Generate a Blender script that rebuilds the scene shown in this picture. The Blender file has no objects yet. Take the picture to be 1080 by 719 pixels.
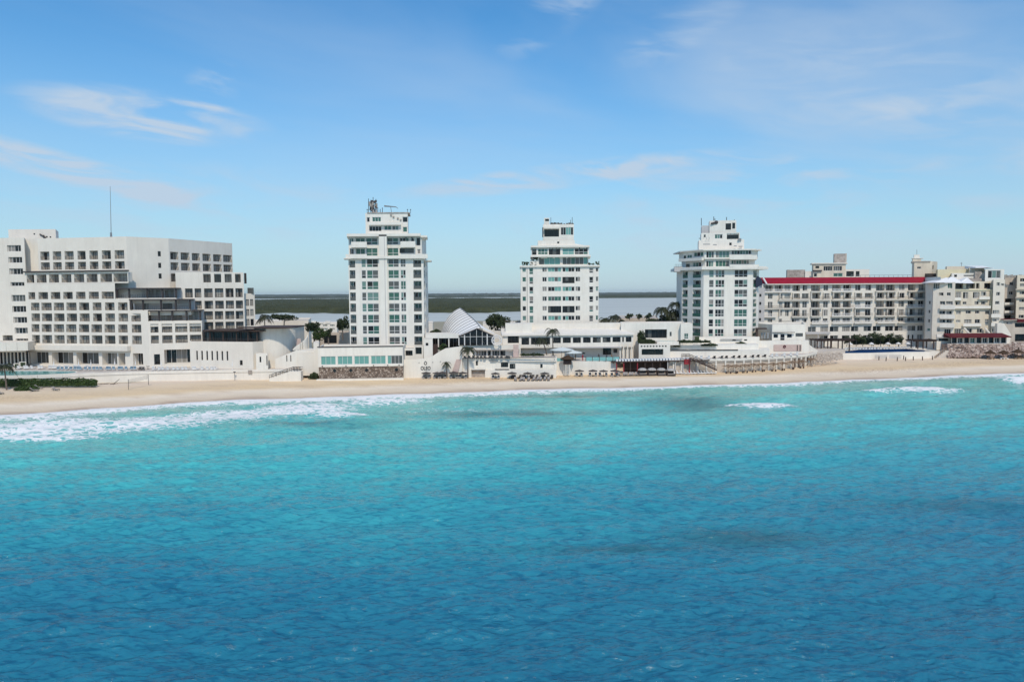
import bpy, math, random
import numpy as np
from mathutils import Vector, Matrix
random.seed(11)
RNG = np.random.default_rng(5)
C = bpy.context.scene.collection
sc = bpy.context.scene

# ------------------------------------------------------------------ camera
F, CX, CY, HC = 760.0, 540.0, 359.5, 24.0
pitch = math.atan((CY - 309.0) / F)
roll = math.radians(0.35)
Fw = Vector((0, math.cos(pitch), -math.sin(pitch)))
R0 = Vector((1, 0, 0)); U0 = Vector((0, math.sin(pitch), math.cos(pitch)))
Rv = R0 * math.cos(roll) - U0 * math.sin(roll)
Uv = R0 * math.sin(roll) + U0 * math.cos(roll)
cam_d = bpy.data.cameras.new('camera'); cam = bpy.data.objects.new('camera', cam_d); C.objects.link(cam)
cam_d.sensor_width = 36; cam_d.lens = 36 * F / 1080
cam_d.clip_start = 0.5; cam_d.clip_end = 60000
M = Matrix((Rv, Uv, -Fw)).transposed().to_4x4(); M.translation = Vector((0, 0, HC))
cam.matrix_world = M
sc.camera = cam

def ray(px, py):
    return Fw + Rv * ((px - CX) / F) + Uv * ((CY - py) / F)
def W(px, py, Y):
    d = ray(px, py); t = Y / d.y
    return Vector((d.x * t, Y, HC + d.z * t))
def XY(px, Y, py=345):
    w = W(px, py, Y); return (w.x, w.y)
def Zp(px, py, Y): return W(px, py, Y).z
def G(px, py, z=0.0):
    d = ray(px, py); t = (z - HC) / d.z
    return Vector((d.x * t, d.y * t, z))

# ------------------------------------------------------------------ materials
MATS = {}
def nt(m):
    return m.node_tree.nodes, m.node_tree.links
def mat(name, col, rough=0.8, spec=0.5, metal=0.0, noise=0.0, nscale=0.5, bump=0.0, bscale=4.0, col2=None, stretch=None, rust=0):
    m = bpy.data.materials.new(name); m.use_nodes = True
    n, l = nt(m); b = n['Principled BSDF']
    b.inputs['Base Color'].default_value = (*col, 1); b.inputs['Roughness'].default_value = rough
    b.inputs['Specular IOR Level'].default_value = spec; b.inputs['Metallic'].default_value = metal
    if noise or col2:
        tc = n.new('ShaderNodeNewGeometry')
        mp = n.new('ShaderNodeMapping'); l.new(tc.outputs['Position'], mp.inputs[0])
        if stretch: mp.inputs['Scale'].default_value = stretch
        t = n.new('ShaderNodeTexNoise'); t.inputs['Scale'].default_value = nscale; t.inputs['Detail'].default_value = 6
        t.inputs['Roughness'].default_value = 0.65
        l.new(mp.outputs[0], t.inputs['Vector'])
        r = n.new('ShaderNodeMapRange'); r.inputs[1].default_value = 0.35; r.inputs[2].default_value = 0.65
        l.new(t.outputs['Fac'], r.inputs[0])
        mx = n.new('ShaderNodeMix'); mx.data_type = 'RGBA'
        c2 = col2 or tuple(c * (1 - noise) for c in col)
        mx.inputs[6].default_value = (*c2, 1); mx.inputs[7].default_value = (*col, 1)
        l.new(r.outputs[0], mx.inputs[0]); out = mx.outputs[2]
        if rust:   # salt and rain streaks running down the render
            m2 = n.new('ShaderNodeMapping'); l.new(tc.outputs['Position'], m2.inputs[0]); m2.inputs['Scale'].default_value = (1.6, 1.6, 0.10)
            t2 = n.new('ShaderNodeTexNoise'); t2.inputs['Scale'].default_value = 1.0; t2.inputs['Detail'].default_value = 5; l.new(m2.outputs[0], t2.inputs['Vector'])
            r2 = n.new('ShaderNodeMapRange'); r2.inputs[1].default_value = 0.52; r2.inputs[2].default_value = 0.72; r2.inputs[4].default_value = rust; l.new(t2.outputs['Fac'], r2.inputs[0])
            x2 = n.new('ShaderNodeMix'); x2.data_type = 'RGBA'; l.new(r2.outputs[0], x2.inputs[0]); l.new(out, x2.inputs[6]); x2.inputs[7].default_value = (*[c * .72 for c in col], 1); out = x2.outputs[2]
        l.new(out, b.inputs['Base Color'])
    if bump:
        tc = n.new('ShaderNodeNewGeometry')
        t = n.new('ShaderNodeTexNoise'); t.inputs['Scale'].default_value = bscale; t.inputs['Detail'].default_value = 4
        l.new(tc.outputs['Position'], t.inputs['Vector'])
        bp = n.new('ShaderNodeBump'); bp.inputs['Strength'].default_value = bump; bp.inputs['Distance'].default_value = 0.2
        l.new(t.outputs['Fac'], bp.inputs['Height']); l.new(bp.outputs[0], b.inputs['Normal'])
    MATS[name] = m
    return m
# walls carry faint vertical weather streaks
mat('stucco_white', (0.80, 0.745, 0.66), 0.85, 0.2, rust=.22, col2=(0.735, 0.68, 0.60), nscale=0.35, stretch=(1, 1, 0.5))
mat('stucco_bright', (0.83, 0.785, 0.705), 0.8, 0.2, rust=.3, col2=(0.755, 0.705, 0.63), nscale=0.4, stretch=(1, 1, 0.4))
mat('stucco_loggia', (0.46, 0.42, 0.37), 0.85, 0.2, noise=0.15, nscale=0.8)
mat('stucco_ivory', (0.78, 0.70, 0.60), 0.85, 0.2, rust=.3, col2=(0.71, 0.64, 0.54), nscale=0.4)
mat('stucco_cream', (0.75, 0.66, 0.52), 0.85, 0.2, rust=.3, col2=(0.62, 0.54, 0.43), nscale=0.5, stretch=(1, 1, 0.25))
mat('stucco_yellow', (0.76, 0.68, 0.47), 0.85, 0.2, noise=0.12, nscale=0.5)
mat('stucco_beige', (0.58, 0.50, 0.42), 0.85, 0.2, col2=(0.46, 0.40, 0.34), nscale=0.6, stretch=(1, 1, 0.25))
mat('stucco_grey', (0.55, 0.53, 0.52), 0.85, 0.2, noise=0.12, nscale=0.5)
mat('concrete_weathered', (0.50, 0.44, 0.39), 0.9, 0.2, col2=(0.27, 0.23, 0.20), nscale=0.8)
mat('tile_pink', (0.60, 0.46, 0.41), 0.8, 0.2, noise=0.15, nscale=2)
mat('glass_dark', (0.012, 0.014, 0.015), 0.08, 0.45)
mat('glass_green', (0.045, 0.13, 0.10), 0.08, 0.55)
mat('glass_pale', (0.14, 0.24, 0.21), 0.12, 0.5)
mat('glass_teal', (0.16, 0.36, 0.32), 0.15, 0.5)
mat('glass_grey', (0.10, 0.105, 0.10), 0.12, 0.5)
mat('curtain', (0.36, 0.335, 0.30), 0.5, 0.4, noise=0.45, nscale=2.6, stretch=(1, 1, 0.03))
mat('curtain_pale', (0.42, 0.42, 0.39), 0.4, 0.4, noise=0.35, nscale=2.6, stretch=(1, 1, 0.03))
mat('frame_white', (0.72, 0.70, 0.68), 0.5)
mat('frame_dark', (0.035, 0.03, 0.028), 0.5)
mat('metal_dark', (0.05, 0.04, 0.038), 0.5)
mat('metal_grey', (0.28, 0.28, 0.28), 0.45, metal=0.3)
mat('wood_dark', (0.075, 0.045, 0.035), 0.8, noise=0.4, nscale=3)
mat('wood_tan', (0.30, 0.20, 0.13), 0.8, noise=0.3, nscale=3)
mat('red_paint', (0.32, 0.02, 0.03), 0.6)
mat('red_roof', (0.33, 0.004, 0.022), 0.6, 0.3, noise=0.18, nscale=0.6)
mat('red_awning', (0.11, 0.006, 0.012), 0.7, 0.3, noise=0.2, nscale=1.0)
mat('navy_panel', (0.016, 0.02, 0.045), 0.5)
mat('fabric_white', (0.80, 0.79, 0.78), 0.9, 0.1)
mat('fabric_dark', (0.10, 0.088, 0.082), 0.9, 0.1, noise=0.3, nscale=2)
mat('fabric_grey', (0.40, 0.36, 0.33), 0.9, 0.1, noise=0.3, nscale=2)
mat('fabric_blue', (0.30, 0.43, 0.53), 0.9, 0.1, noise=0.2, nscale=1)
mat('canopy_grey', (0.50, 0.47, 0.44), 0.9, 0.1, noise=0.35, nscale=1.5)
mat('canvas_pale', (0.66, 0.70, 0.69), 0.8, 0.1)
mat('leaf_dark', (0.05, 0.072, 0.026), 0.6, 0.3, col2=(0.02, 0.03, 0.012), nscale=1.3)
mat('leaf_green', (0.06, 0.10, 0.022), 0.6, 0.3, col2=(0.022, 0.045, 0.012), nscale=1.2)
mat('leaf_palm', (0.045, 0.052, 0.02), 0.55, 0.3, col2=(0.018, 0.024, 0.011), nscale=1.0)
mat('bark', (0.20, 0.16, 0.13), 0.9, noise=0.4, nscale=3)
mat('thatch', (0.10, 0.065, 0.042), 0.95, 0.1, noise=0.5, nscale=5, bump=0.6, bscale=9)
mat('pool_teal', (0.10, 0.38, 0.35), 0.2, 0.25, noise=0.15, nscale=0.5)
mat('pool_navy', (0.015, 0.06, 0.17), 0.5, 0.0, noise=0.5, nscale=0.25)
mat('deck_pale', (0.62, 0.55, 0.48), 0.85, noise=0.15, nscale=0.6)
mat('glass_balustrade', (0.22, 0.46, 0.45), 0.12, 0.5)
mat('lettering', (0.03, 0.028, 0.028), 0.6)
mat('roof_membrane', (0.55, 0.51, 0.48), 0.9, noise=0.25, nscale=0.3)
mat('mangrove', (0.085, 0.092, 0.04), 0.9, 0.1, col2=(0.04, 0.048, 0.02), nscale=0.035, bump=1.0, bscale=0.3)

def stone_mat(name, c1, c2, c3, scale, mort=.45):
    m = bpy.data.materials.new(name); m.use_nodes = True
    n, l = nt(m); b = n['Principled BSDF']; b.inputs['Roughness'].default_value = 0.9
    g = n.new('ShaderNodeNewGeometry')
    v = n.new('ShaderNodeTexVoronoi'); v.inputs['Scale'].default_value = scale
    l.new(g.outputs['Position'], v.inputs['Vector'])
    cr = n.new('ShaderNodeValToRGB'); cr.color_ramp.interpolation = 'LINEAR'
    e = cr.color_ramp.elements; e[0].color = (*c1, 1); e[1].color = (*c3, 1); e[0].position = 0.1; e[1].position = 0.9
    x = e.new(0.5); x.color = (*c2, 1)
    sp = n.new('ShaderNodeSeparateColor'); l.new(v.outputs['Color'], sp.inputs[0]); l.new(sp.outputs[0], cr.inputs[0])
    v2 = n.new('ShaderNodeTexVoronoi'); v2.feature = 'DISTANCE_TO_EDGE'; v2.inputs['Scale'].default_value = scale
    l.new(g.outputs['Position'], v2.inputs['Vector'])
    mr = n.new('ShaderNodeMapRange'); mr.inputs[1].default_value = 0.02; mr.inputs[2].default_value = 0.12
    l.new(v2.outputs['Distance'], mr.inputs[0])
    mx = n.new('ShaderNodeMix'); mx.data_type = 'RGBA'; mx.inputs[6].default_value = (*[c * mort for c in c1], 1)
    l.new(mr.outputs[0], mx.inputs[0]); l.new(cr.outputs[0], mx.inputs[7]); l.new(mx.outputs[2], b.inputs['Base Color'])
    bp = n.new('ShaderNodeBump'); bp.inputs['Strength'].default_value = 0.7; bp.inputs['Distance'].default_value = 0.15
    l.new(mr.outputs[0], bp.inputs['Height']); l.new(bp.outputs[0], b.inputs['Normal'])
    MATS[name] = m
stone_mat('rubble_stone', (0.17, 0.12, 0.09), (0.30, 0.23, 0.18), (0.42, 0.34, 0.28), 1.9, .6)
stone_mat('rock', (0.33, 0.235, 0.195), (0.44, 0.34, 0.29), (0.55, 0.45, 0.39), 0.9, .8)

stone_mat('rock_pale', (0.50, 0.42, 0.35), (0.58, 0.49, 0.41), (0.64, 0.55, 0.47), 0.9, .9)
# ------------------------------------------------------------------ mesh builder
class MB:
    def __init__(s): s.v = []; s.f = []; s.mi = []
    def face(s, pts, m=0):
        i = len(s.v); s.v += [tuple(p) for p in pts]; s.f.append(tuple(range(i, i + len(pts)))); s.mi.append(m)
    def box(s, x0, x1, y0, y1, z0, z1, m=0):
        i = len(s.v)
        s.v += [(x0,y0,z0),(x1,y0,z0),(x1,y1,z0),(x0,y1,z0),(x0,y0,z1),(x1,y0,z1),(x1,y1,z1),(x0,y1,z1)]
        for q in ((0,3,2,1),(4,5,6,7),(0,1,5,4),(1,2,6,5),(2,3,7,6),(3,0,4,7)):
            s.f.append(tuple(i + k for k in q)); s.mi.append(m)
    def prism(s, pts, z0, z1, m=0, ztop=None):
        n = len(pts); i = len(s.v)
        s.v += [(p[0], p[1], z0) for p in pts]
        s.v += [(p[0], p[1], (ztop[k] if ztop else z1)) for k, p in enumerate(pts)]
        for k in range(n):
            a, b = k, (k + 1) % n
            s.f.append((i + a, i + b, i + n + b, i + n + a)); s.mi.append(m)
        s.f.append(tuple(i + n + k for k in range(n))); s.mi.append(m)
        s.f.append(tuple(i + k for k in reversed(range(n)))); s.mi.append(m)
    def tube(s, p0, p1, r0, r1=None, n=6, m=0):
        r1 = r0 if r1 is None else r1
        p0, p1 = Vector(p0), Vector(p1); d = (p1 - p0).normalized()
        a = d.orthogonal().normalized(); b = d.cross(a)
        i = len(s.v)
        for p, r in ((p0, r0), (p1, r1)):
            for k in range(n):
                t = 2 * math.pi * k / n
                s.v.append(tuple(p + (a * math.cos(t) + b * math.sin(t)) * r))
        for k in range(n):
            s.f.append((i + k, i + (k + 1) % n, i + n + (k + 1) % n, i + n + k)); s.mi.append(m)
        s.f.append(tuple(i + k for k in reversed(range(n)))); s.mi.append(m)
        s.f.append(tuple(i + n + k for k in range(n))); s.mi.append(m)
    def ball(s, c, rx, ry, rz, n=8, k=5, m=0):
        i = len(s.v)
        for a in range(k + 1):
            ph = math.pi * a / k
            for b in range(n):
                t = 2 * math.pi * b / n
                s.v.append((c[0] + rx * math.sin(ph) * math.cos(t), c[1] + ry * math.sin(ph) * math.sin(t), c[2] + rz * math.cos(ph)))
        for a in range(k):
            for b in range(n):
                s.f.append((i + a*n + b, i + (a+1)*n + b, i + (a+1)*n + (b+1) % n, i + a*n + (b+1) % n)); s.mi.append(m)
    def mesh(s, name, mats):
        me = bpy.data.meshes.new(name); me.from_pydata(s.v, [], s.f)
        for m in (mats if isinstance(mats, (list, tuple)) else [mats]): me.materials.append(MATS[m])
        if any(s.mi): me.polygons.foreach_set('material_index', s.mi)
        me.update(); return me
    def build(s, name, mats, parent=None):
        return link(name, s.mesh(name, mats), parent)
def link(name, data, parent=None, loc=None, rz=0):
    o = bpy.data.objects.new(name, data); C.objects.link(o)
    if parent is not None: o.parent = parent
    if loc is not None: o.location = loc
    o.rotation_euler[2] = rz
    return o
def local(mb, o):   # shift builder's world vertices into a thing's local frame (things sit unrotated)
    lx, ly, lz = o.location; mb.v = [(a - lx, b - ly, c - lz) for a, b, c in mb.v]; return mb
def tag(o, label=None, cat=None, group=None, kind=None):
    if label: o['label'] = label
    if cat: o['category'] = cat
    if group: o['group'] = group
    if kind: o['kind'] = kind
    return o
def thing(name, label, cat, loc=(0, 0, 0), rz=0, group=None):
    o = bpy.data.objects.new(name, None); C.objects.link(o); o.location = loc; o.rotation_euler[2] = rz
    o.empty_display_size = 0.5
    return tag(o, label, cat, group)
def dup(root, loc, rz=0, label=None, group=None, scale=None):
    r = root.copy(); C.objects.link(r); r.location = loc; r.rotation_euler = (0, 0, rz)
    if scale: r.scale = (scale,) * 3
    if label: r['label'] = label
    if group: r['group'] = group
    for ch in list(root.children):
        c = ch.copy(); C.objects.link(c); c.parent = r
        for g in ch.children:
            d = g.copy(); C.objects.link(d); d.parent = c
    return r
ORD = ['first','second','third','fourth','fifth','sixth','seventh','eighth','ninth','tenth','eleventh','twelfth','thirteenth',
       'fourteenth','fifteenth','sixteenth','seventeenth','eighteenth','nineteenth','twentieth','twenty-first','twenty-second',
       'twenty-third','twenty-fourth','twenty-fifth','twenty-sixth','twenty-seventh','twenty-eighth','twenty-ninth','thirtieth']

# ------------------------------------------------------------------ facades
class Pl:
    """vertical plane through two ground points, left end first as seen from the sea; n points outward"""
    def __init__(s, a, b):
        s.a = Vector((a[0], a[1], 0)); s.b = Vector((b[0], b[1], 0))
        s.L = (s.b - s.a).length; s.d = (s.b - s.a) / s.L
        s.n = Vector((s.d.y, -s.d.x, 0))
        s.ang = math.atan2(s.d.y, s.d.x)
    def hit(s, px, py):
        r = ray(px, py); o = Vector((0, 0, HC)); t = (s.a - o).dot(s.n) / r.dot(s.n)
        p = o + r * t; return (p - s.a).dot(s.d), p.z
    def u(s, px, py=330): return s.hit(px, py)[0]
    def z(s, px, py): return s.hit(px, py)[1]
    def P(s, u, z, d=0.0):
        p = s.a + s.d * u - s.n * d; return (p.x, p.y, z)
class Op:
    def __init__(s, u0, u1, z0, z1, kind='window', nx=2, nz=1, style='tower', depth=0.18):
        s.u0, s.u1, s.z0, s.z1, s.kind, s.nx, s.nz, s.style, s.depth = min(u0,u1), max(u0,u1), min(z0,z1), max(z0,z1), kind, nx, nz, style, depth
def wallface(mb, pl, u0, u1, z0, z1, ops, m=0):
    us = sorted({round(u0, 3), round(u1, 3)} | {round(min(max(x, u0), u1), 3) for o in ops for x in (o.u0, o.u1)})
    zs = sorted({round(z0, 3), round(z1, 3)} | {round(min(max(x, z0), z1), 3) for o in ops for x in (o.z0, o.z1)})
    for j in range(len(zs) - 1):
        zc = (zs[j] + zs[j+1]) / 2; run = None
        for i in range(len(us)):
            solid = False
            if i < len(us) - 1:
                uc = (us[i] + us[i+1]) / 2
                solid = not any(o.u0 < uc < o.u1 and o.z0 < zc < o.z1 for o in ops)
            if solid and run is None: run = us[i]
            if not solid and run is not None:
                e = us[i]
                mb.face([pl.P(run, zs[j]), pl.P(e, zs[j]), pl.P(e, zs[j+1]), pl.P(run, zs[j+1])], m); run = None
    for o in ops:
        d = o.depth
        a, b, c, e = (o.u0, o.z0), (o.u1, o.z0), (o.u1, o.z1), (o.u0, o.z1)
        for p, q in ((b, a), (c, b), (e, c), (a, e)):
            mb.face([pl.P(*p), pl.P(*q), pl.P(*q, d), pl.P(*p, d)], m)
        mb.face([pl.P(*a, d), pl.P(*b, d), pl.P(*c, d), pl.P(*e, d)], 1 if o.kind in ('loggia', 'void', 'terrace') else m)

STY = {  # frame material, frame width, pane materials with weights
    'tower':  ('frame_white', 0.13, [('glass_dark', 3), ('glass_green', 6), ('glass_grey', 3), ('glass_pale', 3), ('curtain', 2)]),
    'towergreen': ('frame_white', 0.13, [('glass_dark', 2), ('glass_green', 6), ('glass_pale', 3), ('glass_grey', 2)]),
    'teal':   ('frame_white', 0.10, [('glass_teal', 5), ('glass_grey', 1)]),
    'band':   ('frame_white', 0.10, [('glass_teal', 3), ('glass_green', 2), ('glass_grey', 3), ('glass_dark', 2)]),
    'hotel':  ('frame_dark', 0.06, [('curtain', 7), ('curtain_pale', 4), ('glass_grey', 3), ('glass_dark', 1)]),
    'dark':   ('frame_dark', 0.08, [('glass_dark', 5), ('glass_grey', 1)]),
    'darkwhite': ('frame_white', 0.10, [('glass_dark', 5), ('glass_grey', 2), ('curtain', 1)]),
    'shop':   ('frame_white', 0.12, [('glass_dark', 3), ('glass_grey', 2), ('curtain', 1)]),
    'red':    ('frame_white', 0.09, [('glass_dark', 5), ('glass_grey', 3), ('curtain', 4), ('curtain_pale', 1)]),
}
_wc = {}
def window(parent, pl, o, inset=0.0, name=None):
    w, h = round(o.u1 - o.u0 - 2 * inset, 1), round(o.z1 - o.z0 - (inset * 1.2), 1)
    w = max(w, 0.3); h = max(h, 0.3)
    fm, fw, ps = STY[o.style]
    key = (w, h, o.nx, o.nz, o.style, random.randrange(7))
    if key not in _wc:
        f = MB(); p = MB(); nx, nz = o.nx, o.nz
        f.box(-w/2, w/2, -.06, .06, 0, fw); f.box(-w/2, w/2, -.06, .06, h - fw, h)
        f.box(-w/2, -w/2 + fw, -.058, .058, fw, h - fw); f.box(w/2 - fw, w/2, -.058, .058, fw, h - fw)
        for i in range(1, nx):
            x = -w/2 + w * i / nx; f.box(x - fw*.4, x + fw*.4, -.055, .055, fw, h - fw)
        for j in range(1, nz):
            z = h * (0.36 if nz == 2 else j / nz); f.box(-w/2 + fw, w/2 - fw, -.05, .05, z - fw*.4, z + fw*.4)
        pool = [m for m, k in ps for _ in range(k)]; mats = [m for m, k in ps]
        for i in range(nx):
            base = random.choice(pool) if i == 0 or random.random() < 0.45 else base
            for j in range(nz):
                z0 = 0 if j == 0 else h * (0.36 if nz == 2 else j / nz); z1 = h if j == nz-1 else h * (0.36 if nz == 2 else (j+1) / nz)
                mm = base if random.random() < 0.75 else random.choice(pool)
                a, b = -w/2 + w*i/nx, -w/2 + w*(i+1)/nx; t = random.uniform(-.012, .012)
                p.face([(a, .012 - t, z0), (b, .012 + t, z0), (b, .012 + t, z1), (a, .012 - t, z1)], mats.index(mm))
        _wc[key] = (f.mesh('window_frame', fm), p.mesh('pane', mats))
    fme, pme = _wc[key]
    d = o.depth - 0.075
    c = pl.P((o.u0 + o.u1) / 2, o.z0 + inset * 0.2 + 0.01, d)
    g = link(name or 'window', fme, parent, c, pl.ang)
    link('pane', pme, g)
    return g
_rc = {}
def railing(parent, pl, o, style='bars', d=0.1, h=1.0):
    w = round(o.u1 - o.u0, 1); key = (w, style, h)
    if key not in _rc:
        b = MB()
        if style == 'bars':
            b.box(-w/2, w/2, -.04, .04, h - .07, h); b.box(-w/2, w/2, -.02, .02, .12, .17); b.box(-w/2, w/2, -.02, .02, .55, .59)
            n = max(2, int(w / 0.45))
            for i in range(n + 1):
                x = -w/2 + .03 + (w - .06) * i / n; b.box(x - .02, x + .02, -.02, .02, 0, h - .07)
            me = b.mesh('railing', 'metal_dark')
        elif style == 'green':
            b.box(-w/2, w/2, -.03, .03, .06, h - .06); b.box(-w/2, w/2, -.04, .04, h - .06, h); me = b.mesh('railing', 'glass_green')
        elif style == 'white':
            b.box(-w/2, w/2, -.06, .06, h - .12, h); b.box(-w/2, w/2, -.05, .05, 0, .15)
            n = max(2, int(w / 0.5))
            for i in range(n + 1):
                x = -w/2 + .1 + (w - .2) * i / n; b.box(x - .08, x + .08, -.05, .05, .15, h - .12)
            me = b.mesh('railing', 'frame_white')
        elif style == 'glass':
            b.box(-w/2, w/2, -.02, .02, .05, h - .05); b.box(-w/2, w/2, -.04, .04, h - .05, h + .02); me = b.mesh('railing', 'glass_grey')
        _rc[key] = me
    return link('railing', _rc[key], parent, pl.P((o.u0 + o.u1) / 2, o.z0 + .01, d), pl.ang)
_nwin = {}
def fill(parent, pl, ops):
    for o in ops:
        if o.kind == 'window': window(parent, pl, o)
        elif o.kind == 'loggia':
            window(parent, pl, Op(o.u0 + (o.u1-o.u0)*.12, o.u1 - .12, o.z0, o.z1 - .3, 'window', o.nx, o.nz, o.style, o.depth), 0, 'balcony_door')
            railing(parent, pl, o, 'bars')
        elif o.kind == 'loggiagreen':
            window(parent, pl, Op(o.u0 + .1, o.u1 - .1, o.z0, o.z1 - .15, 'window', o.nx, o.nz, o.style, o.depth), 0, 'balcony_door')
            railing(parent, pl, o, 'green', 0.05, 1.0)
        elif o.kind == 'loggiaglass':
            window(parent, pl, Op(o.u0 + .1, o.u1 - .1, o.z0, o.z1 - .15, 'window', o.nx, o.nz, o.style, o.depth), 0, 'balcony_door')
            railing(parent, pl, o, 'glass', 0.05, 0.95)
def block(parent, chain, z0, z1, depth=12.0, ops=None, m='stucco_white', parapet=0.6, name='wall', back=None, roofm='roof_membrane'):
    """walls through the visible corner chain (left to right), side and back walls, parapet and roof as one mesh; openings filled with parts"""
    ops = ops or {}
    mb = MB()
    ch = [Vector((p[0], p[1], 0)) for p in chain]
    ym = max(c[1] for c in chain) + depth; kf = lambda c: 1 + .85 * (ym / c[1] - 1)
    bk = back or [(chain[-1][0] * kf(chain[-1]), ym), (chain[0][0] * kf(chain[0]), ym)]
    pts = [(p.x, p.y) for p in ch] + list(bk)
    n = len(pts)
    for i in range(n):
        pl = Pl(pts[i], pts[(i+1) % n])
        o = ops.get(i, []) if i < len(ch) - 1 else ops.get(('side', i - len(ch) + 1), [])
        wallface(mb, pl, 0, pl.L, z0, z1, o)
    cx = sum(p[0] for p in pts) / n; cy = sum(p[1] for p in pts) / n
    ins = []
    for p in pts:
        v = Vector((cx - p[0], cy - p[1])); l = v.length; v = v / l * min(0.35, l * .2)
        ins.append((p[0] + v.x, p[1] + v.y))
    zr = z1 - parapet
    for i in range(n):
        j = (i + 1) % n
        mb.face([(*pts[i], z1), (*pts[j], z1), (*ins[j], z1), (*ins[i], z1)])
        mb.face([(*ins[i], z1), (*ins[j], z1), (*ins[j], zr), (*ins[i], zr)])
    mb.face([(*p, zr) for p in ins], 2)
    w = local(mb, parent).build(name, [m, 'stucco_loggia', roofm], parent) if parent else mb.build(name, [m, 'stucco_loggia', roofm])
    for i in range(len(ch) - 1 + 2):
        if i < len(ch) - 1: pl = Pl(pts[i], pts[i+1]); oo = ops.get(i, [])
        else:
            k = i - (len(ch) - 1)
            if ('side', k) not in ops: continue
            pl = Pl(pts[i], pts[(i+1) % n]); oo = ops[('side', k)]
        if oo: fill_local(parent, pl, oo)
    return w
def fill_local(parent, pl, oo):
    lx, ly, lz = parent.location
    p2 = Pl((pl.a.x - lx, pl.a.y - ly), (pl.b.x - lx, pl.b.y - ly))
    fill(parent, p2, [Op(o.u0, o.u1, o.z0 - lz, o.z1 - lz, o.kind, o.nx, o.nz, o.style, o.depth) for o in oo])
def grid(pl, cols, rows, rx, ry=330, **kw):
    """cols: (px0, px1[, nx]) read at picture row ry; rows: (py0, py1) read at picture column rx"""
    r = []
    for c in cols:
        for q in rows:
            k = dict(kw)
            if len(c) > 2: k['nx'] = c[2]
            r.append(Op(pl.u(c[0], ry), pl.u(c[1], ry), pl.z(rx, q[1]), pl.z(rx, q[0]), **k))
    return r
def wbox(parent, name, m, px0, px1, py0, py1, Y, depth):
    """box whose front face spans the given picture rectangle at distance Y"""
    a = W(px0, (py0+py1)/2, Y); b = W(px1, (py0+py1)/2, Y)
    z1 = W((px0+px1)/2, py0, Y).z; z0 = W((px0+px1)/2, py1, Y).z
    k = 1 + .85 * depth / Y
    mb = MB(); mb.prism([(a.x, Y), (b.x, Y), (b.x * k, Y + depth), (a.x * k, Y + depth)], z0, z1)
    if parent: local(mb, parent)
    return mb.build(name, m, parent)
# ------------------------------------------------------------------ light and sky
SUN_EL, SUN_AZ = math.radians(48), math.radians(8)     # sun behind the camera, a little to the right
sun_dir = Vector((math.sin(SUN_AZ) * math.cos(SUN_EL), -math.cos(SUN_AZ) * math.cos(SUN_EL), math.sin(SUN_EL)))
sd = bpy.data.lights.new('sun', 'SUN'); sd.energy = 2.9; sd.angle = math.radians(3); sd.color = (1.0, 0.89, 0.73)
so = bpy.data.objects.new('sun', sd); C.objects.link(so); so.rotation_euler = sun_dir.to_track_quat('Z', 'Y').to_euler()
wd = bpy.data.worlds.new('World'); sc.world = wd; wd.use_nodes = True
n, l = wd.node_tree.nodes, wd.node_tree.links
bg = n['Background']; bg.inputs[1].default_value = 0.115
sky = n.new('ShaderNodeTexSky'); sky.sky_type = 'NISHITA'; sky.sun_disc = False
sky.sun_elevation = SUN_EL; sky.sun_rotation = math.radians(180) - SUN_AZ
sky.air_density = 1.0; sky.dust_density = 0.1; sky.ozone_density = 1.6; sky.altitude = 0
hsv = n.new('ShaderNodeHueSaturation'); hsv.inputs['Saturation'].default_value = 1.28; hsv.inputs['Value'].default_value = 1.3
l.new(sky.outputs[0], hsv.inputs['Color'])
tc = n.new('ShaderNodeTexCoord')
sx = n.new('ShaderNodeSeparateXYZ'); l.new(tc.outputs['Generated'], sx.inputs[0])
# thin veil of high cloud plus a few cirrus streaks, laid out on the dome by direction
def mathn(op, a, b=None, c=None):
    m = n.new('ShaderNodeMath'); m.operation = op
    for i, v in enumerate((a, b, c)):
        if v is None: continue
        if isinstance(v, (int, float)): m.inputs[i].default_value = v
        else: l.new(v, m.inputs[i])
    return m.outputs[0]
def maprange(v, a, b, c=0.0, d=1.0, smooth=True):
    m = n.new('ShaderNodeMapRange'); m.interpolation_type = 'SMOOTHSTEP' if smooth else 'LINEAR'
    l.new(v, m.inputs[0]); m.inputs[1].default_value = a; m.inputs[2].default_value = b; m.inputs[3].default_value = c; m.inputs[4].default_value = d
    return m.outputs[0]
az = mathn('ARCTAN2', sx.outputs[0], sx.outputs[1]); el = mathn('ARCSINE', sx.outputs[2])
cmb = n.new('ShaderNodeCombineXYZ')
l.new(mathn('ADD', az, mathn('MULTIPLY', el, -0.5)), cmb.inputs[0]); l.new(mathn('MULTIPLY', mathn('ADD', el, mathn('MULTIPLY', az, 0.12)), 4.5), cmb.inputs[1])
def noise(scale, detail, dist, vec, seed=0.0):
    t = n.new('ShaderNodeTexNoise'); t.noise_dimensions = '4D'; t.inputs['W'].default_value = seed
    t.inputs['Scale'].default_value = scale; t.inputs['Detail'].default_value = detail; t.inputs['Distortion'].default_value = dist
    l.new(vec, t.inputs['Vector']); return t.outputs['Fac']
veil = maprange(noise(1.5, 6, 0.6, cmb.outputs[0], 2.3), 0.36, 0.72, 0, 0.55)
veil = mathn('MULTIPLY', veil, maprange(az, -0.35, 0.45, 0.40, 1.0))
wisp = noise(7.0, 9, 1.4, cmb.outputs[0], 5.0)
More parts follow.
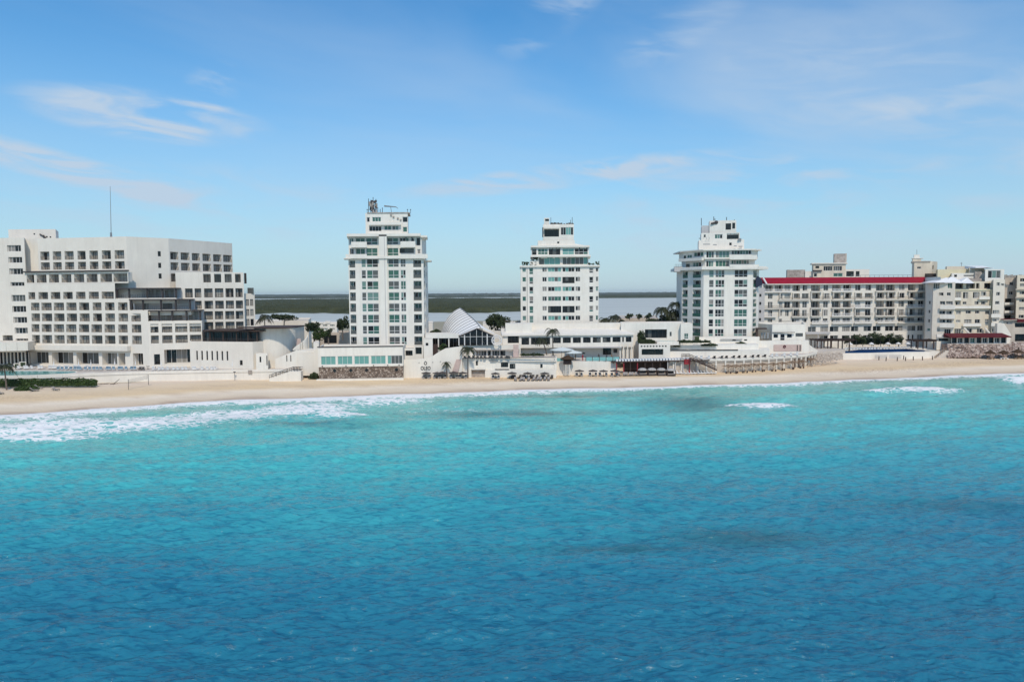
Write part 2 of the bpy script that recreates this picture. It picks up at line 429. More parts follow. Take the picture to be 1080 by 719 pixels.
def streak(px, py, wx, wy, slope, amt, lo=0.42, hi=0.72):
    d = ray(px, py); a0 = math.atan2(d.x, d.y); e0 = math.asin(d.z / d.length)
    da = mathn('SUBTRACT', az, a0); de = mathn('SUBTRACT', mathn('SUBTRACT', el, e0), mathn('MULTIPLY', da, slope))
    q = mathn('ADD', mathn('POWER', mathn('ABSOLUTE', mathn('DIVIDE', da, wx)), 2.0), mathn('POWER', mathn('ABSOLUTE', mathn('DIVIDE', de, wy)), 2.0))
    w = maprange(q, 0.0, 1.0, 1.0, 0.0)
    return mathn('MULTIPLY', mathn('MULTIPLY', w, maprange(wisp, lo, hi)), amt)
cl = veil
for s in ((155, 122, .16, .034, -.05, 1.2, .34, .66), (60, 175, .20, .022, -.22, 1.1, .34, .64), (215, 108, .05, .05, .6, .55), (585, 15, .09, .04, .5, .45), (590, 186, .26, .02, .10, 1.0, .30, .62), (760, 180, .25, .03, -.05, .5),
          (960, 105, .30, .09, -.25, .38, .35, .8), (1010, 100, .16, .02, .1, .3, .3, .8), (220, 215, .3, .06, 0, .4), (860, 215, .5, .07, .05, .4), (720, 30, .1, .04, .4, .3)):
    cl = mathn('ADD', cl, streak(*s))
low = maprange(el, -0.12, 0.40, 0.95, 0.0)
#                # the bright band of haze over the horizon
hz = n.new('ShaderNodeMix'); hz.data_type = 'RGBA'; hz.inputs[7].default_value = (3.7, 4.9, 6.3, 1)
cl = mathn('MINIMUM', cl, 0.9)
mx = n.new('ShaderNodeMix'); mx.data_type = 'RGBA'
tint = n.new('ShaderNodeMix'); tint.data_type = 'RGBA'; tint.blend_type = 'MULTIPLY'; tint.inputs[0].default_value = 1.0; l.new(hsv.outputs[0], tint.inputs[6]); tint.inputs[7].default_value = (0.68, 1.03, 1.10, 1)
l.new(low, hz.inputs[0]); l.new(tint.outputs[2], hz.inputs[6])
l.new(cl, mx.inputs[0]); l.new(hz.outputs[2], mx.inputs[6]); mx.inputs[7].default_value = (4.9, 6.0, 7.3, 1)
l.new(mx.outputs[2], bg.inputs[0])
vs = sc.view_settings; vs.view_transform = 'Standard'; vs.look = 'None'; vs.gamma = 1; vs.exposure = -0.12; vs.use_curve_mapping = False
sc.cycles.max_bounces = 6

# ------------------------------------------------------------------ shoreline, beach and land
SP = [(-260, 448), (-100, 441), (0, 438), (60, 434), (110, 430), (165, 427), (200, 424.5), (240, 422), (300, 420), (360, 418), (450, 415), (540, 411.5), (620, 409.5), (700, 407.5), (800, 404.5), (880, 401.5), (960, 398), (1020, 395.5), (1080, 393), (1300, 386)]
sw = [G(a, b) for a, b in SP]
SX = np.array([p.x for p in sw]); SY = np.array([p.y for p in sw])
def shoreY(x):
    x = np.asarray(x, float)
    y = np.interp(x, SX, SY)
    y = np.where(x < SX[0], SY[0] + (x - SX[0]) * 0.45, y); y = np.where(x > SX[-1], SY[-1] + (x - SX[-1]) * 0.45, y)
    return y + 0.5 * np.sin(x * 0.16) + 0.35 * np.sin(x * 0.41 + 1)
def groundZ(x, Y):
    s = np.asarray(Y) - shoreY(x)
    return np.where(s < 0, s * 0.06, 2.0 * (1 - np.exp(-s / 9.0)) + 0.05 * np.sin(np.asarray(x) * .3 + np.asarray(Y) * .5) * np.clip(s / 8, 0, 1))
def grid_mesh(name, X, Y, Z, mats, attrs=None):
    ny, nx = X.shape
    me = bpy.data.meshes.new(name)
    co = np.stack([X, Y, Z], -1).reshape(-1, 3)
    me.vertices.add(len(co)); me.vertices.foreach_set('co', co.ravel())
    i = np.arange(ny * nx).reshape(ny, nx)
    q = np.stack([i[:-1, :-1], i[:-1, 1:], i[1:, 1:], i[1:, :-1]], -1).reshape(-1, 4)
    me.loops.add(q.size); me.loops.foreach_set('vertex_index', q.ravel().astype(np.int32))
    me.polygons.add(len(q)); me.polygons.foreach_set('loop_start', np.arange(0, q.size, 4, dtype=np.int32)); me.polygons.foreach_set('loop_total', np.full(len(q), 4, np.int32))
    me.polygons.foreach_set('use_smooth', np.ones(len(q), bool))
    for k, v in (attrs or {}).items():
        a = me.attributes.new(k, 'FLOAT', 'POINT'); a.data.foreach_set('value', v.astype(np.float32).ravel())
    me.materials.append(MATS[mats]); me.update(calc_edges=True)
    o = bpy.data.objects.new(name, me); C.objects.link(o); return o
def attr(n, name):
    a = n.new('ShaderNodeAttribute'); a.attribute_name = name; return a.outputs['Fac']

# sand
m = bpy.data.materials.new('sand'); m.use_nodes = True; MATS['sand'] = m
n, l = nt(m); b = n['Principled BSDF']; b.inputs['Roughness'].default_value = 0.95; b.inputs['Specular IOR Level'].default_value = 0.15
g = n.new('ShaderNodeNewGeometry')
inl = attr(n, 'inland'); band = attr(n, 'band')
mp = n.new('ShaderNodeMapping'); mp.inputs['Scale'].default_value = (0.35, 1, 1); l.new(g.outputs['Position'], mp.inputs[0])
n1 = noise(0.35, 7, 0.5, mp.outputs[0], 1.0); n2 = noise(2.2, 6, 0.2, g.outputs['Position'], 3.0)
def ramp(v, stops):
    cr = n.new('ShaderNodeValToRGB'); e = cr.color_ramp.elements
    e[0].position, e[0].color = stops[0][0], (*stops[0][1], 1); e[1].position, e[1].color = stops[-1][0], (*stops[-1][1], 1)
    for p, c in stops[1:-1]:
        x = e.new(p); x.color = (*c, 1)
    l.new(v, cr.inputs[0]); return cr.outputs[0]
def mixc(f, a, bb, mode='MIX'):
    x = n.new('ShaderNodeMix'); x.data_type = 'RGBA'; x.blend_type = mode
    for s, v in ((0, f), (6, a), (7, bb)):
        if isinstance(v, tuple): x.inputs[s].default_value = (*v, 1)
        elif isinstance(v, (int, float)): x.inputs[s].default_value = v
        else: l.new(v, x.inputs[s])
    return x.outputs[2]
wob = mathn('ADD', inl, mathn('MULTIPLY', mathn('SUBTRACT', n1, 0.5), 5.0))
base = ramp(mathn('DIVIDE', wob, 40.0), [(0.0, (0.46, 0.35, 0.27)), (0.05, (0.68, 0.56, 0.42)), (0.16, (0.83, 0.71, 0.56)), (0.27, (0.78, 0.59, 0.37)), (0.45, (0.78, 0.61, 0.41)), (0.8, (0.76, 0.63, 0.50)), (1.0, (0.34, 0.31, 0.22))])
dark = mathn('MULTIPLY', band, maprange(n2, 0.42, 0.62))
c = mixc(mathn('MULTIPLY', dark, 0.65), base, (0.40, 0.26, 0.16))
c = mixc(mathn('MULTIPLY', maprange(n1, 0.45, 0.7), 0.35), c, (0.55, 0.42, 0.31))
l.new(c, b.inputs['Base Color'])
bp = n.new('ShaderNodeBump'); bp.inputs['Strength'].default_value = 0.7; bp.inputs['Distance'].default_value = 0.25
l.new(noise(1.3, 8, 0.3, g.outputs['Position'], 9.0), bp.inputs['Height']); l.new(bp.outputs[0], b.inputs['Normal'])

xs = np.concatenate([np.linspace(-3000, -260, 30)[:-1], np.linspace(-260, 260, 500), np.linspace(260, 3000, 30)[1:]])
ss = np.concatenate([np.linspace(-40, -2, 12)[:-1], np.linspace(-2, 60, 110), np.linspace(64, 460, 40)])
XX = np.tile(xs, (len(ss), 1)); SS = np.tile(ss[:, None], (1, len(xs)))
YY = shoreY(XX) + SS
ZZ = groundZ(XX, YY)
far = np.clip((SS - 400) / 60, 0, 1); ZZ = ZZ * (1 - far) - 0.8 * far
bandv = np.exp(-((SS - 13 - 3 * np.sin(XX * .05)) / 3.5) ** 2) * (0.25 + 0.75 * np.clip(np.sin(XX * .045 + 1.3), 0, 1))
bandv = np.maximum(bandv, np.exp(-(((XX - 100) / 22) ** 2) - ((SS - 9) / 4) ** 2))
tag(grid_mesh('beach', XX, YY, ZZ, 'sand', {'inland': SS, 'band': bandv}), kind='structure')

# ------------------------------------------------------------------ sea: real wave relief on one long sheet
px = np.concatenate([[-9000, -3500, -1600, -900, -500], np.linspace(-260, 1340, 1250), [1600, 2000, 2800, 4500, 10000]])
tx = (px - CX) / F
py = np.concatenate([np.linspace(900, 404, 620), np.linspace(403, 372, 40)])
yy = np.array([G(540, p).y for p in py])
yy = np.concatenate([[-4000, -800, -150, -20, 10], yy])
XX = tx[None, :] * np.maximum(yy, 42)[:, None]; YY = np.tile(yy[:, None], (1, len(px)))
H = np.zeros_like(XX); dist = np.maximum(np.hypot(XX, YY), 20)
cell = dist * 0.0016                                    # grid spacing fades out waves too short to hold
off = shoreY(XX) - YY
wx, wy = XX + 1.5 * np.sin(YY * .06 + 1) , YY + 1.8 * np.sin(XX * .05) + 0.9 * np.sin(XX * .13 + YY * .07)
for k in range(90):
    lam = 0.7 * (14 / 0.7) ** (RNG.random() ** 1.25)
    th = math.radians(98 + RNG.normal(0, 27)); kx, ky = math.cos(th) * 2 * math.pi / lam, math.sin(th) * 2 * math.pi / lam
    ph = RNG.random() * 6.28; amp = 0.0115 * lam ** 0.72 * (0.5 + RNG.random())
    att = np.clip((lam / np.maximum(cell, .02) - 5) / 8, 0, 1)
    env = 0.6 + 0.4 * np.sin(XX * RNG.uniform(.01, .04) + YY * RNG.uniform(-.03, .03) + RNG.random() * 6)
    s = np.sin(kx * wx + ky * wy + ph)
    H += amp * att * env * (1 - 1.6 * np.abs(s) + 0.35 * s * 2) * 0.8
for (lam, th, amp) in ((19, 97, .14), (27, 92, .14), (13, 103, .10), (9, 99, .08)):
    kx, ky = math.cos(math.radians(th)) * 6.283 / lam, math.sin(math.radians(th)) * 6.283 / lam
    H += amp * np.sin(kx * wx + ky * wy + lam)
damp = np.clip(off / 14, 0.0, 1)
H = (H + 0.10) * damp
# a low breaking swell along parts of the shore
def ell(cx, cy, rx, ry, rot=0.0, soft=1.0):
    p = G(cx, cy); q = G(cx + rx, cy); e = G(cx, cy - ry); wxx = abs(q.x - p.x); wyy = abs(e.y - p.y)
    dx, dy = XX - p.x, YY - p.y
    dy = dy - dx * rot
    return np.exp(-((dx / wxx) ** 2 + (dy / wyy) ** 2) ** soft)
foam = np.zeros_like(XX)
for e in ((-40, 455, 120, 12, -.05, 1.5), (60, 451, 85, 12, .0, 1.5), (150, 447, 85, 10, .08, 1.4), (240, 439, 75, 8, .1, 1.3), (320, 432, 70, 7, .1, 1.2), (400, 424, 60, 5, .1, 1.2),
          (30, 462, 90, 3, .02, 1.5), (20, 440, 70, 4, 0, 1), (355, 438, 40, 3, 0, 1)):
    foam = np.maximum(foam, 1.02 * ell(*e))
for e in ((808, 427.5, 34, 3.6, .02, 1.6), (778, 426, 18, 1.2, 0, 1), (970, 411, 46, 4.4, -.02, 1.6), (925, 414, 20, 1.6, 0, 1), (1080, 402, 26, 4.5, 0, 1.5), (1130, 400, 60, 5, 0, 1.5)):
    foam = np.maximum(foam, 1.08 * ell(*e))
foam = np.maximum(foam, 0.5 * ell(470, 432, 120, 4, 0, 1))
leftw = np.clip((40 - XX) / 60, 0.25, 1)
wash = np.exp(-(np.abs(off - 1.8 - leftw) / (3.2 + 3.6 * leftw + 1.0 * np.sin(XX * .11))) ** 2.2)
foam = np.maximum(foam, 1.25 * wash)
H += 0.8 * np.clip(foam - .55, 0, 1) * np.clip(off / 6, 0, 1)
dark = np.zeros_like(XX)
for e in ((985, 534, 90, 7, .0, 1), (800, 566, 110, 9, .05, 1), (640, 578, 110, 5, 0, 1), (545, 437, 110, 6, 0, 1), (735, 425, 60, 9, 0, 1), (600, 418, 70, 3, 0, 1), (330, 448, 80, 4, 0, 1)):
    dark = np.maximum(dark, ell(*e))
Y0 = YY
ty = np.interp(np.abs(Y0), yy[5:][np.argsort(yy[5:])], 1 - (py[np.argsort(yy[5:])] - 404) / 496)
sea = grid_mesh('sea', XX, YY, H, 'sand', {'foam': foam, 'off': off, 'dark': dark})
tag(sea, kind='structure')
m = bpy.data.materials.new('sea_water'); m.use_nodes = True; sea.data.materials[0] = m
n, l = nt(m); b = n['Principled BSDF']
g = n.new('ShaderNodeNewGeometry'); P = g.outputs['Position']
foam_a = attr(n, 'foam'); off_a = attr(n, 'off'); dark_a = attr(n, 'dark')
mp = n.new('ShaderNodeMapping'); mp.inputs['Scale'].default_value = (0.5, 1, 1); l.new(P, mp.inputs[0]); PS = mp.outputs[0]
big = noise(0.018, 4, 0.8, PS, 4.0); mid = noise(0.10, 6, 0.8, PS, 7.0)
dd = mathn('ADD', off_a, mathn('MULTIPLY', mathn('SUBTRACT', big, 0.5), 55.0))
dd = mathn('ADD', dd, mathn('MULTIPLY', mathn('SUBTRACT', mid, 0.5), 16.0))
dd = mathn('MULTIPLY', dd, 1 / 160.0)
col = ramp(dd, [(0.0, (0.44, 0.66, 0.54)), (0.06, (0.22, 0.62, 0.52)), (0.2, (0.16, 0.65, 0.58)), (0.44, (0.085, 0.53, 0.53)), (0.60, (0.045, 0.35, 0.42)), (0.74, (0.028, 0.235, 0.335)), (1.0, (0.016, 0.15, 0.245))])
mp2 = n.new('ShaderNodeMapping'); mp2.inputs['Rotation'].default_value = (0, 0, math.radians(-14)); mp2.inputs['Scale'].default_value = (0.38, 1.25, 1); l.new(P, mp2.inputs[0])
ripple_shade = maprange(noise(2.0, 8, 0.8, mp2.outputs[0], 14.0), 0.47, 0.66, 0.0, 0.60)  # shaded faces of small ripples, painted into the water colour as dark streaks
col = mixc(ripple_shade, col, mixc(1.0, col, (0.22, 0.42, 0.60), 'MULTIPLY'))
mott = noise(0.35, 8, 0.6, PS, 11.0)
col = mixc(maprange(mott, 0.38, 0.62, 0.0, 0.24), col, mixc(1.0, col, (0.42, 0.62, 0.72), 'MULTIPLY'))
col = mixc(mathn('MULTIPLY', dark_a, maprange(mid, 0.30, 0.6, 0.1, 0.65)), col, (0.035, 0.095, 0.11))
fn = noise(0.9, 11, 1.3, PS, 2.0)
vor = n.new('ShaderNodeTexVoronoi'); vor.feature = 'DISTANCE_TO_EDGE'; vor.inputs['Scale'].default_value = 0.8
wv = n.new('ShaderNodeVectorMath'); wv.operation = 'ADD'; nn = n.new('ShaderNodeTexNoise'); nn.inputs['Scale'].default_value = 0.6; l.new(P, nn.inputs['Vector'])
sc_ = n.new('ShaderNodeVectorMath'); sc_.operation = 'SCALE'; sc_.inputs['Scale'].default_value = 2.2; l.new(nn.outputs['Color'], sc_.inputs[0])
l.new(PS, wv.inputs[0]); l.new(sc_.outputs[0], wv.inputs[1]); l.new(wv.outputs[0], vor.inputs['Vector'])
web = maprange(vor.outputs['Distance'], 0.0, 0.28, 0.26, 0.0)
fs = mathn('ADD', mathn('ADD', mathn('MULTIPLY', foam_a, 0.62), fn), web)
fmask = maprange(fs, 0.98, 1.24)
fmask = mathn('MULTIPLY', fmask, maprange(foam_a, 0.08, 0.3))
milky = mathn('MULTIPLY', maprange(foam_a, 0.1, 0.9), 0.35)
col = mixc(milky, col, (0.20, 0.46, 0.46))
col = mixc(fmask, col, (0.90, 0.89, 0.87))
l.new(col, b.inputs['Base Color'])
l.new(mathn('ADD', mathn('MULTIPLY', fmask, 0.75), 0.13), b.inputs['Roughness'])
b.inputs['IOR'].default_value = 1.33; b.inputs['Specular IOR Level'].default_value = 0.5
r1 = noise(1.6, 5, 0.9, PS, 1.0); r2 = noise(5.0, 4, 0.6, PS, 6.0)
hh = mathn('ADD', mathn('MULTIPLY', r1, 0.24), mathn('MULTIPLY', r2, 0.09))
bp = n.new('ShaderNodeBump'); bp.inputs['Strength'].default_value = 1.0; bp.inputs['Distance'].default_value = 1.0
l.new(hh, bp.inputs['Height']); l.new(bp.outputs[0], b.inputs['Normal'])

# ------------------------------------------------------------------ lagoon and mangroves behind the hotels
m = bpy.data.materials.new('lagoon_water'); m.use_nodes = True; MATS['lagoon_water'] = m
n, l = nt(m); b = n['Principled BSDF']; b.inputs['Roughness'].default_value = 0.35; b.inputs['IOR'].default_value = 1.33; b.inputs['Specular IOR Level'].default_value = 0.2
g = n.new('ShaderNodeNewGeometry'); P = g.outputs['Position']
mp = n.new('ShaderNodeMapping'); mp.inputs['Scale'].default_value = (0.002, 0.02, 1); l.new(P, mp.inputs[0])
l.new(mixc(maprange(noise(1.0, 5, .3, mp.outputs[0], 3), .35, .65), (0.52, 0.49, 0.41), (0.60, 0.57, 0.49)), b.inputs['Base Color'])
bp = n.new('ShaderNodeBump'); bp.inputs['Strength'].default_value = 0.25; bp.inputs['Distance'].default_value = 0.4
l.new(noise(0.5, 4, .3, P, 1), bp.inputs['Height']); l.new(bp.outputs[0], b.inputs['Normal'])
mb = MB(); mb.face([(-15000, 520, 0.0), (15000, 520, 0.0), (15000, 14000, 0.0), (-15000, 14000, 0.0)])
tag(mb.build('lagoon', 'lagoon_water'), kind='structure')
def wood(x0, x1, y0, y1, h, nx, ny, label, fan=0.0):
    u = np.linspace(0, 1, nx); v = np.linspace(0, 1, ny) ** 1.6
    U, V = np.meshgrid(u, v); wdt = x1 - x0
    edge0 = y0 + 25 * np.sin(U * 23) + 14 * np.sin(U * 61 + 1) + 8 * np.sin(U * 140)
    YY = edge0 + (y1 - edge0) * V; XX = (x0 + wdt * U) * (YY / y0) ** fan
    e = np.minimum(np.minimum(U, 1 - U) * 18, 1) * np.clip((1 - V) * 14, 0, 1)
    fr = np.clip(V * ny / 2.0, 0, 1)
    Z = h * (0.62 + 0.42 * RNG.random(U.shape) + 0.12 * np.sin(XX * .013 + YY * .004) + 0.10 * np.sin(XX * .05 + 2)) * fr * np.clip(e * 1.5, 0, 1) - 0.3
    o = grid_mesh('mangrove_wood', XX, YY, Z, 'mangrove'); return tag(o, label, 'mangrove', kind='stuff')
def gx(px, Y): return W(px, 320, Y).x
wood(gx(150, 905), gx(610, 905), 905, 2900, 7.0, 1100, 90, 'broad dark green mangrove wood across the lagoon between the left hotel and the shell roof', 1.0)
wood(-5200, 300, 4200, 6200, 8.0, 700, 12, 'thin far strip of mangrove on the lagoon horizon behind the left tower')
wood(50, 6500, 3000, 6500, 9.0, 900, 30, 'grey-green far shore wood on the lagoon horizon right of the middle tower')
wood(-7000, 9000, 8500, 12000, 22.0, 900, 8, 'faint wooded hills along the most distant shore')

# the hazy air
mb = MB(); mb.box(-16000, 16000, -4500, 15000, -6.5, 62.0)
m = bpy.data.materials.new('haze'); m.use_nodes = True; MATS['haze'] = m; n, l = nt(m); n.remove(n['Principled BSDF'])
pv = n.new('ShaderNodeVolumePrincipled'); pv.inputs['Color'].default_value = (0.93, 0.95, 1.0, 1); pv.inputs['Density'].default_value = 0.00004; pv.inputs['Anisotropy'].default_value = 0.2
l.new(pv.outputs[0], n['Material Output'].inputs['Volume'])
tag(mb.build('haze', 'haze'), 'thin pale blue haze over the lagoon and far shore', 'haze', kind='stuff')
# ================================================================== LEFT HOTEL
hor = lambda px: 309.0 + (CX - px) * math.tan(roll)
H1 = thing('hotel', 'large white stepped hotel with rows of recessed balconies above the long pool terrace', 'hotel', (XY(120, 200)[0], 205, 3.0))
# left end block with narrow four-pane windows
pl0 = Pl(XY(-70, 206), XY(30, 203.5))
w = []
for y0, y1, xa in ((258.5,265.3,11),(271,277.3,11.7),(283,289.5,12),(297.5,301.8,12.7),(311,318,13),(322.7,329.3,13.2),(334.2,340.6,13.6),(345.5,351.8,14.5),(357,360.2,15)):
    w.append(Op(pl0.u(xa), pl0.u(xa + 14.5), pl0.z(20, y1), pl0.z(20, y0), 'window', 4, 1, 'darkwhite', 0.5))
w.append(Op(pl0.u(1.5), pl0.u(12), pl0.z(8, 361), pl0.z(8, 353.5), 'loggia', 2, 1, 'hotel', 1.6))
for xa in (-62, -45, -28): 
    for y0, y1 in ((258.5,265.3),(271,277.3),(283,289.5),(297.5,301.8),(311,318),(322.7,329.3),(334.2,340.6),(345.5,351.8)):
        w.append(Op(pl0.u(xa), pl0.u(xa + 10), pl0.z(20, y1), pl0.z(20, y0), 'window', 4, 1, 'darkwhite', 0.5))
block(H1, [XY(-70, 206), XY(30, 203.5)], 3, 40.3, 24, {0: w})
# upper block: two rows of balconies, a blank corner wall and the receding wing
a, b_, c_, d_ = XY(44, 204.5), XY(137, 199.2), XY(181, 206.5), XY(247.5, 228)
pa, pb, pc = Pl(a, b_), Pl(b_, c_), Pl(c_, d_)
rowsU = [(264.5, 273.6), (276, 284)]
colsU = [(45.5,55),(58.5,67.5),(71,80.5),(84.5,93),(97,106),(110,119.5),(123.5,133.5)]
oa = grid(pa, colsU, rowsU, 90, kind='loggia', nx=3, style='hotel', depth=1.15)
ob = [Op(pb.u(168.8), pb.u(172), pb.z(170, y + 5.4), pb.z(170, y), 'window', 1, 1, 'dark', 0.25) for y in (265, 277.2, 288.4)]
colsW = [(181.8,190.3),(192.8,202),(204.5,212.8),(215.6,224.3),(226.8,235.5),(237.3,246.5)]
oc = []
for i, (x0, x1) in enumerate(colsW):
    k = pc.z(186, 265.8), pc.z(186, 273.8), pc.z(186, 276.8), pc.z(186, 285)
    for zt, zb in ((k[0], k[1]), (k[2], k[3])): oc.append(Op(pc.u(x0), pc.u(x1), zb, zt, 'loggia', 3, 1, 'hotel', 1.3))
x0z, x1z = pc.z(186, 288.5), pc.z(186, 297)
oc.append(Op(pc.u(181.8), pc.u(196), x1z, x0z, 'loggia', 3, 1, 'hotel', 1.3))
oc.append(Op(pc.u(205), pc.u(211.5), x1z, x0z, 'window', 2, 1, 'hotel', .6))
for x0 in (216, 227, 238): oc.append(Op(pc.u(x0), pc.u(x0 + 7), x1z, x0z, 'window', 2, 1, 'hotel', .8))
block(H1, [a, b_, c_, d_], 22, 40.1, 10, {0: oa, 1: ob, 2: oc}, 'stucco_white', back=[(d_[0] * 1.05, d_[1] * 1.05), (a[0] * 1.07, 240)])
block(H1, [XY(29.5, 206.5), XY(45.5, 206.5)], 22, 40.2, 16, {})
# lower main block
pm = Pl(XY(29, 202.5), XY(156.5, 194.5))
zt = lambda y, x=90: pm.z(x, y)
o1 = []
def lg(x0, x1, y0, y1, rx=90, nx=3, kind='loggia', style='hotel', depth=1.15, p=pm, lst=o1):
    lst.append(Op(p.u(x0), p.u(x1), p.z(rx, y1), p.z(rx, y0), kind, nx, 1, style, depth))
cr4 = [(31,38),(41.5,51.5),(54.5,64.5),(67.5,77.5),(81,91),(94.5,105),(108,120.8)]
for x0, x1 in cr4: lg(x0, x1, 307.7, 315.2)

cr5 = [(33,42),(44,54.8),(57,67.8),(70.3,81),(83.8,94.3),(98,107.3),(111,121),(124.8,134.8)]
for y0, y1 in ((319, 327.2), (330.5, 338.8)):
    for x0, x1 in cr5: lg(x0, x1, y0, y1)
lg(138.3, 148.3, 330.5, 338.8)
cr6 = [(32.5,40.8),(43.2,53.7),(56,66.8),(69,79.8),(82.5,93.2),(95.6,106.8),(109.5,120.5),(124,133.8),(138.3,148.3)]
for y0, y1 in ((342, 350.3), (353.5, 362.3)):
    for x0, x1 in cr6: lg(x0, x1, y0, y1)
for x0, x1 in ((25.5,49),(52.5,75),(78.5,102),(105.5,121.5),(123,130),(138.3,149)):   # pool level openings
    if x0 < 29: x0 = 30
    lg(x0, x1, 371.8, 384.5, kind='window', nx=4, style='shop', depth=2.2)
xl = pm.u(122.3), pm.u(137.0)
def part_ops(u0, u1): return [Op(o.u0 - u0, o.u1 - u0, o.z0, o.z1, o.kind, o.nx, o.nz, o.style, o.depth) for o in o1 if u0 <= (o.u0 + o.u1) / 2 < u1]
for u0, u1, yt in ((0, xl[0], 299), (xl[0], xl[1], 315.6), (xl[1], pm.L, 327.6)):
    block(H1, [pm.P(u0, 0)[:2], pm.P(u1, 0)[:2]], 3, zt(yt), 14, {0: part_ops(u0, u1)})
# row under the dark cornice, top of the main block
pt = Pl(XY(29, 203.2), XY(137.5, 196.2)); o2 = []
for x0, x1 in ((30,37.8),(40.5,50.8),(53.5,63.8),(66.5,77),(79.8,90.4),(93,104.5),(107.5,119.8),(121.3,136)):
    o2.append(Op(pt.u(x0), pt.u(x1), pt.z(90, 297.6), pt.z(90, 287.6), 'loggia', 3, 1, 'hotel', 1.8))
block(H1, [XY(29, 203.2), XY(137.5, 196.2)], zt(299) + .02, pt.z(90, 286.6), 8, {0: o2})
def slab(parent, chain, z, th, out, m, name, inn=1.0):
    """thin canopy following a corner chain, projecting `out` metres"""
    mb = MB()
    for p, q in zip(chain[:-1], chain[1:]):
        pl = Pl(p, q); mb.prism([pl.P(0, 0, -out)[:2], pl.P(pl.L, 0, -out)[:2], pl.P(pl.L, 0, inn)[:2], pl.P(0, 0, inn)[:2]], z, z + th)
    if parent: local(mb, parent)
    return mb.build(name, m, parent)
slab(H1, [XY(29, 203.2), XY(137.5, 196.2)], pt.z(90, 287.2) + 0.15, 0.35, 0.6, 'metal_dark', 'cornice', 0.4)
# three stepped terraces with dark pergolas
def terrace(px0, px1, Y0, Y1, ytop, yfloor, setback, cols, wins):
    p = Pl(XY(px0, Y0), XY(px1, Y1)); rx = (px0 + px1) / 2
    z1, z0 = p.z(rx, ytop), p.z(rx, yfloor)
    slab(H1, [XY(px0, Y0), XY(px1, Y1)], z1 - 0.3, 0.32, 0.35, 'metal_dark', 'pergola_roof', setback)
    for x in cols:
        c = p.P(p.u(x), 0, .2); mb = MB(); mb.box(c[0]-.2, c[0]+.2, c[1]-.2, c[1]+.2, z0 - .1, z1 - .3); local(mb, H1).build('pergola_post', 'metal_dark', H1)
    A, B = p.P(0, 0, setback), p.P(p.L, 0, setback); q = Pl(A[:2], B[:2]); oo = []
    for x0, x1 in wins: oo.append(Op(q.u(x0), q.u(x1), z0 + .05, z0 + 2.4, 'window', 3, 1, 'hotel', .2))
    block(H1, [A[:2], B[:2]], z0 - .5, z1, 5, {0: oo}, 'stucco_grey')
    fl = MB(); fl.prism([p.P(0,0,0)[:2], p.P(p.L,0,0)[:2], p.P(p.L,0,setback)[:2], p.P(0,0,setback)[:2]], z0 - 1.5, z0); local(fl, H1).build('terrace_floor', 'stucco_white', H1)
    railing(H1, Pl((p.a.x - H1.location.x, p.a.y - H1.location.y), (p.b.x - H1.location.x, p.b.y - H1.location.y)), Op(.3, p.L - .3, z0 - H1.location.z, z0 - H1.location.z + 1.0), 'bars', 0.25)
terrace(122.5, 187.5, 197, 199, 303.6, 314.2, 3.8, (124, 136.8, 156, 172, 186.3), ((138.5,144),(158,170),(175,184)))
terrace(137.5, 202, 195.5, 198, 315.4, 326.6, 3.6, (138.6, 151, 170, 185.5, 200.5), ((152,157),(172,182),))
terrace(157, 212.5, 194.8, 198, 327, 338.2, 3.4, (167.5, 181.5, 196.5, 211), ((170,180),(183,192),(199,209)))
# lower mid block to the right
pn = Pl(XY(156.5, 194.5), XY(213, 197.5)); o3 = []
for y0, y1 in ((341.2, 350.3), (353.3, 361.6)):
    for x0, x1 in ((158,166.5),(170,181),(184,197),(199.3, 211.5)): lg(x0, x1, y0, y1, 185, p=pn, lst=o3)
lg(160.5, 167, 373, 384, 185, kind='window', nx=2, style='dark', depth=.8, p=pn, lst=o3)
lg(171.5, 199, 368.5, 383.5, 185, kind='window', nx=5, style='shop', depth=2.5, p=pn, lst=o3)
block(H1, [XY(156.5, 194.5), XY(213, 197.5)], 3, pn.z(185, 338.4), 12, {0: o3})
# right wing
pr = Pl(XY(187, 203.5), XY(258.5, 209)); o4 = []
for y0, y1, cs in ((304, 313.5, ((196,204),(206,213),(216,225),(227.3,236.3),(238.5,247),(249,256.5))),
                   (317, 325.4, ((204.5,213),(216,225),(227.3,236.3),(238.5,247),(249,256.5))),
                   (328, 336.6, ((215,224.5),(226.5,235.3),(237.5,247),(248.5,256.5))),
                   (339.3, 347, ((215,224.5),(226.5,235.3),(237.5,247),(248.5,256.5)))):
    for x0, x1 in cs: lg(x0, x1, y0, y1, 235, p=pr, lst=o4)
for x0, x1 in ((215.5,223.5),(227,234.5),(238,245.5),(249,255)):
    o4.append(Op(pr.u(x0), pr.u(x1), pr.z(235, 297.8), pr.z(235, 288.6), 'void', 2, 1, 'hotel', 2.2))
    o4[-1].kind = 'window'
block(H1, [XY(187, 203.5), XY(258.5, 209)], 3, pr.z(235, 287.2), 14, {0: o4}, back=[(XY(258.5, 209)[0] * 1.05, 219.5), (XY(187, 203.5)[0] * 1.03, 219)])
pe = Pl(XY(258.5, 211), XY(269.5, 212.5)); o5 = []
for y in (315.5, 326, 336.3):
    for x in (259.5, 264): o5.append(Op(pe.u(x), pe.u(x + 3.4), pe.z(264, y + 7 - (y < 304) * 0), pe.z(264, y), 'window', 1, 1, 'hotel', .3))
block(H1, [XY(258.5, 211), XY(269.5, 212.5)], 3, pe.z(264, 309.5), 12, {0: o5}, back=[(XY(269.5, 212.5)[0] * 1.05, 223), (XY(258.5, 211)[0] * 1.05, 223)])
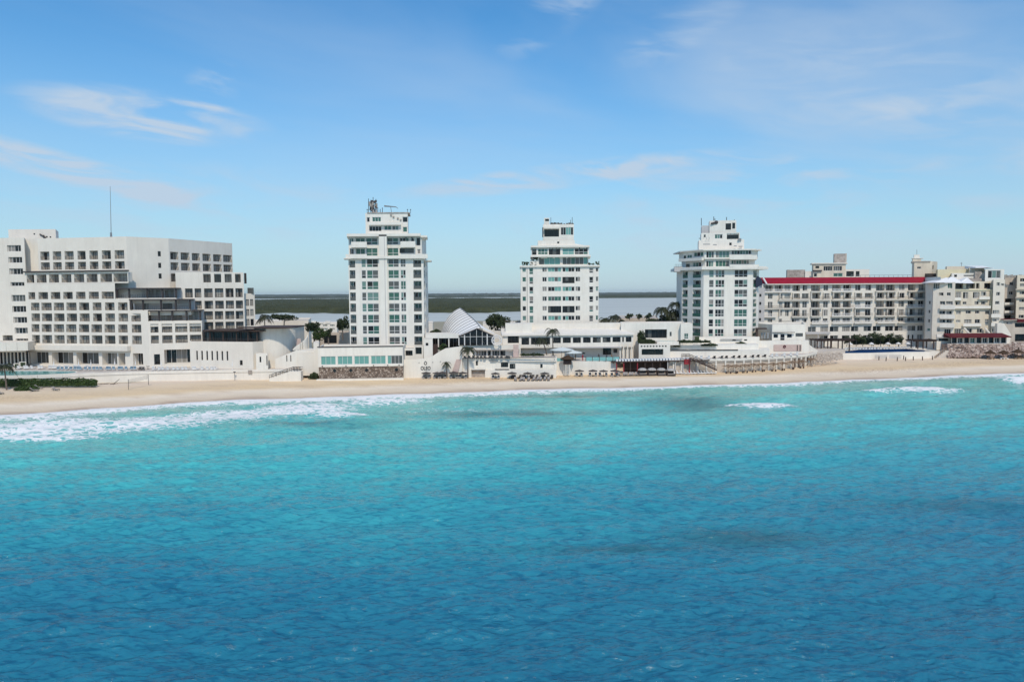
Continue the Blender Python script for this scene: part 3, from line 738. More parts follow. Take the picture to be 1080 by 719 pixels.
wbox(H1, 'roof_glazing', 'glass_grey', 261, 267.5, 303.5, 309.8, 212, 2)
wbox(H1, 'roof_screen', 'frame_dark', 257.5, 260, 288, 299, 210.5, .3)
# penthouse plant room with its pipes and the thin mast
px_ = Pl(XY(14, 214), XY(63.5, 214))
block(H1, [XY(14, 214), XY(63.5, 214)], 38, px_.z(40, 241.8), 9, {0: [Op(px_.u(x), px_.u(x + 1.6), px_.z(x, y + 1.6), px_.z(x, y), 'window', 1, 1, 'dark', .2) for x, y in ((39.5, 246), (52.5, 249), (56.2, 249.2))]})
mb = MB(); A = W(42, 247, 213.8)
mb.tube(A, W(48, 250.5, 213.8), .22); mb.tube(W(46, 248, 213.7), W(46.5, 252, 213.7), .18); local(mb, H1).build('roof_pipe', 'metal_dark', H1)
A, B = W(117.3, 251, 203), W(116.2, 196.5, 203)
M1 = thing('radio_mast', 'very thin tall grey mast on the roof of the left hotel', 'mast', tuple(A))
mb = MB(); mb.tube(A, B, .10, .05); mb.tube(A, A + Vector((0, 0, 1.5)), .3, .25); local(mb, M1).build('pole', 'metal_grey', M1)
# white canopy over the pool level and fins at the far left
slab(H1, [XY(29, 202.5), XY(137, 195.6)], zt(369.2), 1.3, 1.3, 'stucco_white', 'canopy', 0.0)
mb = MB()
pts = []
for i in range(9):
    t = i / 8; x = -60 + 90 * t; pts.append(XY(x, 194 + 3.2 * t ** 2))
slab(H1, pts, W(15, 370, 195).z, 2.3, 1.2, 'stucco_white', 'curved_canopy', 10)
wl = Pl(XY(-60, 199), XY(26, 200)); o6 = []
for i in range(-10, 7): o6.append(Op(wl.u(1.2 + i * 3.9), wl.u(4.2 + i * 3.9), wl.z(10, 384), wl.z(10, 371.5), 'window', 1, 1, 'dark', .5))
block(H1, [XY(-60, 199), XY(25.5, 200)], 3, wl.z(10, 370), 3, {0: o6}, parapet=.1)

# ------------------------------------------------------------------ restaurant wing, drum and beach stair
R1 = thing('restaurant', 'white podium building with seven slit windows and a dark glazed rooftop restaurant', 'restaurant', (XY(245, 192)[0], 192, 3))
pp = Pl(XY(199.5, 193.5), XY(266, 189.5)); oo = []
for i in range(7): oo.append(Op(pp.u(205.3 + i * 5.35), pp.u(207.1 + i * 5.35), pp.z(222, 379.8), pp.z(222, 370), 'window', 1, 1, 'dark', .35))
oo.append(Op(pp.u(251.3), pp.u(254.3), pp.z(253, 385), pp.z(253, 379.8), 'window', 1, 1, 'dark', .25))
pq = Pl(XY(266, 189.5), XY(284, 194.5))
block(R1, [XY(199.5, 193.5), XY(266, 189.5), XY(284, 194.5)], 3, pp.z(235, 360.2), 10, {0: oo}, parapet=.2)
pg = Pl(XY(213.5, 195.5), XY(273, 191.5)); zf, zr = pg.z(240, 360.6), pg.z(240, 349)
block(R1, [XY(213.5, 195.5), XY(273, 191.5)], zf - .5, zr, 7, {0: [Op(pg.u(214.5 + i * 9.7), pg.u(223.4 + i * 9.7), zf + .1, zr - .35, 'window', 4, 1, 'dark', .3) for i in range(6)]}, 'frame_dark', parapet=.1, name='glazed_room')
slab(R1, [XY(216, 194.7), XY(276, 190.6)], zr + .02, .28, .8, 'wood_dark', 'roof_slab', 8)
slab(R1, [XY(252, 191), XY(308, 190.2)], zr + 0.9, .22, 1.0, 'wood_dark', 'upper_pergola', 4)
railing(R1, Pl((pg.a.x - R1.location.x, pg.a.y - R1.location.y - .6), (pg.b.x - R1.location.x, pg.b.y - R1.location.y - .6)), Op(.2, pg.L - .2, zf - 3, zf - 2), 'bars', 0)
for x in (222, 236, 250, 262, 271.5):
    c = pg.P(pg.u(x), 0, -.5); mb = MB(); mb.box(c[0]-.13, c[0]+.13, c[1]-.13, c[1]+.13, zf - .4, zr + .02); local(mb, R1).build('pergola_post', 'wood_dark', R1)
D1 = thing('drum_building', 'windowless white round-fronted building behind the beach stair', 'building', (XY(291, 197)[0], 197, 3))
mb = MB(); cx, cy = XY(290.5, 198); rad = 5.6
pts = [(cx + rad * math.cos(t), cy + rad * math.sin(t)) for t in np.linspace(math.pi * 1.02, math.pi * 2.05, 22)] + [(cx + rad, cy + 8), (cx - rad, cy + 8)]
mb.prism(pts, 3, Zp(291, 346.5, 192.5)); o = local(mb, D1).build('wall', 'stucco_white', D1)
mb = MB(); mb.prism([(cx + (p[0]-cx) * 1.03, cy + (p[1]-cy) * 1.03) for p in pts], Zp(291, 346.5, 192.5), Zp(291, 346.5, 192.5) + .3); local(mb, D1).build('roof_edge', 'wood_dark', D1)
S2 = thing('stair_wall', 'white walls with a curved stair opening right of the round building', 'wall', (XY(310, 193)[0], 192, 3))
zz = lambda px, py, Y: Zp(px, py, Y)
mb = MB()
A, B, D, E = XY(289, 191), XY(313, 191), XY(322.5, 191), XY(334, 191)
mb.prism([A, B, (B[0], 191.5), (A[0], 191.5)], 3, 0, ztop=[zz(289,378.5,191), zz(313,368.8,191), zz(313,368.8,191), zz(289,378.5,191)])
mb.prism([(B[0] + .01, 191.02), (E[0], 191.02), (E[0], 199), (B[0] + .01, 199)], 3, zz(322, 369.5, 191))
local(mb, S2).build('stair_parapet', 'stucco_bright', S2)
wbox(S2, 'front_wall', 'stucco_white', 315, 334, 372.5, 396, 189.4, 1.4)
wbox(S2, 'front_wall', 'stucco_white', 331, 336.6, 361.5, 397, 188.6, 6)
for x in (302, 306.2): wbox(S2, 'slit_window', 'frame_dark', x, x + .9, 374.5, 381, 190.93, .1)
mb = MB(); ccx, ccy = XY(312, 197)
arc = [(ccx + 3.0 * math.cos(t), ccy - .3 + 3.0 * math.sin(t)) for t in np.linspace(-math.pi * .5, math.pi * .1, 10)]
for k in range(9):
    (ax, ay), (bx, by) = arc[k], arc[k+1]; t0, t1 = k / 9, (k + 1) / 9
    f = lambda t: zz(318, 368, 194) + (zz(314, 354, 194) - zz(318, 368, 194)) * (t ** .8)
    mb.prism([(ax, ay), (bx, by), (bx * .985 + ccx * .015 + .25, by + .2), (ax * .985 + ccx * .015 + .25, ay + .2)], 9, 0, ztop=[f(t0), f(t1), f(t1), f(t0)])
local(mb, S2).build('curved_parapet', 'stucco_bright', S2)
wbox(S2, 'stair_face', 'tile_pink', 312.6, 317.5, 357, 368, 195.5, .5)
K1 = thing('kiosk', 'small white flat-roofed beach kiosk with a slit window at the foot of the round building', 'kiosk', (XY(275, 189)[0], 188.3, 4.3))
pk = Pl(XY(269, 188.3), XY(281.5, 188.3))
block(K1, [XY(269, 188.3), XY(281.5, 188.3)], 4.3, pk.z(275, 372.8), 2.2, {0: [Op(pk.u(272.3), pk.u(274.1), pk.z(273, 382), pk.z(273, 376), 'window', 1, 1, 'dark', .15)]}, 'stucco_bright', parapet=.15)
wbox(K1, 'door', 'frame_dark', 281.0, 281.9, 375, 385, 188.2, .9)

# ------------------------------------------------------------------ pool terrace, sea wall, pool
TZ = 4.4
T0 = thing('seawall', 'long low white sea wall holding up the left pool terrace', 'wall', (XY(160, 184)[0], 184, 0))
chain = [XY(-120, 176, 395), XY(0, 175, 395), XY(40, 175.5, 395), XY(66, 177.5, 395), XY(100, 181, 395), XY(140, 183.6, 395), XY(190, 185.2, 395), XY(240, 186.4, 395), XY(285, 187, 395), XY(316, 187.3, 395)]
mb = MB(); mb.prism(chain + [(chain[-1][0], 206), (chain[0][0], 206)], 0.6, TZ); local(mb, T0).build('terrace', ['deck_pale'], T0)
mb = MB()
for i in range(len(chain) - 1):
    p = Pl(chain[i], chain[i+1])
    e0 = 0 if i == 0 else .02
    mb.prism([p.P(0,0,-.28)[:2], p.P(p.L,0,-.28)[:2], p.P(p.L,0,.3)[:2], p.P(0,0,.3)[:2]], TZ - .5, TZ + (.12 if i > 3 else .25) + i * .003)
    mb.prism([p.P(0,0,-.1)[:2], p.P(p.L,0,-.1)[:2], p.P(p.L,0,-.01)[:2], p.P(0,0,-.01)[:2]], 0.6, TZ - .5 + i * .001)
local(mb, T0).build('coping', 'stucco_bright', T0)
mb = MB(); A = W(262, 390.3, 186.6); mb.box(A.x, A.x + 1.0, 186.3, 186.5, A.z - .9, A.z); local(mb, T0).build('hatch', 'concrete_weathered', T0)
def pool(name, label, pts, z, water, coping, par=None):
    t = thing(name, label, 'pool', (pts[0][0], pts[0][1], z))
    mb = MB(); mb.face([(p[0], p[1], z + .07) for p in pts]); local(mb, t).build('water', water, t)
    cx = sum(p[0] for p in pts) / len(pts); cy = sum(p[1] for p in pts) / len(pts); mb = MB(); n = len(pts)
    out = []
    for p in pts:
        v = Vector((p[0]-cx, p[1]-cy)); v = v.normalized() * .45; out.append((p[0] + v.x, p[1] + v.y))
    for i in range(n):
        j = (i + 1) % n; mb.prism([pts[i], out[i], out[j], pts[j]][::-1], z - .1, z + .1)
    local(mb, t).build('pool_edge', coping, t); return t
g0 = lambda px, py: tuple(G(px, py, TZ + .07))[:2]
pool('swimming_pool', 'narrow turquoise swimming pool along the front of the left terrace', [g0(-60, 396.5), g0(8, 396), g0(40, 395.3), g0(72, 393.8), g0(80, 392.5), g0(79, 391.6), g0(40, 391.2), g0(8, 391), g0(-60, 391)], TZ, 'pool_teal', 'stucco_bright')
# beach stair with dark railings
B1 = thing('beach_stair', 'white beach stair with black handrails climbing the sea wall near the stone pavilion', 'staircase', (XY(300, 184.5)[0], 184.5, 1.8))
A, B = W(284, 399.5, 184.2), W(307, 384.5, 184.2)
mb = MB(); n_ = 14
for i in range(n_):
    t0, t1 = i / n_, (i + 1) / n_; mb.box(A.x + (B.x-A.x)*t0, A.x + (B.x-A.x)*t1, 184.2, 186.2, 1.2, A.z + (TZ - .1 - A.z) * t1)
mb.box(B.x, XY(316, 184.2)[0], 184.2, 186.2, 1.2, TZ - .12)
local(mb, B1).build('steps', 'stucco_bright', B1)
for yy_ in (184.25, 186.1):
    mb = MB(); z0 = A.z; z1 = TZ - .1
    for h in (.45, .95): mb.tube((A.x, yy_, z0 + h), (B.x, yy_, z1 + h), .07); mb.tube((B.x, yy_, z1 + h), (XY(316, 184.2)[0], yy_, z1 + h), .07)
    for i in range(9):
        t = i / 6; x = A.x + (B.x-A.x) * min(t, 1) + max(t - 1, 0) * 5; z = z0 + (z1 - z0) * min(t, 1)
        mb.tube((x, yy_, z), (x, yy_, z + .95), .06)
    local(mb, B1).build('handrail', 'metal_dark', B1)
# ================================================================== THE THREE TOWERS
def tower_ops(p, rows, cols, rx, h):
    """rows: picture y of each window head; cols: (px0, px1, nx, nz, kind, style, depth[, h])"""
    r = []
    for k, y in enumerate(rows):
        for c in cols:
            hh = c[7] if len(c) > 7 else h
            r.append(Op(p.u(c[0]), p.u(c[1]), p.z(rx, y + hh), p.z(rx, y), c[4], c[2], c[3], c[5], c[6]))
    return r
# ---- left tower
T1 = thing('apartment_tower', 'tallest white tower, left of the shell roof, with a cluster of aerials on its penthouse', 'tower', (XY(410, 200)[0], 200, 3), group='white towers on the beachfront')
p = Pl(XY(368.8, 198), XY(447.5, 198)); rx = 410
rows = [273 + 11.7 * k for k in range(8)]
o = tower_ops(p, rows, [(369.6,375.6,2,1,'loggiaglass','tower',1.2), (382,387,1,2,'window','tower',.2), (387.7,399.8,2,2,'window','tower',.2),
                        (410,421.7,2,2,'window','tower',.2), (423,428.8,2,2,'window','tower',.2), (436.6,445,2,1,'loggiaglass','tower',1.4)], rx, 8.9)
side = Pl(XY(447.5, 198), (XY(451.5, 210)[0], 210))
so_ = []
for y in rows:
    so_.append(Op(1.5, 4.5, p.z(rx, y + 8.5), p.z(rx, y), 'window', 1, 1, 'dark', .4)); so_.append(Op(7.5, 9.5, p.z(rx, y + 6.5), p.z(rx, y + 2), 'window', 1, 1, 'dark', .3))
block(T1, [XY(368.8, 198), XY(447.5, 198), (XY(451.5, 210)[0], 210)], 3, p.z(rx, 272.4), 8, {0: o, 1: so_}, 'stucco_bright')
wbox(T1, 'central_pier', 'stucco_bright', 400.5, 408.8, 247.5, 372, 197.2, 1)
wbox(T1, 'pier_groove', 'stucco_grey', 406, 406.7, 249, 371, 197.15, .1)
# two-storey recessed crown with balconies
p2 = Pl(XY(369.5, 199.2), XY(446, 199.2))
o = []
for x0, x1 in ((370,374.5),(376.5,386.3)): 
    for y0, y1 in ((249.8,254.5),(261.6,267)): o.append(Op(p2.u(x0), p2.u(x1), p2.z(rx,y1+2.5), p2.z(rx,y0), 'window', 2, 1, 'tower', .3))
for x0, x1 in ((387.3,399.5),(409.5,421.5)):
    for y0, y1 in ((249.8,258),(261.6,270)): o.append(Op(p2.u(x0), p2.u(x1), p2.z(rx,y1), p2.z(rx,y0), 'window', 2, 2, 'tower', .3))
for x0, x1, y0, y1 in ((422.5,432.5,249.8,256),(434.5,438,249.8,256),(440,444.5,250.5,259.5),(422.5,437.5,262,267),(441,444.5,263,268)):
    o.append(Op(p2.u(x0), p2.u(x1), p2.z(rx,y1), p2.z(rx,y0), 'window', 3 if x1-x0 > 8 else 1, 1, 'dark' if y0 == 262 else 'tower', .3))
block(T1, [XY(369.5, 199.2), XY(446, 199.2), (XY(450.3, 209)[0], 209)], p.z(rx, 273), p.z(rx, 248.6), 6, {0: o}, 'stucco_bright')
wbox(T1, 'roof_slab', 'stucco_bright', 365.6, 443.5, 246.3, 249.1, 197.2, 12)
wbox(T1, 'roof_slab', 'stucco_bright', 443.5, 450.5, 248.3, 250.2, 198.6, 10)
for x0, x1, y0, y1, Y in ((370.3,386.9,255,261,197.6),(422.3,438,254.5,260.8,197.6),(364.5,386.9,268,272.6,196.8),(422.3,451,268,272.6,196.8),(386.9,422.3,270.2,272.6,196.85)):
    wbox(T1, 'balcony_parapet', 'stucco_bright', x0, x1, y0, y1, Y, .3)
    wbox(T1, 'balcony_floor', 'stucco_bright', x0 + .05, x1 - .05, y1 - .9, y1 - .02, Y + .3, 1.7)
wbox(T1, 'eave', 'stucco_white', 362.5, 370, 272, 273, 196.5, 6); wbox(T1, 'eave', 'stucco_white', 447, 455, 274.3, 275.2, 199, 8)
# penthouse
p3 = Pl(XY(387.6, 201), XY(431.8, 201)); o = []
for x0, x1, y0, y1, nx in ((388.5,392,229,234.3,1),(394.3,403.6,228.9,233.9,3),(426,432-.5,228.8,234.7,1),(391,404,238.4,244.6,4),(406.8,414.2,238.2,242.7,2),(415,421.8,238.2,242.7,2),(426,431,239.4,245,1)):
    o.append(Op(p3.u(x0), p3.u(x1), p3.z(rx, y1), p3.z(rx, y0), 'window', nx, 1, 'tower' if x0 != 391 else 'darkwhite', .3))
block(T1, [XY(387.6, 201), XY(431.8, 201)], 38, p3.z(rx, 224.6), 9, {0: o}, 'stucco_bright')
wbox(T1, 'balcony_parapet', 'stucco_bright', 389, 423, 234.8, 237.2, 199.9, .9)
wbox(T1, 'balcony_parapet', 'stucco_bright', 387.4, 424, 243.6, 246.6, 199.7, .3)
wbox(T1, 'roof_edge', 'concrete_weathered', 387.3, 432.2, 223.9, 224.9, 200.8, 9.3)
for x, y in ((414, 228), (418.5, 229.5), (421.5, 231), (411.5, 226)): wbox(T1, 'wall_unit', 'concrete_weathered', x, x + 2, y, y + 1.6, 200.7, .3)
zt1 = p3.z(rx, 224.6)
AN = thing('aerial_cluster', 'clustered brown aerial panels and dishes on top of the tallest tower', 'aerial', tuple(W(393, 224.2, 203)))
mb = MB()
for k in range(26):
    x = random.uniform(389.5, 397.5); y0 = random.uniform(212, 223); A = W(x, y0, 202 + random.random() * 3)
    mb.box(A.x - .16, A.x + .16, A.y, A.y + .15, A.z - random.uniform(.4, 1.1), A.z + random.uniform(.2, .6))
local(mb, AN).build('aerial_panel', 'concrete_weathered', AN)
mb = MB()
for x, y in ((388.7, 209.5), (391, 211), (393.5, 208), (396.5, 210), (398.5, 219), (401, 220.5), (403.3, 219)): mb.tube(W(x, 224.4, 203), W(x, y, 203), .09)
for y in (213, 217, 221): mb.tube(W(388.7, y, 203), W(397.5, y - .5, 203), .07)
for _ in range(5):
    c = W(random.uniform(390, 397), random.uniform(211, 220), 202.6); mb.tube(c, c + Vector((.1, -.25, .03)), .35, .35, 10)
local(mb, AN).build('aerial_frame', 'metal_dark', AN)
RB = thing('roof_boom', 'thin horizontal boom on a post above the tallest tower roof', 'boom', tuple(W(413, 224.5, 203)))
mb = MB(); mb.tube(W(413, 224.4, 203), W(412, 218, 203), .08); mb.tube(W(405.3, 217.3, 203), W(417.5, 218.3, 203), .22, .12); mb.tube(W(417.5, 218.3, 203), W(420, 220, 203), .12, .06)
local(mb, RB).build('boom_arm', 'metal_grey', RB)
for i, x in enumerate((387.3, 429.8, 433)):
    t = thing('roof_lamp', ['small lamp post at the left roof corner of the tallest tower','small lamp post near the right roof corner of the tallest tower','small lamp post at the extreme right roof corner of the tallest tower'][i], 'lamp', tuple(W(x, 225, 201.5)))
    mb = MB(); A = W(x, 225, 201.5); B = W(x, 221.5, 201.5); mb.tube(A, B, .06); mb.box(B.x-.15, B.x+.15, B.y-.1, B.y+.1, B.z, B.z+.2); local(mb, t).build('post', 'metal_dark', t)

# ---- middle tower
T2 = thing('apartment_tower', 'middle white tower with stepped top and broad glazed bands, above the long windowed restaurant', 'tower', (XY(591, 225)[0], 225, 3), group='white towers on the beachfront')
p = Pl(XY(549.3, 222), XY(631.3, 222)); rx = 591
rows = [281.9 + 10.2 * k for k in range(6)]
cols = [(551,555,1,1,'window','tower',.3,5), (558.3,562.6,1,2,'window','tower',.3,7.4), (572,576.8,2,1,'window','darkwhite',.25,4.9),
        (578,592,4,1,'window','band',.25,4.9), (593.2,606,4,1,'window','band',.25,4.9), (607,612,2,1,'window','darkwhite',.25,4.9),
        (621.3,625.8,1,2,'window','tower',.3,6.4), (628.2,631,1,1,'window','tower',.3,5)]
o = tower_ops(p, rows, cols, rx, 5)
for q in o:   # one row with deep dark terrace glazing
    if abs(q.z1 - p.z(rx, rows[4])) < .05 and q.nx == 4: q.nx = 5; q.style = 'dark'; q.z0 -= .6
    if abs(q.z1 - p.z(rx, rows[1])) < .05 and q.nx == 4 and q.u0 > p.u(592): q.nx = 4; q.nz = 2; q.style = 'dark'; q.z0 -= .5
block(T2, [XY(549.3, 222), XY(631.3, 222)], 3, p.z(rx, 280.6), 18, {0: o}, 'stucco_bright')
wbox(T2, 'roof_slab', 'stucco_bright', 548.2, 632.8, 279.8, 281.3, 221.4, 19)
wbox(T2, 'drain_pipe', 'metal_grey', 555.9, 556.3, 283, 340, 221.9, .1)
p2 = Pl(XY(567, 223.5), XY(620.5, 223.5)); o = []
for x0, x1, n_, s_ in ((568.5,591,4,'teal'),(593.3,620,6,'band')): o.append(Op(p2.u(x0), p2.u(x1), p2.z(rx,279.2), p2.z(rx,271.4), 'window', n_, 1, s_, .3))
block(T2, [XY(567, 223.5), XY(620.5, 223.5)], p.z(rx, 281), p2.z(rx, 270.4), 15, {0: o}, 'stucco_bright')
p3 = Pl(XY(561, 223), XY(621, 223)); o = []
for x0, x1, n_, s_ in ((561.5,566,1,'dark'),(567.5,578,3,'towergreen'),(579,591,3,'dark'),(593.3,605.5,2,'band'),(606,620,3,'band')): o.append(Op(p3.u(x0), p3.u(x1), p3.z(rx,268.6), p3.z(rx,261), 'window', n_, 2, s_, .3))
block(T2, [XY(561, 223), XY(621, 223)], p3.z(rx, 270.3), p3.z(rx, 260.2), 15, {0: o}, 'stucco_bright')
wbox(T2, 'roof_slab', 'stucco_bright', 559.5, 623, 269, 270.8, 221.9, 16.5)
wbox(T2, 'roof_slab', 'stucco_bright', 559.8, 621.8, 258.8, 260.7, 222.2, 16)
p4 = Pl(XY(567.5, 224), XY(606.3, 224)); o = [Op(p4.u(587.8), p4.u(590), p4.z(rx, 256.8), p4.z(rx, 254.8), 'window', 1, 1, 'dark', .3)]
block(T2, [XY(567.5, 224), XY(606.3, 224)], p3.z(rx, 260.4), p4.z(rx, 253.6), 13, {0: o}, 'stucco_bright')
mb = MB(); A = W(606.3, 259, 224); B = W(606.3, 257, 224); D = W(618, 258.9, 224)
mb.prism([(A.x, 224.01), (D.x, 224.01), (D.x, 236), (A.x, 236)], A.z, 0, ztop=[B.z, D.z, D.z, B.z]); local(mb, T2).build('roof_ramp', 'stucco_bright', T2)
p5 = Pl(XY(573, 225), XY(605.3, 225)); o = []
o.append(Op(p5.u(574.3), p5.u(589.8), p5.z(rx, 249.6), p5.z(rx, 241.8), 'window', 4, 1, 'dark', 1.2))
o.append(Op(p5.u(591.5), p5.u(604.8), p5.z(rx, 248), p5.z(rx, 239.8), 'window', 5, 1, 'band', .2))
block(T2, [XY(573, 225), XY(605.3, 225)], p4.z(rx, 254), p5.z(rx, 236.5), 10, {0: o}, 'stucco_bright')
wbox(T2, 'side_screen', 'metal_dark', 571.9, 573.1, 240, 250, 224.7, .5)
wbox(T2, 'roof_hut', 'stucco_bright', 573.8, 579.4, 229.8, 237, 226, 4); wbox(T2, 'hut_window', 'glass_dark', 575, 579, 231, 233, 225.9, .1)
wbox(T2, 'awning', 'stucco_white', 574, 590, 239.2, 241, 223.6, 1.4)
mb = MB()
for k in range(18):
    A = W(random.uniform(581, 605), 236.6, 225.8 + random.random()); mb.box(A.x-.3, A.x+.3, A.y, A.y+.4, A.z, A.z + random.uniform(.15, .6))
for x, y in ((581, 229.5), (603.5, 229), (601.8, 232)): mb.tube(W(x, 236.5, 226), W(x, y, 226), .07)
local(mb, T2).build('roof_clutter', 'metal_dark', T2)
for i, (x0, x1, y0, y1) in enumerate(((550.5,566,276.2,280.0),(560,567,271.5,274.5),(620.5,627,277.3,280),(628.5,632.5,275.6,280))):
    mb = MB()
    for k in range(int((x1-x0)*5)):
        A = W(random.uniform(x0, x1), random.uniform(y0, y1), 222.6 + random.random()); s_ = random.uniform(.08, .28); mb.ball(A, s_, s_, s_*.8, 5, 3)
    t = thing('roof_plants', ['potted dark shrubs on the left terrace of the middle tower','shrubs on the small upper left ledge of the middle tower','low pots on the right terrace of the middle tower','bushy pot at the extreme right terrace corner of the middle tower'][i], 'plants', tuple(W((x0+x1)/2, y1, 223)))
    local(mb, t).build('foliage', 'leaf_dark', t)
wbox(T2, 'ledge', 'stucco_bright', 559, 568, 274.5, 281, 223, 10)

# ---- right tower (its left flank turns away)
T3 = thing('apartment_tower', 'right white tower with green glass balconies on its shaded left flank', 'tower', (XY(757, 225)[0], 225, 3), group='white towers on the beachfront')
A0, A1, A2, A3 = XY(718.6, 230.5), XY(741.5, 222), XY(792.8, 221), XY(799.6, 225)
pl_, pf, pr_ = Pl(A0, A1), Pl(A1, A2), Pl(A2, A3); rx = 767
rows = [284.6 + 10.35 * k for k in range(7)]
zz_ = [(pf.z(rx, y), pf.z(rx, y + 8.0)) for y in rows]
ol, of, orr = [], [], []
for zt_, zb_ in zz_:
    ol.append(Op(pl_.u(719.6), pl_.u(725), zb_, zt_, 'loggiagreen', 1, 1, 'towergreen', 1.2)); ol.append(Op(pl_.u(730.3), pl_.u(738.8), zb_, zt_, 'loggiagreen', 2, 1, 'towergreen', 1.2))
    of.append(Op(pf.u(747.3), pf.u(752.5), zb_, zt_, 'window', 1, 2, 'tower', .2)); of.append(Op(pf.u(754), pf.u(763.7), zb_, zt_, 'window', 3, 2, 'tower', .2))
    of.append(Op(pf.u(774), pf.u(788), zb_, zt_, 'window', 3, 2, 'towergreen', .2)); orr.append(Op(pr_.u(794), pr_.u(797.5), zb_, zt_, 'loggiagreen', 1, 1, 'towergreen', .9))
block(T3, [A0, A1, A2, A3], 3, pf.z(rx, 283.6), 10, {0: ol, 1: of, 2: orr}, 'stucco_bright', back=[(XY(799.6,225)[0]*1.02, 240), (XY(718.6,230)[0]*1.02, 242)])
def ring(y0, y1, out, name, m='stucco_bright', xl=0, xr=0):
    q = [Vector((*a, 0)) for a in (A0, A1, A2, A3)]; c = Vector((XY(760, 232)[0], 234, 0)); pts = []
    for k, v in enumerate(q):
        d = (v - c).normalized(); pts.append(((v + d * out).x, (v + d * out).y))
    pts[0] = (pts[0][0] - xl, pts[0][1]); pts[3] = (pts[3][0] + xr, pts[3][1])
    zb, z_ = pf.z(rx, y1), pf.z(rx, y0)
    mb = MB(); mb.prism(pts + [(pts[3][0] - 1, 243), (pts[0][0] + 1, 244)], zb, z_); local(mb, T3).build(name, m, T3)
ring(281.6, 284.2, 1.7, 'balcony_slab', xr=1.2)
wbox(T3, 'balcony_parapet', 'stucco_bright', 769.5, 800.5, 279, 281.6, 219.9, .35)
ring(281.0, 281.62, 1.45, 'balcony_edge', xr=1.0)
wbox(T3, 'corner_balcony', 'stucco_grey', 711.2, 719.6, 281, 286.5, 229, 6); railing(T3, Pl((0,0),(1,0)), Op(0, 2.2, 0, 1), 'bars').location = Vector((XY(715, 229)[0], 229, pf.z(rx, 280.9))) - T3.location
def level(z0y, z1y, ins, opl, opf, opr):
    c = Vector((XY(760, 232)[0], 234, 0)); pts = []
    for v in (A0, A1, A2, A3):
        v = Vector((*v, 0)); pts.append(tuple((v + (c - v).normalized() * ins).xy))
    P0, P1, P2 = Pl(pts[0], pts[1]), Pl(pts[1], pts[2]), Pl(pts[2], pts[3]); o = {0: [], 1: [], 2: []}
    for k, (P_, lst) in enumerate(((P0, opl), (P1, opf), (P2, opr))):
        for x0, x1, y0, y1, nx, st in lst:
            if P_.u(x0) < 0.05 or P_.u(x1) > P_.L - .05:
                u0, u1 = max(P_.u(x0), .1), min(P_.u(x1), P_.L - .1)
            else: u0, u1 = P_.u(x0), P_.u(x1)
            if u1 - u0 > .5: o[k].append(Op(u0, u1, pf.z(rx, y1), pf.z(rx, y0), 'window', nx, 1, st, .25))
    block(T3, pts, pf.z(rx, z0y), pf.z(rx, z1y), 5, o, 'stucco_bright', back=[(pts[3][0] - 1, 241), (pts[0][0] + 1, 241)])
level(281, 273, 1.4, ((723,727,277,280.6,1,'dark'),(730,739,275.5,280.8,3,'towergreen')), ((744,752,274.4,282,3,'towergreen'),(754,768.5,274.4,282,4,'towergreen'),(770.5,792,274.2,278.7,7,'tower')), ())
wbox(T3, 'balcony_parapet', 'stucco_bright', 769.5, 798.5, 268.9, 273.6, 220.0, .35)
wbox(T3, 'balcony_floor', 'stucco_bright', 769.6, 798.4, 272.9, 273.7, 220.4, 8)
mb = MB(); mb.prism([pl_.P(-.8,0,-.7)[:2], pl_.P(pl_.L - .2,0,-.7)[:2], pl_.P(pl_.L - .2,0,.2)[:2], pl_.P(-.8,0,.2)[:2]], pf.z(rx, 274.4), pf.z(rx, 271.2)); local(mb, T3).build('balcony_parapet', 'stucco_white', T3)
level(273, 263.5, .5, ((719.5,723,267.8,271,1,'dark'),(724,729,267.3,271,2,'tower'),(731,741,265,270,3,'tower')), ((744,752.5,264.4,271.8,3,'tower'),(754,768.5,264.4,271.8,4,'tower'),(770.5,791.5,264,268.6,7,'tower')), ())
ring(262.8, 264.0, .8, 'roof_slab')
q = Pl(XY(738.5, 226), XY(783.5, 224.5)); o = []
o.append(Op(q.u(770.5), q.u(773), q.z(760, 258.8), q.z(760, 256), 'window', 1, 1, 'dark', .3))
block(T3, [XY(736, 227), XY(783.5, 224.5)], pf.z(rx, 263), q.z(760, 252.8), 9, {0: o}, 'stucco_bright')
q = Pl(XY(738.5, 227), XY(778.5, 225)); o = []
for x0, x1, y0, y1, n_, s_ in ((741.3,743.3,247,250,1,'dark'),(752.8,761,247,251.8,3,'towergreen'),(765.5,778,246.3,252.4,3,'dark')): o.append(Op(q.u(x0), q.u(x1), q.z(760,y1), q.z(760,y0), 'window', n_, 1, s_, .3))
block(T3, [XY(738.5, 227), XY(778.8, 225)], q.z(760, 253), q.z(760, 245.5), 8, {0: o}, 'stucco_bright')
q = Pl(XY(747, 227.5), XY(775, 226)); o = []
for x0, x1, y0, y1, n_ in ((764,769.8,235.8,242.5,2),(771,774,235.3,241.5,1)): o.append(Op(q.u(x0), q.u(x1), q.z(760,y1), q.z(760,y0), 'window', n_, 1, 'dark', .3))
block(T3, [XY(747, 227.5), XY(775, 226)], q.z(760, 246), q.z(760, 232.6), 7, {0: o}, 'stucco_bright')
q = Pl(XY(738.5, 228.5), XY(747, 228)); block(T3, [XY(738.8, 228.5), XY(747.3, 228)], q.z(743, 247), q.z(743, 238), 6, {}, 'stucco_grey')
wbox(T3, 'terrace_screen', 'metal_grey', 778.5, 782, 251.3, 253.6, 224.2, .3)
for x0, x1, y in ((741.5,749,257.2),(752,756,257.6),(774,777,259),(779,783,259.5),(737,738.5,251)): wbox(T3, 'service_pipe', 'metal_grey', x0, x1, y, y + .9, 224.1, .15)
mb = MB()
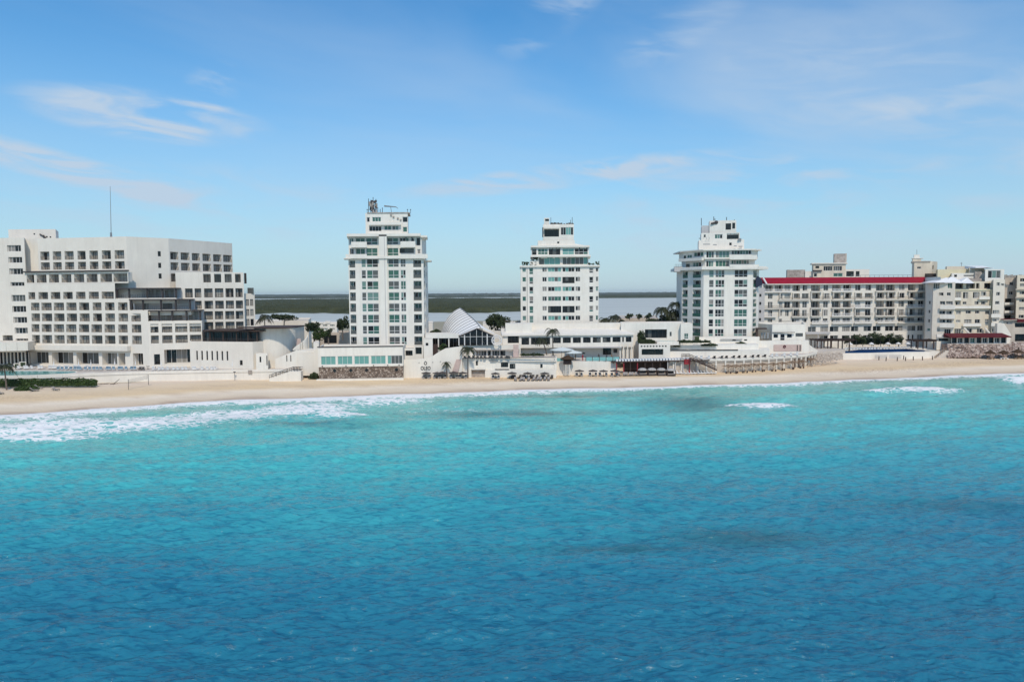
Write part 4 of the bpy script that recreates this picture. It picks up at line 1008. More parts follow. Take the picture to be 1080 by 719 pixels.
for x, y0, y1 in ((739.7, 238, 230), (752.8, 233, 228.5), (754, 233, 230.5), (766.3, 233, 229), (774.5, 233, 231.5)): mb.tube(W(x, y0, 229), W(x, y1, 229), .1)
mb.tube(W(750, 236, 227), W(756, 234.5, 227), .3); mb.ball(W(755.5, 234.5, 227), .6, .3, .6)
local(mb, T3).build('roof_aerials', 'metal_dark', T3)
mb = MB(); A = W(740, 255, 226.3)
for x in (741.5, 745, 748): mb.tube(W(x, 252.9, 226), W(x, 250, 226), .05)
local(mb, T3).build('roof_rail', 'metal_grey', T3)
# ================================================================== vegetation and beach furniture makers
def leaf_cloud(mb, c, r, n, size, squash=0.75, clumps=9, drop=0.0):
    cs = []
    for _ in range(clumps):
        v = Vector((random.gauss(0, 1), random.gauss(0, 1), random.gauss(0, .8))).normalized() * random.uniform(.25, .85)
        cs.append((Vector(c) + Vector((v.x * r, v.y * r, v.z * r * squash)), r * random.uniform(.25, .5)))
    for _ in range(n):
        cc, rr = random.choice(cs)
        v = Vector((random.gauss(0, 1), random.gauss(0, 1), random.gauss(0, 1))).normalized() * rr * random.uniform(.55, 1.05)
        p = cc + Vector((v.x, v.y, v.z * squash)); a = Vector((random.gauss(0,1), random.gauss(0,1), random.gauss(0,1))).normalized(); b = a.orthogonal().normalized()
        s = size * random.uniform(.6, 1.3); q = a * s; w = b * s * .6
        mb.face([p - q, p + w, p + q, p - w])
def tree(label, px, py, Y, h, r, group=None, flat=.75, n=1400, cat='tree', m='leaf_dark', size=.32, trunk=.25):
    base = W(px, py, Y); t = thing('broadleaf_tree', label, cat, tuple(base), group=group)
    mb = MB(); top = Vector((random.uniform(-.3, .3), 0, h - r * flat))
    mb.tube((0, 0, -.5), top, trunk, trunk * .5, 7)
    for k in range(6):
        a = k * 1.05; mb.tube(top * random.uniform(.6, .95), top + Vector((math.cos(a) * r * .6, math.sin(a) * r * .6, r * flat * .4)), trunk * .35, .05, 5)
    mb.build('trunk', 'bark', t)
    mb = MB(); leaf_cloud(mb, (0, 0, h - r * flat), r, n, size, flat, 14); mb.build('crown', m, t); return t
def palm_parts(h, r, lean=0.0, nf=22, seed=0):
    rd = random.Random(seed); tr = MB(); pts = []
    for i in range(7):
        u = i / 6; pts.append(Vector((lean * u ** 1.6, 0, h * u)))
    for i in range(6): tr.tube(pts[i], pts[i+1], .20 - .015 * i, .20 - .015 * (i + 1), 7)
    cr = MB(); top = pts[-1]
    nf = int(nf * .68)
    for k in range(nf):
        a = k * 2.4 + rd.random() * .3; up = rd.uniform(-.1, 1.1); L = r * rd.uniform(.85, 1.1); prev = top
        d = Vector((math.cos(a), math.sin(a), 0)); sidev = Vector((-math.sin(a), math.cos(a), 0)); N = 7
        for j in range(N):
            u0, u1 = j / N, (j + 1) / N
            f = lambda u: top + d * (L * u * (1 - .18 * u)) + Vector((0, 0, L * (up * u - (up * .55 + .75) * u * u)))
            p0, p1 = f(u0), f(u1); wd_ = .19 * L * math.sin(math.pi * min(u0 + .12, 1) * .93)
            drop_ = Vector((0, 0, -wd_ * .75))
            for sg in (-1, 1):
                for q in (0, .33, .66):
                    a0 = p0.lerp(p1, q); a1 = p0.lerp(p1, q + .34)
                    tip = a0.lerp(a1, .8) + sidev * sg * wd_ * 1.5 + drop_ + (p1 - p0) * .6
                    cr.face([a0, a1, tip])
            cr.tube(p0, p1, .025, .02, 3)
    cr.ball(top, .4, .4, .45, 6, 4)
    return tr, cr
def palm(label, px, py, Y, h, r, lean=0, seed=0, nf=22, group=None):
    t = thing('palm_tree', label, 'palm tree', tuple(W(px, py, Y)), group=group)
    tr, cr = palm_parts(h, r, lean, nf, seed); tr.build('trunk', 'bark', t); cr.build('crown', 'leaf_palm', t); return t
def hedge(label, px0, px1, py0, py1, Y, depth, m='leaf_green', cat='hedge', dens=26, size=.17):
    a = W(px0, py1, Y); b = W(px1, py1, Y); z1 = W((px0+px1)/2, py0, Y).z
    t = thing('hedge', label, cat, ((a.x+b.x)/2, Y, a.z)); mb = MB(); L = abs(b.x - a.x); h = z1 - a.z; x0, x1 = -L/2, L/2
    mb.box(x0 + .25, x1 - .25, .25, depth - .2, 0, h * .85)
    n_ = int(L * (h + depth) * dens)
    for _ in range(min(n_, 9000)):
        x = random.uniform(x0, x1); f = random.random() * (h + depth)
        bulge = .12 * math.sin(x * 1.7) + .08 * math.sin(x * 4.1)
        p = Vector((x, random.uniform(-.05, .2) - bulge * .4, f)) if f < h else Vector((x, f - h, h + random.uniform(-.12, .08) + bulge))
        e = min(x - x0, x1 - x) / 1.2
        if e < 1: p.z *= .55 + .45 * e
        A = Vector((random.gauss(0,1), random.gauss(0,1), random.gauss(0,1))).normalized(); B = A.orthogonal(); s = size * random.uniform(.6, 1.3)
        mb.face([p - A*s, p + B*s*.7, p + A*s, p - B*s*.7])
    mb.build('foliage', m, t); return t
def umbrella_proto(label, cat='umbrella', r=1.45, h=2.4, m='fabric_dark', name='beach_umbrella', rise=.5, n=8, pole='metal_dark', group=None):
    t = thing(name, label, cat, group=group)
    mb = MB(); rr = [(r * math.cos(2*math.pi*k/n), r * math.sin(2*math.pi*k/n)) for k in range(n)]
    for k in range(n):
        p, q = rr[k], rr[(k+1) % n]
        mb.face([(0, 0, h + rise * .0 + rise), (p[0], p[1], h), (q[0], q[1], h)]); mb.face([(p[0], p[1], h), (p[0], p[1], h - .16), (q[0], q[1], h - .16), (q[0], q[1], h)])
    for k in range(n):
        p, q = rr[k], rr[(k+1) % n]; mb.face([(0, 0, h + rise - .05), (q[0], q[1], h - .02), (p[0], p[1], h - .02)])
    mb.build('canopy', m, t)
    mb = MB(); mb.tube((0, 0, 0), (0, 0, h + rise + .12), .05); mb.tube((0,0,0), (0,0,.1), .3, .3, 8); mb.build('pole', pole, t)
    return t
def lounger_mesh(m, back=.62, frame='frame_white'):
    mb = MB()
    for x in (-.3, .3):
        for y in (.15, 1.3): mb.box(x-.03, x+.03, y-.03, y+.03, 0, .32, 1)
    mb.box(-.34, .34, 0, 1.95, .3, .36, 1); mb.box(-.31, .31, -.0, 1.3, .361, .46, 0)
    i = len(mb.v); c, s = math.cos(back), math.sin(back)
    b2 = MB(); b2.box(-.31, .31, 0, .75, 0, .10); b2.v = [(x, 1.28 + y * c - z * s, .40 + y * s + z * c) for x, y, z in b2.v]
    mb.v += b2.v; mb.f += [tuple(i + k for k in f) for f in b2.f]; mb.mi += [0] * 6
    return mb.mesh('sun_lounger', [m, frame])
LM = {k: lounger_mesh(k, b, f) for k, b, f in (('fabric_blue', 1.0, 'frame_white'), ('fabric_white', 1.05, 'frame_white'), ('fabric_grey', .75, 'metal_dark'), ('fabric_dark', .7, 'metal_dark'))}
LM['fabric_grey2'] = lounger_mesh('fabric_grey', .7, 'frame_white')
def lounger(kind, loc, rz, label, group):
    o = link('sun_lounger', LM[kind], None, loc, rz); return tag(o, label, 'sun lounger', group)
def gz(x, Y): return float(groundZ(np.array([x]), np.array([Y]))[0])
def beach(px, py):       # point of the sand surface seen at this picture position
    for Y in np.arange(150, 260, .25):
        w = W(px, py, Y)
        if w.z <= gz(w.x, Y): return w
    return W(px, py, 200)

# ------------------------------------------------------------------ left terrace furniture
K = 0
for i in range(22):
    px = 62 + i * 4.3; w = W(px, 390.6 if px > 84 else 389.3, 190); w.z = TZ
    lounger('fabric_blue' if px < 145 else 'fabric_grey', (w.x, 189.3 + (.4 if px < 84 else 0), TZ), math.pi + random.uniform(-.25, .25) + .5, f'{ORD[i]} lounger from the left in the front row beside the turquoise pool', 'sun loungers in the front row of the left pool terrace')
for i in range(16):
    px = 24 + i * 4.6; w = W(px, 388, 193.5)
    lounger('fabric_white', (w.x, 193.3 + random.uniform(-.4, .4), TZ), math.pi + random.uniform(-.4, .4) + .3, f'{ORD[i]} white lounger from the left in the back row near the hotel doors', 'white loungers in the back row of the left pool terrace')
for i in range(14):
    px = 166 + i * 4.9; w = W(px, 388, 188.3)
    lounger('fabric_white', (w.x, 188.0, TZ), math.pi + random.uniform(-.3, .3), f'{ORD[i]} white lounger from the left, below the slit windows', 'white loungers below the slit windows')
PU = umbrella_proto('closed white parasol by the back row of loungers', 'parasol', .16, 1.2, 'fabric_white', 'parasol', 1.3, 8, 'frame_white', 'closed white parasols on the left terrace')
for i, (px, Y) in enumerate(((57, 193), (83, 193.5), (96, 192), (143, 192.5), (170, 191), (245, 188), (121, 194))):
    w = W(px, 386, Y); lab = f'closed white parasol, {ORD[i]} counted along the left hotel terrace' if False else ['closed white parasol between the first two glazed openings','closed white parasol before the second glazed opening','closed white parasol before the third glazed opening','closed white parasol right of the blue lounger row','closed white parasol before the open corner lounge','closed white parasol under the last slit window','closed white parasol before the fourth glazed opening'][i]
    if i == 0: PU.location = (w.x, Y, TZ); PU['label'] = lab
    else: dup(PU, (w.x, Y, TZ), 0, lab)
for i, (x0, x1, y0, y1) in enumerate(((15.5, 19.3, 383.8, 387.3), (21.5, 26.5, 382.2, 386))):
    t = thing('planter', ['square leafy planter box left of the pool entrance', 'larger leafy planter box right of its small neighbour'][i], 'planter', tuple(W(x0, y1, 192.5)))
    wbox(t, 'box', 'stucco_white', x0 - 1, x1 + 1, y0 - .5, y1 + 1.5, 192.7, 1); wbox(t, 'plants', 'leaf_dark', x0, x1, y0, y1, 192.5, .5)
for i in range(5):
    w = W(132 + i * 8, 386.5, 191); 
    t = thing('cafe_table', ['round table by the fourth glazed opening','dark table left of the narrow door','round table right of the narrow door','round table before the lounge opening','round table under the lounge column'][i], 'table', (w.x, 191, TZ), group='tables on the left terrace')
    mb = MB(); mb.tube((0,0,.7), (0,0,.76), .5, .5, 10); mb.build('tabletop', 'fabric_dark' if i % 2 else 'frame_white', t); mb = MB(); mb.tube((0,0,0), (0,0,.7), .06); mb.tube((0,0,0),(0,0,.05),.25,.25,8); mb.build('stand', 'metal_dark', t)
hedge('long low green hedge along the sand in front of the turquoise pool', -40, 100.5, 400.5, 408, 172.5, 1.6)
hedge('short green hedge on the sand in front of the long hedge', 14, 37, 407.8, 413.5, 167.5, 1.8)
palm('palm tree in front of the long hedge at the left edge of the beach', 7, 411, 169.5, 5.6, 3.0, -.35, 3, 26)
w = beach(72, 412)
for i, (px, py, rz, lab) in enumerate(((3, 416, 1.2, 'dark lounger on the sand below the left palm tree'), (41, 412.5, 1.9, 'grey lounger on the sand right of the short hedge'), (62, 412, 1.3, 'grey lounger standing alone on the sand, tilted up'), (45, 410, 1.6, 'grey lounger just behind the one beside the short hedge'))):
    w = beach(px, py); lounger('fabric_grey', (w.x, w.y, w.z), rz, lab, 'loungers on the left beach')
w = beach(137, 411); NT = thing('volleyball_net', 'slanting beach volleyball net on two posts', 'net', tuple(w))
A, B = Vector((-.3, 0, 0)), Vector((.9, 7, .3))
mb = MB(); mb.tube(A, A + Vector((0, 0, 2.5)), .06); mb.tube(B, B + Vector((0, 0, 2.5)), .06); mb.build('post', 'metal_dark', NT)
mb = MB()
for h in (1.55, 1.8, 2.05, 2.35): mb.tube(A + Vector((0,0,h)), B + Vector((0,0,h)), .025, .025, 4)
for k in range(24):
    c = A.lerp(B, k / 23); mb.tube(c + Vector((0,0,1.55)), c + Vector((0,0,2.35)), .015, .015, 3)
mb.build('netting', 'metal_grey', NT)
for i, (px, py) in enumerate(((106, 405.5), (112, 405), (119, 405.3), (123, 404.8))):
    w = beach(px, py); t = thing('driftwood', ['dark flotsam lying at the end of the long hedge','second scrap of flotsam right of the hedge end','flotsam scrap nearest the volleyball net','upright dark stick in the sand left of the net'][i], 'debris', tuple(w))
    mb = MB(); mb.tube((-.7, 0, .05), (.6, .3, .12 if i < 3 else 1.2), .09, .05); mb.tube((0, 0, .08), (.5, -.4, .25), .05, .03); mb.build('branch', 'wood_dark', t)
w = W(247, 402, 185); t = thing('beach_shower', 'thin beach shower post against the left sea wall', 'shower', (w.x, 185.4, 1.9)); mb = MB(); mb.tube((0,0,0), (0,0,2.2), .05); mb.box(-.25, .25, -.1, .1, 2.0, 2.3); mb.build('post', 'metal_dark', t)
hedge('dark clipped bush in the corner between the white walls and the stone pavilion', 325.5, 335, 393, 402.5, 187, 2.5, 'leaf_dark', 'bush', 40)

# ================================================================== STONE PAVILION AND LOGO WALL
S3 = thing('pavilion', 'long flat pavilion with teal windows on a rubble stone base with round portholes', 'building', (XY(380, 186)[0], 186, 1.5))
p = Pl(XY(335.8, 185.3, 390), XY(425.2, 187.2, 390)); rx = 380; o = []
for k in range(5):
    x = 338.3 + 17.6 * k; o.append(Op(p.u(x, 378), p.u(x + 15.8, 378), p.z(rx, 384.2), p.z(rx, 375.2), 'window', 3 if k < 4 else 4, 1, 'teal', .25))
block(S3, [XY(335.8, 185.3, 390), XY(425.2, 187.2, 390)], p.z(rx, 386.5), p.z(rx, 365.8), 14, {0: o}, 'stucco_bright', back=[(XY(425.2, 187.2)[0]*1.03, 197), (XY(335.8, 185.3)[0]*1.04, 197)])
mb = MB(); e = [p.P(.1,0,.12)[:2], p.P(p.L-.1,0,.12)[:2], p.P(p.L-.1,0,9)[:2], p.P(.1,0,9)[:2]]; mb.prism(e, p.z(rx, 398.8), p.z(rx, 386.5) - .01); local(mb, S3).build('stone_base', 'rubble_stone', S3)
mb = MB(); e = [p.P(-.4,0,-.9)[:2], p.P(p.L+.1,0,-.9)[:2], p.P(p.L+.1,0,.1)[:2], p.P(-.4,0,.1)[:2]]; mb.prism(e, .8, p.z(rx, 398.9)); local(mb, S3).build('plinth', 'stucco_bright', S3)
mb = MB(); e = [p.P(-.15,0,-.15)[:2], p.P(p.L+.1,0,-.15)[:2], p.P(p.L+.1,0,.2)[:2], p.P(-.15,0,.2)[:2]]; mb.prism(e, p.z(rx, 365.9), p.z(rx, 364.9)); local(mb, S3).build('roof_edge', 'metal_dark', S3)
for x in (352.8, 369.9, 386.6, 418.2):
    c = Vector(p.P(p.u(x, 390), p.z(rx, 390.3), .13)) - S3.location; mb = MB(); mb.tube(c, c - p.n * -.12, .42, .42, 14); mb.build('porthole', 'glass_dark', S3)
for x in (340, 365, 394, 409, 421):
    c = Vector(p.P(p.u(x, 386), p.z(rx, 385.6), 0)) - S3.location; mb = MB(); mb.box(c.x-.12, c.x+.12, c.y-.2, c.y-.01, c.z-.1, c.z+.15); mb.build('wall_lamp', 'metal_dark', S3)
# white sloping wall carrying the hotel emblem
LW = thing('emblem_wall', 'big white sloping wall with a dark ring emblem and lettering, right of the stone pavilion', 'wall', (XY(460, 190)[0], 190, 1.5))
yb = 190.0; P_ = lambda x, y: (XY(x, yb, 385)[0], Zp(x, y, yb))
prof = [(425.3, 379.3), (448, 378), (456, 375.6), (463, 371), (470, 367.3), (483, 365.6), (487.3, 365.6)]
mb = MB(); N_ = len(prof)
for i in range(N_ - 1):
    (x0, z0), (x1, z1) = P_(*prof[i]), P_(*prof[i+1])
    mb.prism([(x0, yb), (x1, yb), (x1, yb + .5), (x0, yb + .5)], .8, 0, ztop=[z0, z1, z1, z0])
local(mb, LW).build('wall', 'stucco_bright', LW)
mb = MB()
for i in range(N_ - 1):
    (x0, z0), (x1, z1) = P_(*prof[i]), P_(*prof[i+1]); mb.prism([(x0, yb + .5), (x1, yb + .5), (x1, yb + 1.7), (x0, yb + 1.7)], .8, 0, ztop=[z0 - .5, z1 - .5, z1 - .5, z0 - .5])
local(mb, LW).build('ramp', 'deck_pale', LW)
# emblem: a pointed ring and four letters
ex, ez = P_(448.8, 382.9); mb = MB(); n_ = 20
for k in range(n_):
    a0, a1 = 2*math.pi*k/n_, 2*math.pi*(k+1)/n_
    def rr(a, s): return (ex + s * math.cos(a) * .92, yb - .06, ez + s * (math.sin(a) + (.35 if abs(a - math.pi/2) < .2 else 0)))
    mb.face([rr(a0, .28), rr(a1, .28), rr(a1, .46), rr(a0, .46)][::-1]); 
    q = [rr(a0, .46), rr(a1, .46)]; mb.face([q[0], q[1], (q[1][0], yb, q[1][2]), (q[0][0], yb, q[0][2])])
local(mb, LW).build('emblem_ring', 'lettering', LW)
cu = bpy.data.curves.new('lettering', 'FONT'); cu.body = 'OLEO'; cu.size = 1.3; cu.extrude = .04; cu.offset = .025; cu.align_x = 'CENTER'
tmp = bpy.data.objects.new('tmp', cu); C.objects.link(tmp); bpy.context.view_layer.update()
me = bpy.data.meshes.new_from_object(tmp); bpy.data.objects.remove(tmp); me.name = 'lettering'; me.materials.clear(); me.materials.append(MATS['lettering'])
lx, lz = P_(448.9, 389.9); o = link('lettering', me, LW, (lx - LW.location.x, yb - .06 - LW.location.y, lz - 1.5)); o.rotation_euler = (math.pi/2, 0, 0); o.scale = (.78, 1, 1)
for x, y in ((441.5, 382), (456, 381.5), (464, 380.8)): wbox(LW, 'wall_lamp', 'metal_grey', x, x+.9, y, y+.9, yb - .15, .14)
t = thing('beach_steps', 'tan tiled flight of steps cut into the white wall beside the tall palm', 'staircase', (XY(478, 189)[0], 189, 2))
mb = MB(); q = [(477, 392), (483, 392), (486.5, 379), (481.5, 379)]
A = [W(x, y, 189.75) for x, y in q]
for k in range(12):
    f = k / 12; l0 = A[0].lerp(A[3], f); r0 = A[1].lerp(A[2], f); mb.box(l0.x, r0.x, 189.5 + .02 * k, 189.98, l0.z - .25, l0.z + .28 + .001 * k)
local(mb, t).build('steps', 'tile_pink', t)

# low pieces between pavilion and shell roof
LB = thing('entrance_lodge', 'small white entrance lodge with an open dark porch under the tallest tower', 'building', (XY(440, 193)[0], 193, 6))
p = Pl(XY(426.5, 193), XY(452, 193)); o = [Op(p.u(426.9), p.u(434.5), p.z(440, 375), p.z(440, 369.5), 'window', 3, 1, 'dark', .8), Op(p.u(437.5), p.u(444.5), p.z(440, 373.5), p.z(440, 366.2), 'window', 2, 1, 'dark', 1.0)]
block(LB, [XY(426.5, 193), XY(436.5, 193)], 3, p.z(440, 367.5), 5, {0: [o[0]]}, 'stucco_bright', parapet=.1)
p_ = Pl(XY(436.5, 193), XY(446, 193)); block(LB, [XY(436.5, 193), XY(446, 193)], 3, p.z(440, 365), 4, {0: [Op(.3, p_.L - .4, o[1].z0, o[1].z1, 'window', 2, 1, 'dark', 1.0)]}, 'stucco_white', parapet=.1)
p_ = Pl(XY(447, 192.5), XY(455, 192.5)); block(LB, [XY(446.5, 192.5), XY(456, 192.5)], 3, p.z(440, 357.3), 5, {0: [Op(p_.u(449), p_.u(451.8), p_.z(450, 364.5), p_.z(450, 361.5), 'window', 1, 1, 'dark', .2)]}, 'stucco_bright', parapet=.1)
wbox(LB, 'gate', 'wood_dark', 455.6, 461.8, 363, 379, 195, .4)

# ================================================================== SHELL-ROOFED HALL
SH = thing('shell_hall', 'glass-fronted hall under a white ribbed pointed shell roof', 'hall', (XY(492, 205)[0], 205, 5))
def shell(u, v):
    """u 0..1 front to back, v -1..1 left foot to right foot"""
    Y = 197 + 17 * u
    fx, fz = 503.5, 345.3; bx_, bz_ = 481.5, 324.8
    ap = W(fx + (bx_ - fx) * u, 0, Y).x; az = Zp(500, fz, 197) + (Zp(490, bz_, 214) - Zp(500, fz, 197)) * (u ** .85)
    lf = W(483 + (460.8 - 483) * u ** .6, 0, Y).x; lz = Zp(483, 354.2, 197) * (1 - u) + Zp(461, 351.5, 214) * u
    rf = W(522 + (500 - 522) * u, 0, Y).x; rz = Zp(521, 353.5, 197) + (Zp(505, 338, 214) - Zp(521, 353.5, 197)) * u * .75
    a = abs(v)
    if v <= 0:
        w_ = min(.62, u * 1.0); x = ap + (lf - ap) * (a * (1 - w_) + math.sin(a * math.pi / 2) * w_); z = lz + (az - lz) * ((1 - a) * (1 - w_) + math.cos(a * math.pi / 2) ** .9 * w_)
    else:
        x = ap + (rf - ap) * a; z = rz + (az - rz) * (1 - a) ** (1.0 + .25 * u)
    return (x, Y, z)
NU, NV = 16, 36
for seg in range(2):
    pass
mb = MB(); vid = {}
for i in range(NU + 1):
    for j in range(NV + 1):
        vid[i, j] = len(mb.v); mb.v.append(shell(i / NU, -1 + 2 * j / NV))
for i in range(NU):
    for j in range(NV): mb.f.append((vid[i,j], vid[i,j+1], vid[i+1,j+1], vid[i+1,j])); mb.mi.append(0)
local(mb, SH).build('shell_roof', 'fabric_white', SH)
for k in range(11):   # dark joints between the roof shells, as raised battens
    u = (k + .6) / 11; mb = MB()
    pv = [Vector(shell(u, -1 + 1.0 * j / 14)) + Vector((0, -.05, .10)) for j in range(15)]
    for a_, b2_ in zip(pv[:-1], pv[1:]): mb.tube(a_, b2_, .065, .065, 4)
    local(mb, SH).build('roof_rib', 'metal_grey', SH)
mb = MB(); pv = [Vector(shell(i / 16, 0)) + Vector((0, -.03, .12)) for i in range(17)]
for a_, b2_ in zip(pv[:-1], pv[1:]): mb.tube(a_, b2_, .11, .11, 5)
local(mb, SH).build('roof_ridge', 'metal_grey', SH)
ap = W(503.5, 346.3, 197.4); l_ = W(484, 354.6, 197.4); r_ = W(521.3, 354.3, 197.4); zb = Zp(500, 364, 197.4)
mb = MB(); mb.face([(l_.x, 197.4, zb), (r_.x, 197.4, zb), (r_.x, 197.4, r_.z), (ap.x, 197.4, ap.z), (l_.x, 197.4, l_.z)]); local(mb, SH).build('glass_gable', 'glass_dark', SH)
mb = MB()
for t_ in (0, .16, .32, .5, .66, .8, .97):
    x = l_.x + (r_.x - l_.x) * t_; za = l_.z + (ap.z - l_.z) * (x - l_.x) / (ap.x - l_.x) if x < ap.x else ap.z + (r_.z - ap.z) * (x - ap.x) / (r_.x - ap.x)
    w_ = .14 if t_ in (0, .16, .8) else .05; mb.box(x - w_, x + w_, 197.2, 197.35, zb, za)
mb.box(l_.x, r_.x, 197.22, 197.33, zb + 2.3, zb + 2.4)
local(mb, SH).build('mullions', 'frame_white', SH)
mb = MB()
for a_, b2_ in ((l_, ap), (ap, r_)): mb.tube(a_ + Vector((0, -.3, 0)), b2_ + Vector((0, -.3, 0)), .18, .18, 5)
local(mb, SH).build('gable_edge', 'metal_dark', SH)
wbox(SH, 'side_canopy', 'stucco_bright', 448.5, 483.5, 352.4, 356.6, 196.2, 9)
for x in (461.8, 472.8): wbox(SH, 'column', 'stucco_bright', x, x + 1.2, 356.6, 366, 196.4, .4)
wbox(SH, 'rear_glazing', 'glass_dark', 456, 484, 356.6, 368, 202, .2)
for x in (459, 465, 470, 478, 481): wbox(SH, 'glazing_bar', 'metal_grey', x, x + .4, 356.7, 367, 201.85, .12)
tree('round clipped green bush under the flat canopy left of the glass hall', 467.5, 371, 195.6, 2.6, 1.5, m='leaf_green', flat=.8, n=700, cat='bush', size=.18, trunk=.1)

# ================================================================== MIDDLE TERRACES
MT = thing('terrace_building', 'stacked white terraces below the shell roof with a long planted ledge', 'building', (XY(530, 195)[0], 195, 1.5))
p = Pl(XY(487, 191.5), XY(587, 192.5)); rx = 530; o = []
for x0, x1, y0, y1, n_ in ((501.8,504,380.2,385,1),(528.3,536,382.2,387.2,4),(537.5,543.5,383.5,389,3),(569.8,572.3,384.2,388.3,1)): o.append(Op(p.u(x0,385), p.u(x1,385), p.z(rx,y1), p.z(rx,y0), 'window', n_, 1, 'dark', .25))
block(MT, [XY(487, 191.5), XY(587, 192.5)], .8, p.z(rx, 377.6), 8, {0: o}, 'stucco_bright', parapet=.15, roofm='deck_pale')
mb = MB()
for k in range(26): pass
local(mb, MT) if False else None
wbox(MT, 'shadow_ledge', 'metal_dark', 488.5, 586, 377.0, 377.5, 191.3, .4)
wbox(MT, 'moulding', 'stucco_white', 520, 587, 380.3, 381.2, 191.6, .5)
wbox(MT, 'vent', 'metal_grey', 517, 523, 379.8, 381, 191.3, .2)
wbox(MT, 'lower_wall', 'stucco_bright', 511.5, 586.5, 390.0, 399.5, 190.6, 1.1)
wbox(MT, 'lower_wall', 'stucco_bright', 486, 497.2, 389.5, 399.5, 190.6, 1.0); wbox(MT, 'lintel', 'stucco_bright', 497.2, 511.5, 388.6, 390.6, 190.6, 1.0)
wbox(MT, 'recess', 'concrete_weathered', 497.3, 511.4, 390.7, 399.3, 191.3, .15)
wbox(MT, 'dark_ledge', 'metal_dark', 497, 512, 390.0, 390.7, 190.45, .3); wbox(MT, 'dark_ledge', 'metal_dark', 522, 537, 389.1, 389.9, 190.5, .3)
# wall behind that terrace, with windows
p = Pl(XY(488, 198), XY(549, 198.4)); o = []
for x0, x1, n_, s_ in ((502,513,4,'shop'),(514.6,517.6,1,'dark'),(519,527,3,'darkwhite'),(527.6,533,2,'dark')): o.append(Op(p.u(x0,372), p.u(x1,372), p.z(rx,375.2), p.z(rx,369.6), 'window', n_, 1, s_, .4))
block(MT, [XY(488, 198), XY(549, 198.4)], 3, p.z(rx, 363.9), 9, {0: o}, 'stucco_bright', parapet=.5, roofm='deck_pale')
wbox(MT, 'awning', 'fabric_grey', 499, 548, 368.9, 369.5, 196.8, 1.2)
wbox(MT, 'chimney', 'tile_pink', 541.3, 547, 363.5, 378.5, 196.2, .8)
for i in range(12):
    w = W(491 + i * 4.2, 377.5, 193); lounger('fabric_grey', (w.x, 192.4 + random.uniform(0, .5), Zp(530, 377.6, 192) - .14), math.pi + random.uniform(-.3, .3), f'{ORD[i]} grey lounger from the left on the middle terrace edge', 'loungers on the middle terrace edge')
hedge('low dark hedge strip on the white terrace left of the twin palms', 548.5, 574, 373.2, 375.4, 196.5, 1, 'leaf_dark')
RN = thing('ring_sculpture', 'open white ring sculpture at the right foot of the glass hall', 'sculpture', tuple(W(524, 364, 196.5)))
mb = MB()
for rr_, th in ((1.35, .16), (.8, .12)):
    for k in range(18):
        a0, a1 = 2*math.pi*k/18, 2*math.pi*(k+1)/18; mb.tube((rr_*math.cos(a0), 0, 1.35 + rr_*math.sin(a0)), (rr_*math.cos(a1), 0, 1.35 + rr_*math.sin(a1)), th)
for k in range(8):
    a = 2*math.pi*k/8; mb.tube((.8*math.cos(a), 0, 1.35 + .8*math.sin(a)), (1.35*math.cos(a), 0, 1.35 + 1.35*math.sin(a)), .1)
mb.build('ring', 'frame_white', RN)

# long windowed restaurant below the middle tower
RS = thing('restaurant_building', 'long low white building with a row of dark square windows and a pale sloping roof', 'restaurant', (XY(600, 208)[0], 208, 3))
p = Pl(XY(530, 206.5), XY(668, 208)); rx = 600; o = []
for x0, x1, y0, y1, n_ in ((535.5,547.3,353.7,361.8,3),(550,558,356,363.5,2),(560,580.2,356,363.3,4),(583.5,591.5,355.8,361.8,2),(593.6,602,355.8,361.6,2),(604.2,612.6,355.8,361.6,2),(614.9,623,355.6,361.4,2),(625.2,633.6,355.5,361.2,2),(635.6,644,355.5,361,2),(646,654.5,355.2,360.8,2),(656.3,658,355.2,360.6,1),(660,666,355,360.6,2)):
    o.append(Op(p.u(x0,358), p.u(x1,358), p.z(x0,y1), p.z(x0,y0), 'window', n_, 1, 'dark', .35))
for q in o: q.z0 = max(q.z0, p.z(rx, 363.5)); 
block(RS, [XY(530, 206.5), XY(668, 208)], p.z(rx, 366.5), p.z(rx, 353.6), 6, {0: o}, 'stucco_bright', parapet=.02)
mb = MB(); A, B, D, E = p.P(-.3,0,-.6), p.P(p.L+.3,0,-.6), p.P(p.L-3,0,8), p.P(-.3,0,8)
z0, z1 = p.z(rx, 353.7), p.z(rx, 343.6)
mb.prism([A[:2], B[:2], D[:2], E[:2]], z0, 0, ztop=[z0 + .35, z0 + .35, z1 - 1, z1 - 1]); local(mb, RS).build('sloping_roof', 'stucco_bright', RS)
wbox(RS, 'upper_block', 'stucco_bright', 533, 561, 341.5, 353.5, 209.5, 8); wbox(RS, 'upper_block', 'stucco_white', 560.9, 655, 341, 350, 214.5, 5)
wbox(RS, 'terrace_wall', 'stucco_white', 532, 668, 366.4, 381, 208.7, 1)
p_ = Pl(XY(600, 208.5), XY(668, 208.5))
for x0, x1, y0, y1, m_ in ((636,644.5,366.5,373.8,'glass_dark'),(647,651,368,372,'frame_dark'),(614.5,617,371.8,373,'metal_dark')): wbox(RS, 'doorway', m_, x0, x1, y0, y1, 208.5, .2)
for x in (653.5, 657, 661.3, 665.5): wbox(RS, 'column', 'stucco_white', x, x + 1.3, 361.5, 378, 206.4, .4)
wbox(RS, 'shade_slab', 'stucco_grey', 597, 656, 366.0, 366.9, 205.6, 3)
